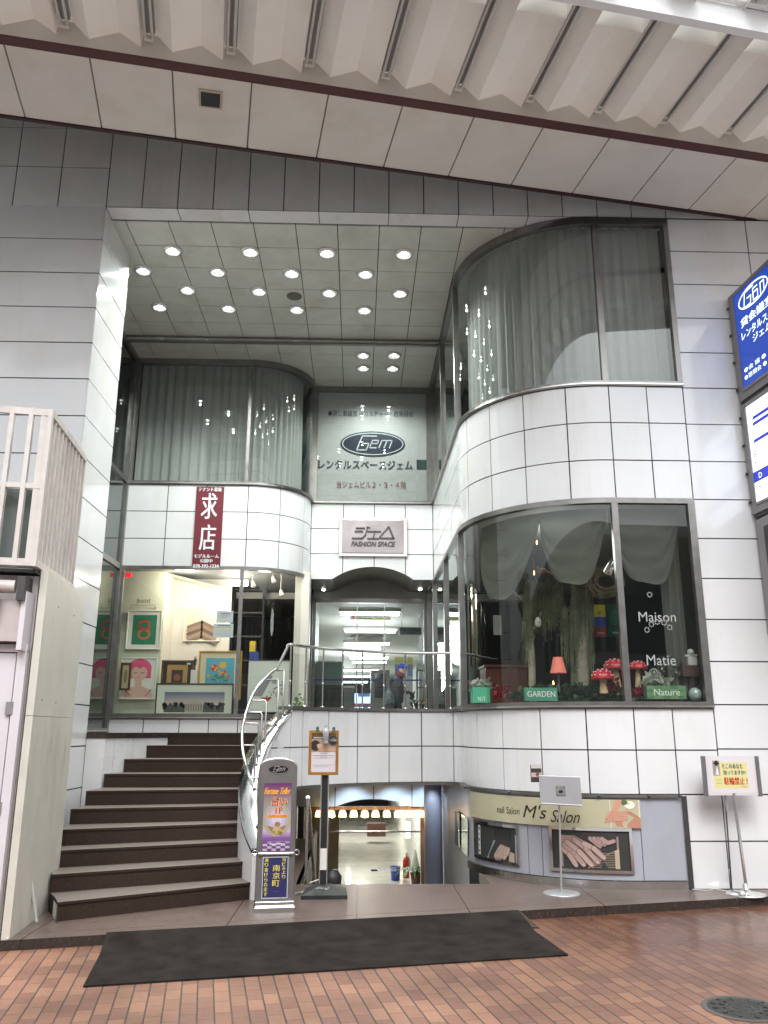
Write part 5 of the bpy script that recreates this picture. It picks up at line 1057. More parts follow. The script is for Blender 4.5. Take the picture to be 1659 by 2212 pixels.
# =================================================================== GALLERY (left window)
gw = mat('gallery_cream_wall', (.74, .7, .63), .6, var=.02); gg = mat('gallery_green_wall', (.62, .64, .5), .6, var=.02)
def zb5(m, x0, y0, x1, y1, Y): p, q = Z5(x0, y0), Z5(x1, y1); return yb(m, p[0], p[1], q[0], q[1], Y)
def X5(x, Y): return at(Z5(x, 900), Y=Y).x
gl = thing('gallery_partition', 'cream and pale green display partition inside the picture gallery window', 'partition', (-2.8, 5.2, 1.78))
xa, xb, xc = -3.83, X5(815, 5.0), X5(1152, 5.7)
m = M(); m.box(xa-.9, xb, 5.0, 5.08, 1.78, 4.16, gg); m.build('green_wall', gl)
m = M(); m.box(xb-.06, xb, 5.08, 5.8, 1.78, 4.16, gw); m.box(xb, xc, 5.72, 5.8, 1.78, 4.16, gw); m.add([(xb, 5.1, 4.155), (xc, 5.1, 3.9), (xc, 5.72, 3.9), (xb, 5.72, 4.155)], [(3, 2, 1, 0)], gw); m.build('niche_wall', gl)
m = M(); cx0 = X5(1476, 4.9); m.box(cx0, cx0+.24, 4.9, 5.3, 1.78, 4.16, gw); m.build('column', gl)
m = M(); B, w_, h_ = zb5(m, 688, 712, 752, 735, 4.995); B.text('[b.a.f.s]', 0, 0, w_, h_, ink((.1, .1, .06))); B, w_, h_ = zb5(m, 652, 752, 785, 765, 4.995); B.text('ギャラリーベイエム館', 0, 0, w_, h_, ink((.12, .12, .08))); B, w_, h_ = zb5(m, 655, 740, 785, 746, 4.995); B.rect(0, h_*.3, w_, h_*.6, ink((.35, .35, .22))); m.build('wall_lettering', gl)
lamp('gallery_spot', 'POINT', (-2.9, 4.75, 3.95), 24, (1, .91, .78), gl, size=.15); lamp('gallery_spot', 'POINT', (-1.55, 4.62, 3.95), 12, (1, .93, .8), gl, size=.1); lamp('gallery_spot', 'POINT', (-2.2, 5.35, 3.7), 11, (1, .88, .74), gl, size=.15)
def picture(name, label, px, Y, frame, fw, draw, cat='picture', lean=.0, group='pictures in the gallery window'):
    t = thing(name, label, cat, at(Z5((px[0]+px[2])/2, px[3]), Y=Y), group)
    m = M(); B, w_, h_ = zb5(m, *px, Y); o = B.o.copy()
    for a0, b0, a1, b1 in ((0, 0, w_, fw), (0, h_-fw, w_, h_), (0, fw, fw, h_-fw), (w_-fw, fw, w_, h_-fw)):
        m.obox(o+Vector(((a0+a1)/2, 0, (b0+b1)/2)), ((a1-a0)/2, 0, 0), (0, .012, 0), (0, 0, (b1-b0)/2), frame)
    m.build('frame', t, bevel=.003); m = M(); m.box(o.x+fw*.5, o.x+w_-fw*.5, Y+.0, Y+.01, o.z+fw*.5, o.z+h_-fw*.5, frame); B = Board(m, (o.x+fw, Y-.001, o.z+fw), (1, 0, 0), (0, 0, 1)); draw(B, w_-2*fw, h_-2*fw); m.build('print', t)
    return t
WF = mat('white_frame', (.75, .74, .68), .4, var=.02); BF_ = mat('black_frame', (.015, .014, .013), .3); GF = mat('gilded_frame', (.5, .3, .06), .35, .4, var=.1); BRF = mat('brown_frame', (.12, .055, .025), .4, var=.1)
PAPER = ink((.72, .72, .64))
def p_green(B, w, h):
    B.rect(0, 0, w, h, PAPER, .001); a, b, c, d = w*.14, h*.1, w*.88, h*.9; B.rect(a, b, c, d, ink((.02, .2, .1)), .002); r1, r2 = ink((.45, .07, .03)), ink((.55, .14, .06))
    B.ring((a+c)/2, h*.62, w*.2, h*.15, w*.07, r1, .003); B.ring((a+c)/2, h*.38, w*.2, h*.15, w*.07, r2, .003); B.disc((a+c)/2, h*.5, w*.1, r1, .004, h*.06)
def p_girl(B, w, h):
    B.rect(0, 0, w, h, PAPER, .001); pk = ink((.7, .1, .2)); sk = ink((.66, .42, .34)); B.disc(w*.52, h*.74, w*.36, pk, .002, h*.26); B.rect(w*.17, h*.5, w*.87, h*.74, pk, .0021); B.disc(w*.52, h*.63, w*.24, sk, .004, h*.19); B.poly([(w*.3, h*.86), (w*.52, h*.74), (w*.76, h*.84), (w*.7, h*.95), (w*.38, h*.95)], pk, .005)
    B.poly([(w*.42, h*.5), (w*.6, h*.5), (w*.62, h*.3), (w*.9, h*.2), (w*.95, .0), (w*.1, .0), (w*.15, h*.2), (w*.4, h*.3)], sk, .003); dk = ink((.05, .04, .05))
    for s in (.4, .62): B.stroke([(w*(s-.05), h*.63), (w*(s+.05), h*.64)], w*.018, dk, .006)
    B.stroke([(w*.47, h*.52), (w*.55, h*.52)], w*.014, ink((.5, .12, .14)), .006)
    B.stroke([(w*.12, h*.22), (w*.3, h*.05)], w*.016, dk, .006); B.stroke([(w*.92, h*.22), (w*.75, h*.05)], w*.016, dk, .006); B.stroke([(w*.12, h*.12), (w*.22, h*.24)], w*.012, dk, .006)
def p_dark(B, w, h):
    B.rect(0, 0, w, h, ink((.02, .016, .012)), .001); B.rect(w*.14, h*.0, w*.86, h*.86, ink((.45, .26, .08)), .002); B.rect(w*.3, 0, w*.7, h*.62, ink((.04, .022, .015)), .003); B.disc(w*.5, h*.25, w*.12, ink((.25, .08, .04)), .004); B.rect(w*.82, h*.88, w*.95, h*.96, PAPER, .004)
def p_flower(B, w, h):
    B.rect(0, 0, w, h, ink((.7, .62, .42)), .001); B.rect(w*.14, h*.26, w*.86, h*.88, ink((.12, .42, .55)), .002); rd, yl, gn = ink((.6, .04, .05)), ink((.75, .5, .05)), ink((.05, .25, .1))
    for x, y in ((.4, .35), (.55, .4), (.6, .33)): B.stroke([(w*.5, h*.27), (w*x, h*y), (w*(x+.02), h*.6)], w*.012, gn, .003)
    for x, y, c, r in ((.36, .66, rd, .09), (.56, .72, yl, .09), (.62, .54, rd, .06), (.72, .46, rd, .045), (.22, .48, yl, .04), (.5, .56, ink((.5, .35, .3)), .06)):
        B.disc(w*x, h*y, w*r, c, .004)
        for k in range(5): B.disc(w*x+w*r*.6*math.cos(1.26*k), h*y+w*r*.6*math.sin(1.26*k), w*r*.35, c if k % 2 else yl, .005)
    for x, y in ((.4, .48), (.48, .44), (.56, .46), (.34, .4), (.66, .38)): B.disc(w*x, h*y, w*.05, gn, .0035, w*.025)
def p_land(B, w, h):
    B.rect(0, 0, w, h, ink((.68, .7, .58)), .001); a, b, c, d = w*.1, h*.04, w*.9, h*.74; n = 10
    for k in range(n): t = k/n; B.rect(a, b+(d-b)*(.35+.65*t), c, b+(d-b)*(.35+.65*(t+.101)), ink(lerp((.62, .5, .4), (.05, .11, .26), t)), .002)
    B.rect(a, b, c, b+(d-b)*.36, ink((.08, .08, .08)), .002); rnd = random.Random(5)
    for k in range(40): x = a+(c-a)*rnd.random(); B.disc(x, b+(d-b)*rnd.uniform(.2, .42), w*.025, ink((.05, .06, .06)), .003)
    bl_ = ink((.4, .36, .28)); B.rect(w*.38, b, w*.62, b+(d-b)*.5, bl_, .005); B.poly([(w*.42, b+(d-b)*.5), (w*.58, b+(d-b)*.5), (w*.5, b+(d-b)*.66)], bl_, .005)
    for k in range(7): B.rect(w*(.39+.033*k), b+(d-b)*.08, w*(.404+.033*k), b+(d-b)*.4, ink((.14, .12, .1)), .006)
def p_sketch(B, w, h):
    B.rect(0, 0, w, h, ink((.66, .68, .62)), .001); B.poly([(w*.15, h*.3), (w*.45, h*.72), (w*.6, h*.7), (w*.35, h*.3)], ink((.25, .24, .27)), .002); rnd = random.Random(2)
    for k in range(45): B.disc(w*rnd.uniform(.45, .85), h*rnd.uniform(.28, .6), w*.02, ink((.12, .13, .12)), .003, w*.012)
    B.poly([(w*.3, h*.28), (w*.6, h*.28), (w*.5, h*.2)], ink((.35, .05, .04)), .003)
def p_chev(B, w, h):
    B.rect(0, 0, w, h, ink((.74, .66, .52)), .001); B.rect(w*.06, h*.08, w*.94, h*.92, ink((.72, .62, .46)), .002)
    for k, c in enumerate(((.2, .13, .09), (.3, .2, .14), (.14, .09, .06), (.35, .26, .2), (.25, .16, .11))):
        y = h*(.56-.11*k); B.stroke([(w*.1, y-h*.16), (w*.5, y), (w*.9, y-h*.2)], h*.1, ink(c), .003+.001*k)
picture('green_picture', 'white framed print with red rings on a green ground', (628, 768, 804, 966), 4.97, WF, .02, p_green)
picture('portrait_picture', 'white framed portrait print of a pink haired head', (596, 1006, 778, 1216), 4.9, WF, .02, p_girl)
picture('sample_picture', 'pale picture of brown chevron mouldings on the niche wall', (918, 752, 1102, 925), 5.69, WF, .015, p_chev)
picture('dark_picture', 'black and gold framed dark picture behind the wide landscape', (806, 1020, 968, 1142), 4.86, BRF, .03, p_dark)
picture('flower_picture', 'gilt framed bright blue picture of red and yellow flowers', (988, 973, 1208, 1218), 4.9, GF, .03, p_flower)
picture('landscape_picture', 'wide black framed landscape with a pale palace and evening sky', (776, 1136, 1168, 1294), 4.68, BF_, .02, p_land)
picture('sketch_picture', 'thin black framed white sheet with grey sketch by the curved pane', (1236, 1018, 1452, 1284), 4.9, BF_, .012, p_sketch)
picture('small_picture', 'small brown framed picture in front of the portrait print', (598, 1032, 652, 1172), 4.72, BRF, .035, lambda B, w, h: (B.rect(0, 0, w, h, ink((.5, .42, .25)), .001), B.disc(w*.5, h*.5, w*.3, ink((.25, .2, .1)), .002, h*.3)))
q = at(Z5(978, 1070), Y=4.84); fg = thing('figurine', 'small dark figurine on a white pedestal between the dark and flower pictures', 'figurine', (q.x, q.y, 1.78)); m = M(); m.box(q.x-.05, q.x+.05, q.y-.05, q.y+.05, 1.78, q.z, WF); m.build('pedestal', fg)
m = M(); h_ = at(Z5(978, 1000), Y=4.84).z-q.z; FD = ink((.03, .025, .025)); m.lathe([(.018, 0), (.012, h_*.3), (.026, h_*.42), (.018, h_*.6), (.026, h_*.78), (.008, h_*.84)], q, FD, 10); m.ball(q+Vector((0, 0, h_*.92)), h_*.09, ink((.4, .25, .18)), 8); m.tube([q+Vector((.02, 0, h_*.75)), q+Vector((.035, -.01, h_*.55))], .006, FD, 6); m.tube([q+Vector((-.02, 0, h_*.75)), q+Vector((-.035, -.01, h_*.6))], .006, FD, 6); m.build('figure', fg)
m = M(); B, w_, h_ = zb5(m, 1086, 772, 1170, 832, 4.325); B.rect(0, 0, w_, h_, ink((.72, .75, .78)), .001); B.rect(w_*.25, h_*.72, w_*.8, h_*.8, ink((.15, .2, .4)), .002); B.rect(w_*.2, h_*.4, w_*.6, h_*.47, ink((.7, .5, .3)), .002)
for k in range(2): B.rect(w_*.12, h_*(.55+.08*k), w_*.88, h_*(.57+.08*k), ink((.4, .4, .42)), .002)
m.build('window_notice', None, 'upper of two white paper notices taped on the gallery glass', 'notice', 'paper notices on the gallery glass', loc=B.o)
m = M(); B, w_, h_ = zb5(m, 1070, 836, 1170, 906, 4.325); B.rect(0, 0, w_, h_, ink((.72, .75, .78)), .001); B.rect(w_*.2, h_*.82, w_*.85, h_*.9, ink((.2, .25, .42)), .002); B.rect(w_*.12, h_*.68, w_*.9, h_*.75, ink((.75, .6, .1)), .002)
for k in range(4): B.rect(w_*.12, h_*(.15+.12*k), w_*.88, h_*(.17+.12*k), ink((.4, .4, .42)), .002)
m.build('window_notice', None, 'lower of two white paper notices on the gallery glass, with yellow line', 'notice', 'paper notices on the gallery glass', loc=B.o)
LAMPW = mat('lit_gallery_lamp', (1, 1, 1), .5, var=0, emit=14, ecol=(1, .97, .85))
q = at(Z5(1195, 632), Y=5.3); m = M(); m.tube([q-Vector((.17, 0, 0)), q+Vector((.17, 0, 0))], .05, LAMPW, 10); m.build('strip_lamp', None, 'glowing strip lamp under the gallery ceiling near the mullion', 'lamp', loc=q)
for px, lab in (((1268, 634), 'white track spotlight just right of the glowing strip lamp'), ((1370, 612), 'small white spotlight high behind the curved gallery pane'), ((1410, 680), 'larger white spotlight hanging low behind the curved gallery pane')):
    q = at(Z5(*px), Y=5.2); m = M(); m.tube([q+Vector((0, 0, .04)), q+Vector((.03, -.02, -.06))], [.025, .045], WF, 12); m.tube([q+Vector((0, 0, .02)), (q.x, q.y, 4.16)], .008, WF, 6); m.build('track_spotlight', None, lab, 'spotlight', 'spotlights in the gallery', loc=q)
m = M(); 
B, w_, h_ = zb5(m, 632, 582, 660, 603, 4.4); m.obox(B.o+Vector((w_/2, 0, h_/2)), (w_/2, 0, 0), (0, .02, 0), (0, 0, h_/2), mat('lit_red_plate', (.4, .005, .01), .4, var=0, emit=.7, ecol=(.8, .01, .02))); m.build('red_sensor', None, 'small red lit box in the top left corner of the gallery window', 'alarm box', loc=B.o)
q = at(Z5(1500, 1250), Y=4.75); pt = thing('small_plant', 'small pale green plant behind the curved gallery pane', 'plant', (q.x, q.y, 1.78)); m = M(); m.lathe([(.03, 0), (.045, .07), (.04, .07), (0, .06)], (q.x, q.y, 1.78), WF, 12); m.build('pot', pt)
LEAFP = mat('pale_leaf', (.25, .38, .15), .5, var=.1); LEAF = mat('dark_leaf', (.035, .08, .03), .45, var=.15); LEAFG = mat('grey_leaf', (.4, .42, .36), .5, var=.1)
def leaves(c, rx, ry, rz, n, sz, mt, seed=1, mts=None):
    m = M(); rnd = random.Random(seed)
    for _ in range(n):
        while True:
            p = Vector((rnd.uniform(-1, 1), rnd.uniform(-1, 1), rnd.uniform(-1, 1)))
            if p.length < 1: break
        q = Vector(c)+Vector((p.x*rx, p.y*ry, p.z*rz)); a = Vector((rnd.uniform(-1, 1), rnd.uniform(-1, 1), rnd.uniform(-.6, .9))).normalized()*sz*rnd.uniform(.6, 1.3); b = a.cross(Vector((rnd.random(), rnd.random(), rnd.random()))).normalized()*sz*.3
        m.add([q, q+a*.5+b, q+a, q+a*.5-b], [(0, 1, 2, 3)], rnd.choice(mts) if mts else mt)
    return m
leaves((q.x, q.y, 1.98), .07, .06, .13, 50, .07, LEAFP, 3).build('foliage', pt)
q0, q1 = at(Z5(1160, 1000), Y=6.6), at(Z5(1330, 660), Y=6.6); sh = thing('shelf_unit', 'dark shelf unit deep in the gallery behind the window mullion', 'shelf', (q0.x, 6.6, 1.78))
m = M(); m.box(q0.x-.02, q0.x+.02, 6.5, 6.9, 1.78, q1.z, DARK); m.build('side_panel', sh); m = M(); m.box(q1.x-.02, q1.x+.02, 6.5, 6.9, 1.78, q1.z, DARK); m.build('side_panel', sh)
for k in range(6): m = M(); z = 1.9+(q1.z-1.95)*k/5; m.box(q0.x+.02, q1.x-.02, 6.5, 6.9, z, z+.03, mat('shelf_grey', (.09, .09, .088), .6)); m.build('shelf', sh)
q0 = at(Z5(1252, 1012), Y=5.6); m = M(); m.box(q0.x, q0.x+.16, 5.6, 5.75, 1.78, q0.z+.12, ink((.03, .06, .3))); m.box(q0.x-.002, q0.x+.1, 5.598, 5.752, q0.z+.12, q0.z+.3, ink((.6, .48, .03))); m.build('boxed_goods', None, 'yellow and blue box standing behind the sketch picture', 'box', loc=(q0.x, 5.6, 1.78))
# =================================================================== FLOWER SHOP (right window)
def zb7(m, x0, y0, x1, y1, Y): p, q = Z7(x0, y0), Z7(x1, y1); return yb(m, p[0], p[1], q[0], q[1], Y)
A7 = lambda x, y, Y: at(Z7(x, y), Y=Y)
WSL = 1.79
# lettering on the flat pane
m = M(); LTW = ink((.36, .38, .37), .5); B, w_, h_ = zb7(m, 1022, 638, 1206, 686, -.02); B.text('Maison', 0, 0, w_, h_, LTW, .001, shear=.0); B, w_, h_ = zb7(m, 1062, 850, 1206, 902, -.02); B.text('Matie', 0, 0, w_, h_, LTW, .001)
for x, y in ((1075, 553), (1062, 727), (1084, 700), (1112, 688), (1146, 692), (1174, 715)):
    o = A7(x, y, -.02)
    for k in range(8): a = R(45*k); Board(m, o, (1, 0, 0), (0, 0, 1)).disc(.025*math.cos(a), .025*math.sin(a), .007, LTW, .001, n=8)
m.build('glass_lettering', None, 'pale serif style lettering and dotted flowers on the right shop pane', 'lettering', loc=A7(1100, 700, -.02))
# swagged drapes along the curved pane
h0, h1 = RV.hit(Z7(175, 300))[0], sE-.08
def swag(a, b, ztop, drop, seed, off0=-.2):
    m = M(); nx, nz = 30, 12; vs = []; rnd = random.Random(seed)
    for i in range(nx+1):
        t = i/nx; c = math.sin(math.pi*t**.85)**.8*(1+.1*math.sin(9*t+seed))
        for k in range(nz+1):
            f = k/nz; z = ztop-(.1+drop*c)*f; off = off0-.045*math.sin(f*f*20+t*5+2*abs(t-.5))*(.25+c)*f+.09*f*c; q = RV.at(a+(b-a)*t, off); vs.append((q.x, q.y, z))
    m.add(vs, [(i*(nz+1)+k, (i+1)*(nz+1)+k, (i+1)*(nz+1)+k+1, i*(nz+1)+k+1) for i in range(nx) for k in range(nz)], DRAPE, True); return m
hm = [RV.hit(Z7(x, 300))[0] for x in (175, 505, 895)]
for a, b, dr, lab in ((hm[0], hm[1], .85, 'olive grey swag of drapery nearest the corner of the curved window'), (hm[1], hm[2], .75, 'olive grey swag of drapery in the middle of the curved window'), (hm[2]+.02, sE-.1, .75, 'olive grey swag of drapery behind the flat right pane')):
    swag(a, b, 4.05, dr+.12, 1).build('swag_drape', None, lab, 'drape', 'drapes of the flower shop window', loc=(*RV.at(a, -.2), 4.05))
curtain('side_drape', RV, sE-.36, sE-.1, -.3, 1.95, 4.05, DRAPE, wave=.03, pitch=.1, label='long olive drape hanging at the right end of the shop window', cat='drape', group='drapes of the flower shop window')
BARK = mat('pale_bark', (.32, .29, .22), .8, var=.2, scale=12, bump=.3); MOSS = mat('hanging_moss', (.14, .155, .085), .8, var=.3); VINE = mat('dry_vine', (.25, .2, .12), .7)
def tree(name, label, pts, r0, r1, branches, moss, Y):
    P = [A7(x, y, Y) for x, y in pts]; P[0].z = 1.78
    t = thing(name, label, 'tree', P[0]); m = M(); sp_ = smooth_poly(P, 4); m.tube(sp_, [r0+(r1-r0)*i/(len(sp_)-1) for i in range(len(sp_))], BARK, 8); m.build('trunk', t)
    for br in branches:
        m = M(); b_ = smooth_poly([A7(x, y, Y+dy) for x, y, dy in br], 4); m.tube(b_, [r1*.8*(1-.7*i/(len(b_)-1))+.003 for i in range(len(b_))], BARK, 6); m.build('branch', t)
    m = M(); rnd = random.Random(len(pts))
    for x0, x1, ya, yb_, n in moss:
        for _ in range(n):
            x = rnd.uniform(x0, x1); y = ya+rnd.uniform(0, 40); L = rnd.uniform(.3, 1)*(yb_-ya); q = A7(x, y, Y-.03-rnd.random()*.1); e = A7(x+rnd.uniform(-12, 12), min(1050, y+L), Y-.03); mid = (q+e)/2+Vector((rnd.uniform(-.02, .02), 0, 0)); w = .0035
            for s, f in ((q, mid), (mid, e)): m.add([s+Vector((-w, 0, 0)), s+Vector((w, 0, 0)), f+Vector((w, 0, 0)), f+Vector((-w, 0, 0))], [(0, 1, 2, 3)], MOSS)
            for k in range(5): z_ = q+(e-q)*rnd.random(); m.add([z_, z_+Vector((rnd.uniform(-.03, .03), 0, -.02)), z_+Vector((rnd.uniform(-.02, .02), 0, -.05))], [(0, 1, 2)], MOSS)
    m.build('hanging_moss', t)
tree('bare_tree', 'pale bare tree hung with moss behind the Garden sign', [(492, 1040), (495, 900), (485, 750), (478, 640), (465, 590)], .05, .022, [[(468, 600, 0), (420, 560, .05), (362, 545, .1)], [(466, 595, 0), (480, 560, 0), (475, 480, .05)], [(420, 560, .05), (375, 500, .1), (372, 430, .12), (425, 345, .15)], [(485, 750, 0), (520, 690, -.05), (540, 640, -.1)]], [(455, 500, 480, 900, 55), (500, 640, 470, 720, 80), (555, 640, 500, 760, 50)], 1.25)
tree('mossy_tree', 'thick mossy trunk hung with dry vines in the middle of the shop window', [(752, 1050), (742, 900), (750, 760), (745, 600), (750, 430), (760, 300)], .08, .05, [[(745, 760, 0), (700, 690, 0), (640, 650, .05)], [(748, 600, 0), (790, 560, -.05), (810, 470, -.05)]], [(690, 800, 480, 1000, 110), (640, 700, 600, 900, 40)], 1.1)
# mushrooms
MRED = mat('mushroom_red', (.5, .015, .03), .35, var=.05); DOT = mat('mushroom_dot', (.8, .72, .72), .5, var=0); STALK = mat('mushroom_stalk', (.6, .42, .25), .6, var=.1)
def mushroom(cx, cy, rpx, bx, by, Y, label):
    c = A7(cx, cy, Y); r = (A7(cx+rpx, cy, Y)-c).length; b = A7(bx, by, Y); b.z = max(1.79, b.z); t = thing('toadstool', label, 'toadstool', b, 'red spotted toadstools in the shop window')
    m = M(); m.tube([b, (b+c)/2, c], [r*.38, r*.3, r*.26], STALK, 12); m.build('stalk', t)
    m = M(); m.lathe([(r*.3, -r*.25), (r*.98, -r*.3), (r, -.2*r), (r*.95, 0), (r*.8, r*.3), (r*.5, r*.52), (r*.2, r*.62), (0, r*.64)], c, MRED, 24); m.build('cap', t)
    m = M(); rnd = random.Random(int(cx))
    for ring_, n in ((.93, 11), (.72, 9), (.4, 5), (.05, 1)):
        for k in range(n):
            a = 2*math.pi*(k+.5*ring_*3)/n; rr = r*ring_; hz = {.93: r*.07, .72: r*.37, .4: r*.57, .05: r*.64}[ring_]; p = c+Vector((rr*math.cos(a), rr*math.sin(a), hz)); m.ball(p, r*.085, DOT, 8, sz=.7)
    m.build('white_dots', t)
mushroom(842, 955, 55, 850, 1040, .45, 'lowest red spotted toadstool, left of the three'); mushroom(902, 905, 54, 925, 1050, .85, 'middle red spotted toadstool with the largest cap'); mushroom(1018, 908, 44, 1018, 1050, .7, 'right red spotted toadstool partly behind the mullion')
# lamp with pink shade
q = A7(625, 940, .7); lp = thing('table_lamp', 'lamp with coral pink shade standing behind the Garden sign', 'lamp', (q.x, q.y, 1.79)); zt = A7(625, 862, .7).z; m = M(); wb = (A7(665, 940, .7)-q).x; m.lathe([(wb, q.z-0), (wb*.55, zt)], (q.x, q.y, 0), mat('coral_shade', (.62, .17, .12), .6, var=.02, emit=.12, ecol=(.8, .2, .15)), 24); m.build('lamp_shade', lp)
m = M(); m.lathe([(.07, 1.79), (.06, 1.81), (.012, 1.83), (.012, q.z+.05)], (q.x, q.y, 0), BLACK, 12); m.build('base', lp)
def signbox(name, label, px, Y, c, txt, tb, tc, shear=0):
    m = M(); B, w_, h_ = zb7(m, *px, Y); m.obox(B.o+Vector((w_/2, .05, h_/2)), (w_/2, 0, 0), (0, .05, 0), (0, 0, h_/2), c); B.text(txt, w_*tb[0], h_*tb[1], w_*tb[2], h_*tb[3], tc, .003, shear=shear, bold=.001)
    if txt == 'Nature':
        for k in range(5):
            for j in range(4):
                if (k+j) % 2: B.rect(w_*k/5, h_*j/4, w_*(k+1)/5, h_*(j+1)/4, mat('sign_green_patch', (.13, .25, .12), .5), .001)
    return m.build(name, None, label, 'sign', loc=(B.o.x, B.o.y, B.o.z))
signbox('garden_sign', 'green box sign reading GARDEN at the foot of the curved window', (462, 1012, 622, 1077), .52, mat('sea_green_box', (.06, .24, .16), .5), 'GARDEN', (.07, .3, .93, .74), ink((.7, .72, .66)))
signbox('nature_sign', 'green wooden box sign reading Nature behind the right pane', (1064, 1002, 1258, 1068), .16, mat('mottled_green_box', (.09, .2, .09), .5, var=.2, scale=20), 'Nature', (.18, .26, .84, .76), ink((.66, .7, .6)))
q = A7(1190, 1000, .4); ps_ = thing('potted_bush', 'dark bushy pot plant with pale flowers behind the Nature sign', 'plant', (q.x, q.y, 1.79)); m = M(); m.lathe([(.07, 0), (.1, .16), (0, .15)], (q.x, q.y, 1.79), BRF, 14); m.build('pot', ps_); leaves(tuple(A7(1190, 935, .4)), .2, .15, .2, 420, .05, LEAF, 5, [LEAF, LEAF, LEAFG, mat('mid_leaf', (.07, .12, .06), .5)]).build('foliage', ps_)
q = A7(1103, 990, .3); wp = thing('pale_plant', 'silver leaved plant left of the bush behind the Nature sign', 'plant', (q.x, q.y, 1.79)); m = M(); m.lathe([(.06, 0), (.08, .1), (0, .09)], (q.x, q.y, 1.79), BRF, 14); m.build('pot', wp); leaves(tuple(A7(1103, 985, .3)), .16, .1, .06, 130, .08, LEAFG, 9).build('foliage', wp)
q = A7(1100, 975, .34); h_ = A7(1100, 918, .34).z-q.z; cg = thing('bird_cage', 'small white wire bird cage above the silver leaved plant', 'bird cage', q); WIRE = mat('white_wire', (.6, .6, .56), .4); m = M()
for k in range(10): a = R(36*k); m.tube([q+Vector((.06*math.cos(a)*s, .06*math.sin(a)*s, h_*z)) for s, z in ((1, 0), (1, .6), (.75, .85), (.2, 1))], .0025, WIRE, 4)
m.build('bars', cg); m = M(); m.lathe([(.062, -.01), (.064, 0), (.062, .012)], q, WIRE, 20); m.tube([q-Vector((0, 0, q.z-1.79)), q], .01, WIRE, 6); m.build('base', cg)
q = A7(1285, 950, .3); bw = thing('wooden_stand', 'dark carved wooden stand at the right end of the shop window', 'stand', (q.x, q.y, 1.79)); DW = mat('dark_wood', (.05, .028, .02), .4, var=.15); m = M(); m.box(q.x-.15, q.x+.14, q.y-.12, q.y+.12, q.z-.02, q.z+.1, DW); m.tube([(q.x+.02, q.y, 1.79), (q.x-.03, q.y, (q.z+1.79)/2), (q.x+.02, q.y, q.z)], [.09, .05, .08], DW, 10); m.build('carved_block', bw)
q2 = A7(1300, 1045, .14); m = M(); m.ball(q2, .075, mat('green_glass_bowl', (.3, .36, .33), .08, var=0, coat=1), 16); m.build('glass_bowl', None, 'round grey green glass bowl beside the Nature sign', 'bowl', loc=q2)
q3 = A7(1283, 905, .28); m = M(); m.box(q3.x-.05, q3.x+.05, q3.y-.04, q3.y+.04, q3.z-.01, q3.z+.1, WIRE); m.ball(q3+Vector((0, 0, .15)), .04, WIRE, 10); m.tube([q3+Vector((-.07, 0, .11)), q3+Vector((.07, 0, .12))], .015, WIRE, 6); m.build('white_ornament', None, 'small white ornament standing on the dark carved wooden stand', 'ornament', loc=q3)
q = A7(240, 1088, .95); gp = thing('green_planter', 'tall sea green planter with pale trailing leaves near the corner pane', 'planter', q); m = M(); zt = A7(240, 1012, .95).z; m.box(q.x-.1, q.x+.1, q.y-.1, q.y+.1, q.z, zt, mat('bright_sea_green', (.06, .34, .2), .45)); B = Board(m, (q.x-.04, q.y-.101, q.z+.02), (1, 0, 0), (0, 0, 1)); B.text('N13', 0, 0, .08, .05, ink((.6, .65, .55)), .002); m.build('box', gp); leaves((q.x, q.y, zt+.03), .16, .12, .05, 90, .07, LEAFG, 11).build('foliage', gp)
q = A7(345, 990, 1.7); cb = thing('red_cabinet', 'dark red cabinet behind the poinsettia in the shop', 'cabinet', (q.x, q.y, 1.78)); RC = mat('oxblood_wood', (.1, .018, .012), .35, var=.1); a, b = A7(270, 1075, 1.7), A7(468, 912, 1.7); m = M(); m.box(a.x, b.x, 1.7, 2.2, 1.78, b.z, RC); m.build('carcass', cb); m = M(); m.box((a.x+b.x)/2-.005, (a.x+b.x)/2+.005, 1.69, 1.7, 1.8, b.z-.05, BLACK); m.build('door_gap', cb); m = M(); m.box(a.x-.02, b.x+.02, 1.66, 2.22, b.z, b.z+.03, RC); m.build('top', cb)
for px, lab, sd in (((340, 1030, 1.0), 'red poinsettia beside the sea green planter', 1), ((885, 1005, .5), 'dark red silk flower at the foot of the middle toadstool', 2), ((1035, 1030, .45), 'dark red silk bow under the right toadstool', 3)):
    q = A7(*px); leaves(tuple(q), .09, .06, .07, 40, .08, None, sd, [mat('poinsettia_red', (.35, .01, .03), .5, var=.1), mat('poinsettia_dark', (.2, .006, .02), .5)]).build('red_flower', None, lab, 'flower', 'red flowers in the shop window', loc=(q.x, q.y, 1.8))
leaves(tuple(A7(770, 1050, .75)), .95, .2, .12, 700, .09, LEAF, 21, [LEAF, mat('deep_leaf', (.02, .045, .025), .5)]).build('greenery', None, 'bed of dark green foliage along the window floor', 'greenery', kind='stuff')
m = M(); B, w_, h_ = zb7(m, 808, 603, 866, 762, 1.6); B.rect(0, h_*.62, w_, h_, ink((.6, .5, .02)), .001); B.rect(0, h_*.32, w_, h_*.62, ink((.02, .06, .4)), .001); B.rect(0, 0, w_, h_*.32, ink((.3, .03, .02)), .001); B.disc(w_*.45, h_*.75, w_*.16, ink((.3, .3, .02)), .002); B.text('SALE', w_*.2, h_*.1, w_*.8, h_*.18, ink((.5, .3, .25)), .002) if 0 else B.rect(w_*.2, h_*.1, w_*.8, h_*.14, ink((.5, .3, .25)), .002)
m.build('striped_poster', None, 'yellow blue and red striped poster hanging behind the curved pane', 'poster', loc=B.o)
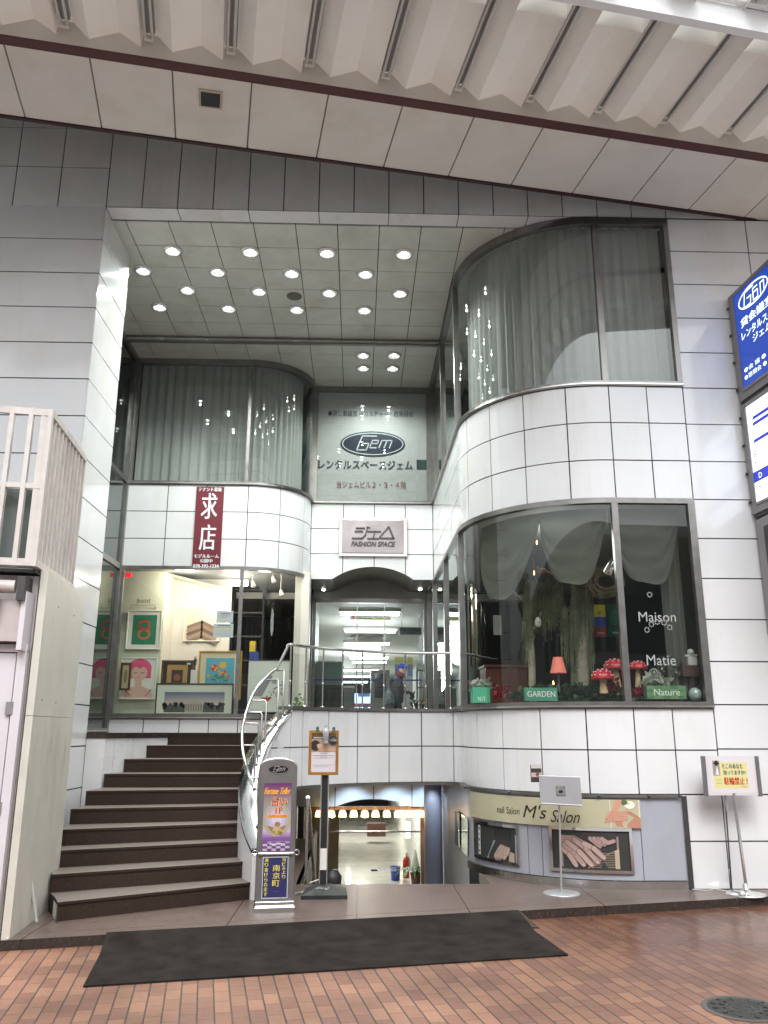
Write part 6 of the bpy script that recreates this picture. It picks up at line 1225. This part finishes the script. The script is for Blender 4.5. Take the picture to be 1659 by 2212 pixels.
m = M(); B, w_, h_ = zb7(m, 872, 600, 944, 762, 1.62); B.rect(0, 0, w_, h_, ink((.01, .1, .05)), .001); B.disc(w_*.5, h_*.6, w_*.3, ink((.02, .18, .08)), .002, h_*.25); B.poly([(w_*.7, h_), (w_*.9, h_*.85), (w_*.85, h_*.7), (w_*.72, h_*.8)], ink((.35, .5, .6)), .003); B.rect(w_*.3, h_*.1, w_*.75, h_*.16, ink((.3, .4, .35)), .002); m.build('green_poster', None, 'dark green poster beside the striped poster', 'poster', loc=B.o)
q = A7(888, 415, .55); m = M(); m.lathe([(.06, -.1), (.07, -.09), (.05, .06), (.02, .1), (0, .1)], q, CHROME, 16, (.4, -.5, 1)); m.tube([q+Vector((.03, 0, .1)), (q.x+.03, q.y, 4.14)], .006, BLACK, 5); m.build('silver_spotlight', None, 'silver bell spotlight hanging above the dry wreath', 'spotlight', loc=q)
m = M(); rnd = random.Random(4); c = A7(855, 490, .8)
for k in range(26):
    r_ = rnd.uniform(.1, .24); a0 = rnd.uniform(0, 360); ty = rnd.uniform(-.12, .12); m.tube([c+Vector((r_*math.cos(R(a0+x)), ty+.05*math.sin(R(x*2)), r_*.8*math.sin(R(a0+x)))) for x in range(0, 260, 26)], .006, VINE, 4)
m.build('dry_wreath', None, 'tangle of dry golden vines above the posters', 'wreath', loc=c)
q = A7(545, 436, 1.1); bd_ = thing('ornament_bird', 'small pink ornamental bird perched on the moss', 'ornament', q); m = M(); PK = mat('dusty_pink', (.4, .16, .14), .6); m.ball(q, .045, PK, 10, sx=1.4, sz=.8); m.ball(q+Vector((-.06, 0, .03)), .025, PK, 8); m.tube([q+Vector((.05, 0, -.01)), q+Vector((.13, 0, -.04))], [.02, .006], PK, 6); m.build('body', bd_)
q = A7(525, 690, 1.05); m = M(); m.lathe([(0, -.06), (.03, -.045), (.042, -.01), (.035, .03), (.015, .06), (0, .065)], q, mat('white_porcelain', (.65, .65, .62), .3, var=0), 14); B = Board(m, q+Vector((-.02, -.043, -.015)), (1, 0, 0), (0, 0, 1)); B.text('13', 0, 0, .035, .03, IB, .001); m.tube([q+Vector((0, 0, .06)), q+Vector((0, 0, .3))], .002, BLACK, 4); m.build('egg_ornament', None, 'white egg ornament hanging from the bare tree', 'ornament', loc=q)
m = M(); B, w_, h_ = zb7(m, 305, 655, 345, 752, 1.6); B.rect(0, 0, w_, h_, ink((.3, .31, .29))); m.build('grey_sheet', None, 'grey paper sheet hanging left of the bare tree', 'paper', loc=B.o)
for k, p in enumerate(((518, 295, 1.3), (505, 445, 1.3), (755, 365, 1.1), (600, 990, .7))):
    q = A7(*p); m = M(); m.lathe([(0, -.035), (.008, -.02), (.009, .0), (0, .035)], q, mat('candle_bulb', (1, .6, .25), .4, var=0, emit=5, ecol=(1, .5, .15)), 8); m.tube([q+Vector((0, 0, .03)), q+Vector((0, 0, .2))], .002, BLACK, 4)
    m.build('candle_bulb', None, ['tiny warm bulb highest beside the left mossy vines', 'tiny warm bulb just above the pink bird', 'tiny warm bulb before the thick mossy trunk', 'tiny warm bulb under the coral lamp shade'][k], 'light bulb', 'tiny warm bulbs in the shop window', loc=q)
lamp('shop_fill', 'POINT', (2.5, 1.5, 3.85), 13, (.95, 1, .9), bld, size=.3)  # unseen point fill added to brighten the dim shop
# =================================================================== HALL BEHIND THE ENTRANCE
def A6(x, y, Y): return at(Z6(x, y), Y=Y)
def zb6(m, x0, y0, x1, y1, Y): p, q = Z6(x0, y0), Z6(x1, y1); return yb(m, p[0], p[1], q[0], q[1], Y)
STRIP = mat('lit_hall_strip', (1, 1, 1), .5, var=0, emit=8, ecol=(.92, 1, 1)); strips = [(445, 868, 940, .06), (478, 842, 1072, .05), (475, 797, 1163, .05), (515, 785, 1270, .05), (530, 775, 1300, .05), (445, 720, 1357, .05), (445, 690, 1405, .05), (440, 640, 1445, .05)]
for k, (x0, x1, y, th) in enumerate(strips):
    zc = 3.9; Yk = at(Z6(650, y), Z=zc).y; Yk = min(Yk, 31); a, b = A6(x0, y, Yk), A6(x1, y, Yk); m = M(); m.box(a.x, b.x, Yk-.06, Yk+.06, a.z-th, a.z, STRIP); m.box(a.x-.04, b.x+.04, Yk-.09, Yk+.09, a.z, min(3.98, a.z+.06), HALLW)
    m.build('ceiling_strip_light', None, ['brightest and nearest', 'second', 'third', 'fourth', 'fifth', 'sixth', 'seventh', 'farthest'][k]+' lit strip light across the hall ceiling, counted from the door', 'strip light', 'lit strip lights of the hall ceiling', loc=((a.x+b.x)/2, Yk, a.z))
lamp('hall_fill', 'POINT', (.2, 10, 3.5), 60, (.92, 1, 1), hall, size=.5); lamp('hall_fill', 'POINT', (0, 18, 3.5), 110, (.92, 1, 1), hall, size=.5); lamp('hall_fill', 'POINT', (-.5, 26, 3.5), 120, (.92, 1, 1), hall, size=.5)  # unseen point fills added to the strip lights to brighten the hall
m = M(); B, w_, h_ = zb6(m, 515, 950, 808, 996, 8.6); m.obox(B.o+Vector((w_/2, .02, h_/2)), (w_/2, 0, 0), (0, .018, 0), (0, 0, h_/2), ink((.6, .6, .62))); B.rect(w_*.14, 0, w_, h_*.4, ink((.65, .6, .3)), .001); B.poly([(w_*.03, h_*.45), (w_*.07, h_*.85), (w_*.11, h_*.45), (w_*.085, h_*.45), (w_*.085, h_*.15), (w_*.055, h_*.15), (w_*.055, h_*.45)], ink((.6, .03, .03)), .002); B.text('南京町まで通り抜けられます', w_*.17, h_*.5, w_*.97, h_*.9, ink((.05, .04, .2)), .002); B.rect(w_*.2, h_*.12, w_*.55, h_*.28, ink((.1, .2, .1)), .002); B.rect(w_*.62, h_*.12, w_*.9, h_*.28, ink((.5, .4, .05)), .002)
for x in (.1, .9): m.tube([B.P(w_*x, h_, 0), B.P(w_*x, h_+.3, 0)], .004, STEEL, 4)
m.build('hanging_sign', None, 'white hanging sign with red arrow below the nearest hall strip light', 'sign', loc=B.o)
m = M(); B, w_, h_ = zb6(m, 525, 1178, 735, 1214, 15); m.obox(B.o+Vector((w_/2, .05, h_/2)), (w_/2, 0, 0), (0, .05, 0), (0, 0, h_/2), mat('lit_sign_white', (.9, .9, .9), .4, var=0, emit=1.6)); B.poly([(w_*.06, h_*.4), (w_*.09, h_*.8), (w_*.12, h_*.4)], ink((.7, .03, .03)), .003); B.rect(w_*.16, h_*.3, w_*.9, h_*.36, ink((.6, .6, .6)), .003); m.build('lit_direction_sign', None, 'small lit white direction sign deeper in the hall', 'sign', loc=B.o)
m = M(); B, w_, h_ = zb6(m, 872, 1050, 1032, 1104, 7.6); m.obox(B.o+Vector((w_/2, .012, h_/2)), (w_/2, 0, 0), (0, .01, 0), (0, 0, h_/2), mat('pale_blue_board', (.2, .27, .29), .4)); B.text('Maison Matie', w_*.08, h_*.45, w_*.94, h_*.8, ink((.02, .04, .06)), .002); B.rect(w_*.3, h_*.2, w_*.7, h_*.28, ink((.05, .08, .1)), .002)
for x in (.1, .9): m.tube([B.P(w_*x, h_, 0), B.P(w_*x, h_+.3, 0)], .004, STEEL, 4)
m.build('shop_sign', None, 'pale blue hanging shop sign at the right of the hall', 'sign', loc=B.o)
q = at(Z6(640, 1117), Z=3.97); m = M()
for r_ in (.12, .22, .32, .42): m.lathe([(r_-.04, -.03), (r_, -.045), (r_+.05, -.02), (r_+.05, 0)], q, mat('vent_grey', (.3, .3, .29), .5), 28)
m.build('ceiling_diffuser', None, 'round grey air diffuser in the hall ceiling', 'vent', loc=q)
# booths
def hbox(name, label, cat, x0, y0, x1, Y, dep, mt, zb=1.52, top=None):
    a, b = A6(x0, y0, Y), A6(x1, y0, Y); m = M(); m.box(a.x, b.x, Y, Y+dep, zb, a.z, mt); 
    t = thing(name, label, cat, ((a.x+b.x)/2, Y, zb)); m.build('panel', t); return t, a.x, b.x, a.z
t, a_, b_, z_ = hbox('green_booth', 'dark booth with pale green upper panel left of the entrance', 'booth', 266, 1470, 452, 8.2, .9, mat('booth_dark', (.02, .028, .026), .3))
m = M(); zt = A6(300, 1305, 8.2).z; m.box(a_, b_, 8.2, 9.1, z_, zt, mat('booth_green_glass', (.2, .28, .25), .15, var=.02)); m.build('upper_panel', t); m = M(); m.box(a_-.01, b_+.01, 8.18, 9.12, zt, zt+.03, STEEL); m.build('top_rail', t)
t, a_, b_, z_ = hbox('dark_kiosk', 'dark kiosk with screen behind the walking person', 'kiosk', 665, 1360, 800, 14, .9, mat('kiosk_grey', (.16, .15, .14), .4))
m = M(); m.box(a_+.1, b_-.1, 13.97, 13.99, z_-.75, z_-.1, mat('screen_black', (.02, .022, .03), .1)); m.build('screen', t)
t, a_, b_, z_ = hbox('pale_counter', 'pale counter in the middle of the hall left of the kiosk', 'counter', 470, 1490, 540, 15, .8, mat('counter_dark', (.1, .1, .1), .4)); m = M(); m.box(a_-.02, b_+.02, 14.95, 15.8, z_, z_+.05, HALLW); m.build('top', t)
m = M(); B, w_, h_ = zb6(m, 838, 1268, 968, 1405, 16); B.rect(0, h_*.62, w_, h_, ink((.6, .55, .2))); B.rect(0, 0, w_, h_*.62, ink((.2, .25, .5))); B.rect(w_*.5, 0, w_*.7, h_, ink((.75, .8, .85)), .004); B.text('フ', w_*.54, h_*.6, w_*.66, h_*.8, ink((.1, .2, .5)), .006); B.rect(0, -1.2, w_, 0, ink((.5, .5, .55)), .001); m.build('wall_banner', None, 'yellow and blue banner on the hall wall behind the person', 'banner', loc=B.o)
m = M(); B, w_, h_ = zb6(m, 545, 1530, 668, 1655, 32); B.rect(0, 0, w_, h_, mat('bright_exit_glass', (.4, .6, .8), .4, var=0, emit=1.1, ecol=(.45, .7, 1))); B.rect(0, h_*.2, w_, h_*.42, ink((.25, .02, .03)), .01); B.rect(w_*.25, h_*.15, w_*.8, h_*.35, ink((.06, .08, .16)), .02); B.rect(w_*.2, h_*.8, w_*.9, h_, ink((.1, .2, .6)), .01); m.build('far_exit', None, 'bright daylit exit at the far end of the hall', 'doorway', loc=B.o)
# rack, plants by the door
q = A6(1060, 1500, 7.2); rk = thing('leaflet_rack', 'black wire leaflet rack inside the glass door', 'rack', (q.x, q.y, 1.52)); m = M(); zt = A6(1060, 1350, 7.2).z
for sx in (-.16, .16):
    for sy in (-.1, .1): m.tube([(q.x+sx, q.y+sy, 1.52), (q.x+sx, q.y+sy, zt)], .009, BLACK, 6)
for k in range(4): z = 1.7+(zt-1.75)*k/3; m.box(q.x-.17, q.x+.17, q.y-.11, q.y+.11, z, z+.012, BLACK)
m.build('frame', rk); m = M(); m.obox((q.x-.02, q.y-.06, zt+.02), (.16, 0, 0), (0, .05, .05), (0, -.006, .006), ink((.6, .6, .58))); m.build('leaflets', rk); m = M(); m.obox((q.x, q.y-.05, 2.1), (.12, 0, 0), (0, .04, 0), (0, 0, .03), ink((.5, .15, .05))); m.build('orange_tray', rk)
q = A6(1015, 1640, 6.2); pp = thing('door_plant', 'dark leafy rubber plant standing outside the glass door', 'plant', (q.x, q.y, 1.5)); m = M(); m.lathe([(.1, 0), (.13, .22), (.12, .22), (0, .2)], (q.x, q.y, 1.5), BLACK, 16); m.build('pot', pp)
m = M(); rnd = random.Random(8); zt = A6(1015, 1440, 6.2).z; m2 = M()
for k in range(4):
    x, y = q.x+rnd.uniform(-.1, .1), q.y+rnd.uniform(-.08, .08); tp = Vector((x+rnd.uniform(-.08, .1), y, zt-rnd.random()*.35)); m.tube([(q.x, q.y, 1.68), (x, y, 2), tp], [.012, .009, .004], BARK, 6)
    for j in range(14):
        p = Vector((x, y, 1.75))+(tp-Vector((x, y, 1.75)))*(j/13); a = Vector((rnd.uniform(-1, 1), rnd.uniform(-1, .5), rnd.uniform(-.1, .5))).normalized()*.15; b = a.cross(Vector((0, 0, 1))).normalized()*.035; m2.add([p, p+a*.4+b, p+a, p+a*.4-b], [(0, 1, 2, 3)], LEAF)
m.build('stem', pp); m2.build('foliage', pp)
# person walking through the hall: skinned body, cap, scarf
PX, PY = A6(852, 1500, 11.2).x, 11.2
hgt = A6(877, 1336, PY).z-1.52; s_ = hgt/1.68
per = thing('person', 'person in blue cap, dark red scarf and black jacket walking bent forward inside the hall', 'person', (PX, PY, 1.52))
def skin(name, verts, edges, rad, mt, parent, sub=2):
    me = bpy.data.meshes.new(name); o = bpy.data.objects.new(name, me); o.parent = parent; org = origin(parent)
    me.from_pydata([Vector(v)-org for v in verts], edges, []); col.objects.link(o); me.materials.append(mt)
    md = o.modifiers.new('Skin', 'SKIN'); md.use_smooth_shade = True
    for i, r_ in enumerate(rad): me.skin_vertices[0].data[i].radius = (r_, r_) if not isinstance(r_, tuple) else r_
    me.skin_vertices[0].data[0].use_root = True
    sb = o.modifiers.new('Sub', 'SUBSURF'); sb.levels = sub; sb.render_levels = sub
    return o
def pv(x, y, z): return (PX+x*s_, PY+y*s_, 1.52+z*s_)
JK = mat('black_jacket', (.012, .013, .016), .7, var=.1); SKN = mat('skin', (.5, .3, .22), .5, var=.02)
V = [pv(0, 0, .95), pv(.02, 0, 1.15), pv(.05, 0, 1.34), pv(.1, 0, 1.45), pv(.13, 0, 1.54), pv(.15, 0, 1.62),
     pv(.05, -.17, 1.36), pv(.06, -.21, 1.1), pv(.26, -.16, 1.0), pv(.33, -.14, 1.0), pv(.05, .17, 1.36), pv(.08, .2, 1.1), pv(.27, .13, 1.0), pv(.33, .11, 1.0),
     pv(0, -.09, .86), pv(.1, -.09, .48), pv(.08, -.09, .08), pv(.22, -.09, .04), pv(0, .09, .86), pv(-.06, .09, .48), pv(-.16, .09, .1), pv(-.04, .09, .04)]
E_ = [(0, 1), (1, 2), (2, 3), (3, 4), (4, 5), (2, 6), (6, 7), (7, 8), (8, 9), (2, 10), (10, 11), (11, 12), (12, 13), (0, 14), (14, 15), (15, 16), (16, 17), (0, 18), (18, 19), (19, 20), (20, 21)]
rad = [.15, .15, .15, .075, .06, .085, .07, .055, .042, .035, .07, .055, .042, .035, .095, .065, .05, .04, .095, .065, .05, .04]
skin('body', V, E_, [r_*s_ for r_ in rad], JK, per)
skin('jacket', [pv(-.01, 0, .68), pv(0, 0, .9), pv(.02, 0, 1.15), pv(.04, 0, 1.34)], [(0, 1), (1, 2), (2, 3)], [r_*s_ for r_ in (.2, .195, .19, .16)], JK, per)
m = M(); c = Vector(pv(.16, 0, 1.59)); m.ball(c, .098*s_, SKN, 14, sx=1.05, sy=.85, sz=1.2); m.ball(c+Vector((.1*s_, 0, -.005)), .018*s_, SKN, 8); m.ball(c+Vector((0, -.085*s_, 0)), .02*s_, SKN, 8, sy=.5)
m.ball(c+Vector((.085*s_, -.035*s_, .03*s_)), .01*s_, BLACK, 6); m.ball(c+Vector((.085*s_, .035*s_, .03*s_)), .01*s_, BLACK, 6); m.build('head', per)
m = M(); m.ball(c+Vector((.07*s_, 0, -.05*s_)), .06*s_, ink((.7, .7, .68)), 10, sx=.7, sz=.8); m.build('face_mask', per)
m = M(); CAP = mat('blue_knit_cap', (.01, .03, .3), .8, var=.08, scale=30); m.lathe([(.112*s_, -.0), (.118*s_, .03*s_), (.1*s_, .09*s_), (.06*s_, .125*s_), (0, .135*s_)], c+Vector((-.01, 0, .035*s_)), CAP, 16, (.15, 0, 1)); m.obox(c+Vector((.13*s_, 0, .05*s_)), (.05*s_, 0, -.012*s_), (0, .07*s_, 0), (0, 0, .006*s_), CAP); m.build('cap', per)
m = M(); m.lathe([(.09*s_, -.06*s_), (.13*s_, -.03*s_), (.13*s_, .03*s_), (.085*s_, .06*s_)], Vector(pv(.1, 0, 1.46)), mat('dark_red_scarf', (.16, .015, .02), .9, var=.15, scale=20), 16, (.2, 0, 1)); m.build('scarf', per)
for sy in (-.14, .11):
    m = M(); hp_ = Vector(pv(.36, sy, 1.0)); m.ball(hp_, .04*s_, SKN, 8, sx=1.2, sy=.6)
    for k in range(4): m.tube([hp_+Vector((.03*s_, 0, (.02-.014*k)*s_)), hp_+Vector((.075*s_, .0, (.012-.014*k)*s_)), hp_+Vector((.085*s_, .02*s_, (.0-.014*k)*s_))], .0085*s_, SKN, 5)
    m.tube([hp_+Vector((.0, .01, .03*s_)), hp_+Vector((.05*s_, .02*s_, .035*s_))], .009*s_, SKN, 5); m.build('hand', per)
q = A6(795, 1600, PY-.2); m = M(); WB_ = ink((.35, .38, .42)); m.lathe([(.02, -.1), (.1, -.12), (.14, 0), (.12, .2), (.04, .3), (.03, .32)], q, mat('patterned_bag', (.08, .1, .12), .6, var=.6, scale=14), 14); m.tube([q+Vector((-.06, 0, .28)), q+Vector((0, 0, .5)), q+Vector((.06, 0, .28))], .008, BLACK, 5); m.build('carrier_bag', None, 'dark patterned carrier bag hanging at the left of the walking person', 'bag', loc=q)
# entrance spotlights
for px, lab in (((322, 778), 'left small lit spotlight under the entrance vault'), ((1022, 775), 'right small lit spotlight under the entrance vault')):
    q = at(Z6(*px), Z=4.1); t = thing('vault_spotlight', lab, 'spotlight', q, 'small spotlights under the entrance vault'); m = M(); m.lathe([(.045, .015), (.06, .015), (.06, 0), (.042, -.004)], q, TRIM, 18); m.build('trim_ring', t); m = M(); m.ball(q, .036, BULB, 10, sz=.6); m.build('bulb', t)
    lamp('spot_beam', 'SPOT', (q.x, q.y, q.z-.05), 12, (.9, .97, 1), t, size=.03, spot=R(80))
# =================================================================== BASEMENT THINGS
BLAMP = mat('lit_bell_shade', (1, .8, .5), .4, var=0, emit=1.6, ecol=(1, .66, .3)); BHOT = mat('lit_bell_bulb', (1, .9, .7), .4, var=0, emit=7, ecol=(1, .85, .55))
proto = None
for k, x in enumerate((288, 377, 459, 540, 620, 698, 780, 862, 943, 1027)):
    q = at(Y2(x, 905), Y=5.22); r_ = (at(Y2(x+29, 930), Y=5.22)-at(Y2(x, 930), Y=5.22)).x
    lab = '%s lit bell lamp from the left in the row over the basement door' % ['first', 'second', 'third', 'fourth', 'fifth', 'sixth', 'seventh', 'eighth', 'ninth', 'tenth'][k]
    if proto is None:
        proto = t = thing('bell_lamp', lab, 'lamp', q, 'row of lit bell lamps over the basement door')
        m = M(); m.lathe([(r_*.55, 0), (r_*.85, -.03), (r_, -.1)], q, BLAMP, 18); m.build('shade', t); m = M(); m.ball(q+Vector((0, 0, -.06)), .022, BHOT, 10); m.build('bulb', t); m = M(); m.tube([q, q+Vector((0, 0, .05))], .02, GOLD, 8); m.build('socket', t)
    else: t = copy_tree(proto, q); t['label'] = lab
    if k % 3 == 1: lamp('warm_glow', 'POINT', (q.x, q.y-.12, q.z-.12), 1.4, (1, .66, .3), t, size=.05)
lamp('well_spot', 'SPOT', (.95, 3.2, .86), 14, (.88, .94, 1), bld, rot=(0, R(35), 0), size=.03, spot=R(100))
lamp('passage_fill', 'POINT', (.3, 9, .3), 35, (1, .96, .85), bld, size=.4); lamp('passage_fill', 'POINT', (.2, 14, .3), 120, (1, .97, .9), bld, size=.4); lamp('passage_fill', 'POINT', (.2, 21, .3), 180, (1, .97, .9), bld, size=.4)  # unseen point fills added to lift the basement passage
for k, x in enumerate((-.05, .62, 1.15)): lamp('well_spot', 'SPOT', (x, 4.75, .86), 26, (.72, .86, 1), bld, rot=(R(30), 0, 0), size=.03, spot=R(85))
def onb(x, y, z=-2.0): return at(Y2(x, y), Z=z)
q = onb(842, 1412); r_ = (onb(880, 1412)-onb(805, 1412)).x/2; m = M(); hb = 2*r_*1.25; m.lathe([(r_*.82, 0), (r_, hb), (r_*1.08, hb), (r_*1.08, hb-.03), (r_*.95, hb-.02), (r_*.8, .02), (0, .02)], q, mat('blue_plastic', (.02, .05, .35), .35), 24); m.build('blue_bucket', None, 'blue plastic bucket on the basement passage floor', 'bucket', loc=q)
q = onb(920, 1395); ex = thing('fire_extinguisher', 'red fire extinguisher behind the blue bucket', 'fire extinguisher', q); m = M(); m.lathe([(.08, 0), (.085, .02), (.085, .4), (.05, .48), (.02, .5), (0, .5)], q, mat('extinguisher_red', (.35, .01, .01), .3), 16); m.build('cylinder', ex); m = M(); m.tube([q+Vector((0, 0, .5)), q+Vector((0, 0, .58)), q+Vector((.06, 0, .56))], .014, BLACK, 6); m.tube([q+Vector((.02, -.03, .55)), q+Vector((.1, -.06, .4)), q+Vector((.09, -.07, .2))], .01, BLACK, 6); m.build('handle', ex)
q = onb(990, 1436); fp = thing('fern_plant', 'bright green fern pot plant at the right of the basement door', 'plant', q); m = M(); m.lathe([(.1, 0), (.14, .25), (0, .23)], q, BRF, 16); m.build('pot', fp); m = M(); rnd = random.Random(6); FG = mat('fern_green', (.06, .2, .04), .5, var=.15)
for k in range(30):
    a = rnd.uniform(0, 6.28); L = rnd.uniform(.35, .6); P_ = [q+Vector((math.cos(a)*L*t, math.sin(a)*L*t, .25+.45*t-.5*t*t)) for t in (0, .25, .5, .75, 1)]
    for i in range(4):
        d = (P_[i+1]-P_[i]); sd = Vector((-math.sin(a), math.cos(a), 0))*.05*(1-i*.2); m.add([P_[i]-sd, P_[i]+sd, P_[i+1]+sd*.8, P_[i+1]-sd*.8], [(0, 1, 2, 3)], FG)
m.build('fronds', fp)
q = onb(985, 1425); m = M(); m.tube([q, q+Vector((0, 0, .75))], .012, SIL, 6); m.lathe([(.07, .15), (.1, .4), (.04, .7), (.02, .72)], q, ink((.62, .62, .6)), 12); m.build('white_umbrella', None, 'folded white umbrella standing behind the fern', 'umbrella', loc=q)
Yb = 13; a, b = at(Y2(916, 1105), Y=Yb), at(Y2(950, 990), Y=Yb); m = M(); m.box(a.x, b.x, Yb-.02, Yb+.1, a.z, b.z, mat('lit_cyan_panel', (.8, .9, .95), .4, var=0, emit=1.8, ecol=(.7, .95, 1))); B = Board(m, (a.x, Yb-.021, a.z), (1, 0, 0), (0, 0, 1)); B.ring((b.x-a.x)*.5, (b.z-a.z)*.3, .07, .07, .015, ink((.2, .5, .5)), .002); m.build('lit_panel_sign', None, 'narrow lit white sign on the basement passage wall', 'sign', loc=a)
Yb = 20; a, b = at(Y2(637, 1096), Y=Yb), at(Y2(772, 1000), Y=Yb); m = M(); m.box(a.x, b.x, Yb, Yb+.3, a.z, b.z, mat('brown_board', (.12, .05, .035), .5)); m.build('brown_board', None, 'dark brown board standing far down the basement passage', 'board', loc=a)
m = M(); B, w_, h_ = (lambda p, q_: yb(m, p[0], p[1], q_[0], q_[1], 5.38))(Y2(667, 1333), Y2(711, 1347)); B.rect(0, 0, w_, h_, ink((.02, .04, .25))); m.build('door_sticker', None, 'small blue sticker on the basement glass door', 'sticker', loc=B.o)
q = at(Y2(380, 1400), Z=-1.0); m = M(); m.ball(at(Y2(385, 1385), Y=2.0), .09, BLACK, 10, sx=1.1, sz=.8); 
q = at(Y2(385, 1385), Y=1.2); m = M(); m.lathe([(.05, -.3), (.1, -.1), (.11, 0), (.06, .07), (0, .08)], q, BLACK, 12); m.tube([q+Vector((-.25, -.1, -.05)), q+Vector((0, 0, .02))], .008, ink((.7, .68, .62)), 6); m.tube([q-Vector((0, 0, .3)), (q.x, q.y, -.66)], .05, BLACK, 8); m.build('covered_broom', None, 'black covered broom with pale handle behind the pole stand', 'broom', loc=q)
# handrail of the basement stairs
hb = thing('basement_handrail', 'dark steel handrail going down into the basement stairwell', 'railing', (-.5, .5, 0)); m = M(); p0, p1, p2 = at(Y2(118, 795), Y=.6), at(Y2(165, 960), Y=1.5), at(Y2(215, 882), Y=3.2)
m.tube([(-.52, .5, .85), (-.52, 2.2, -.1), (-.52, 4.2, -1.1)], .02, STEEL, 8); m.build('rail', hb)
for y, z in ((.5, .85), (2.2, -.1), (4.2, -1.1)):
    m = M(); m.tube([(-.52, y, z-.95), (-.52, y, z)], .015, STEEL, 6); m.build('post', hb)
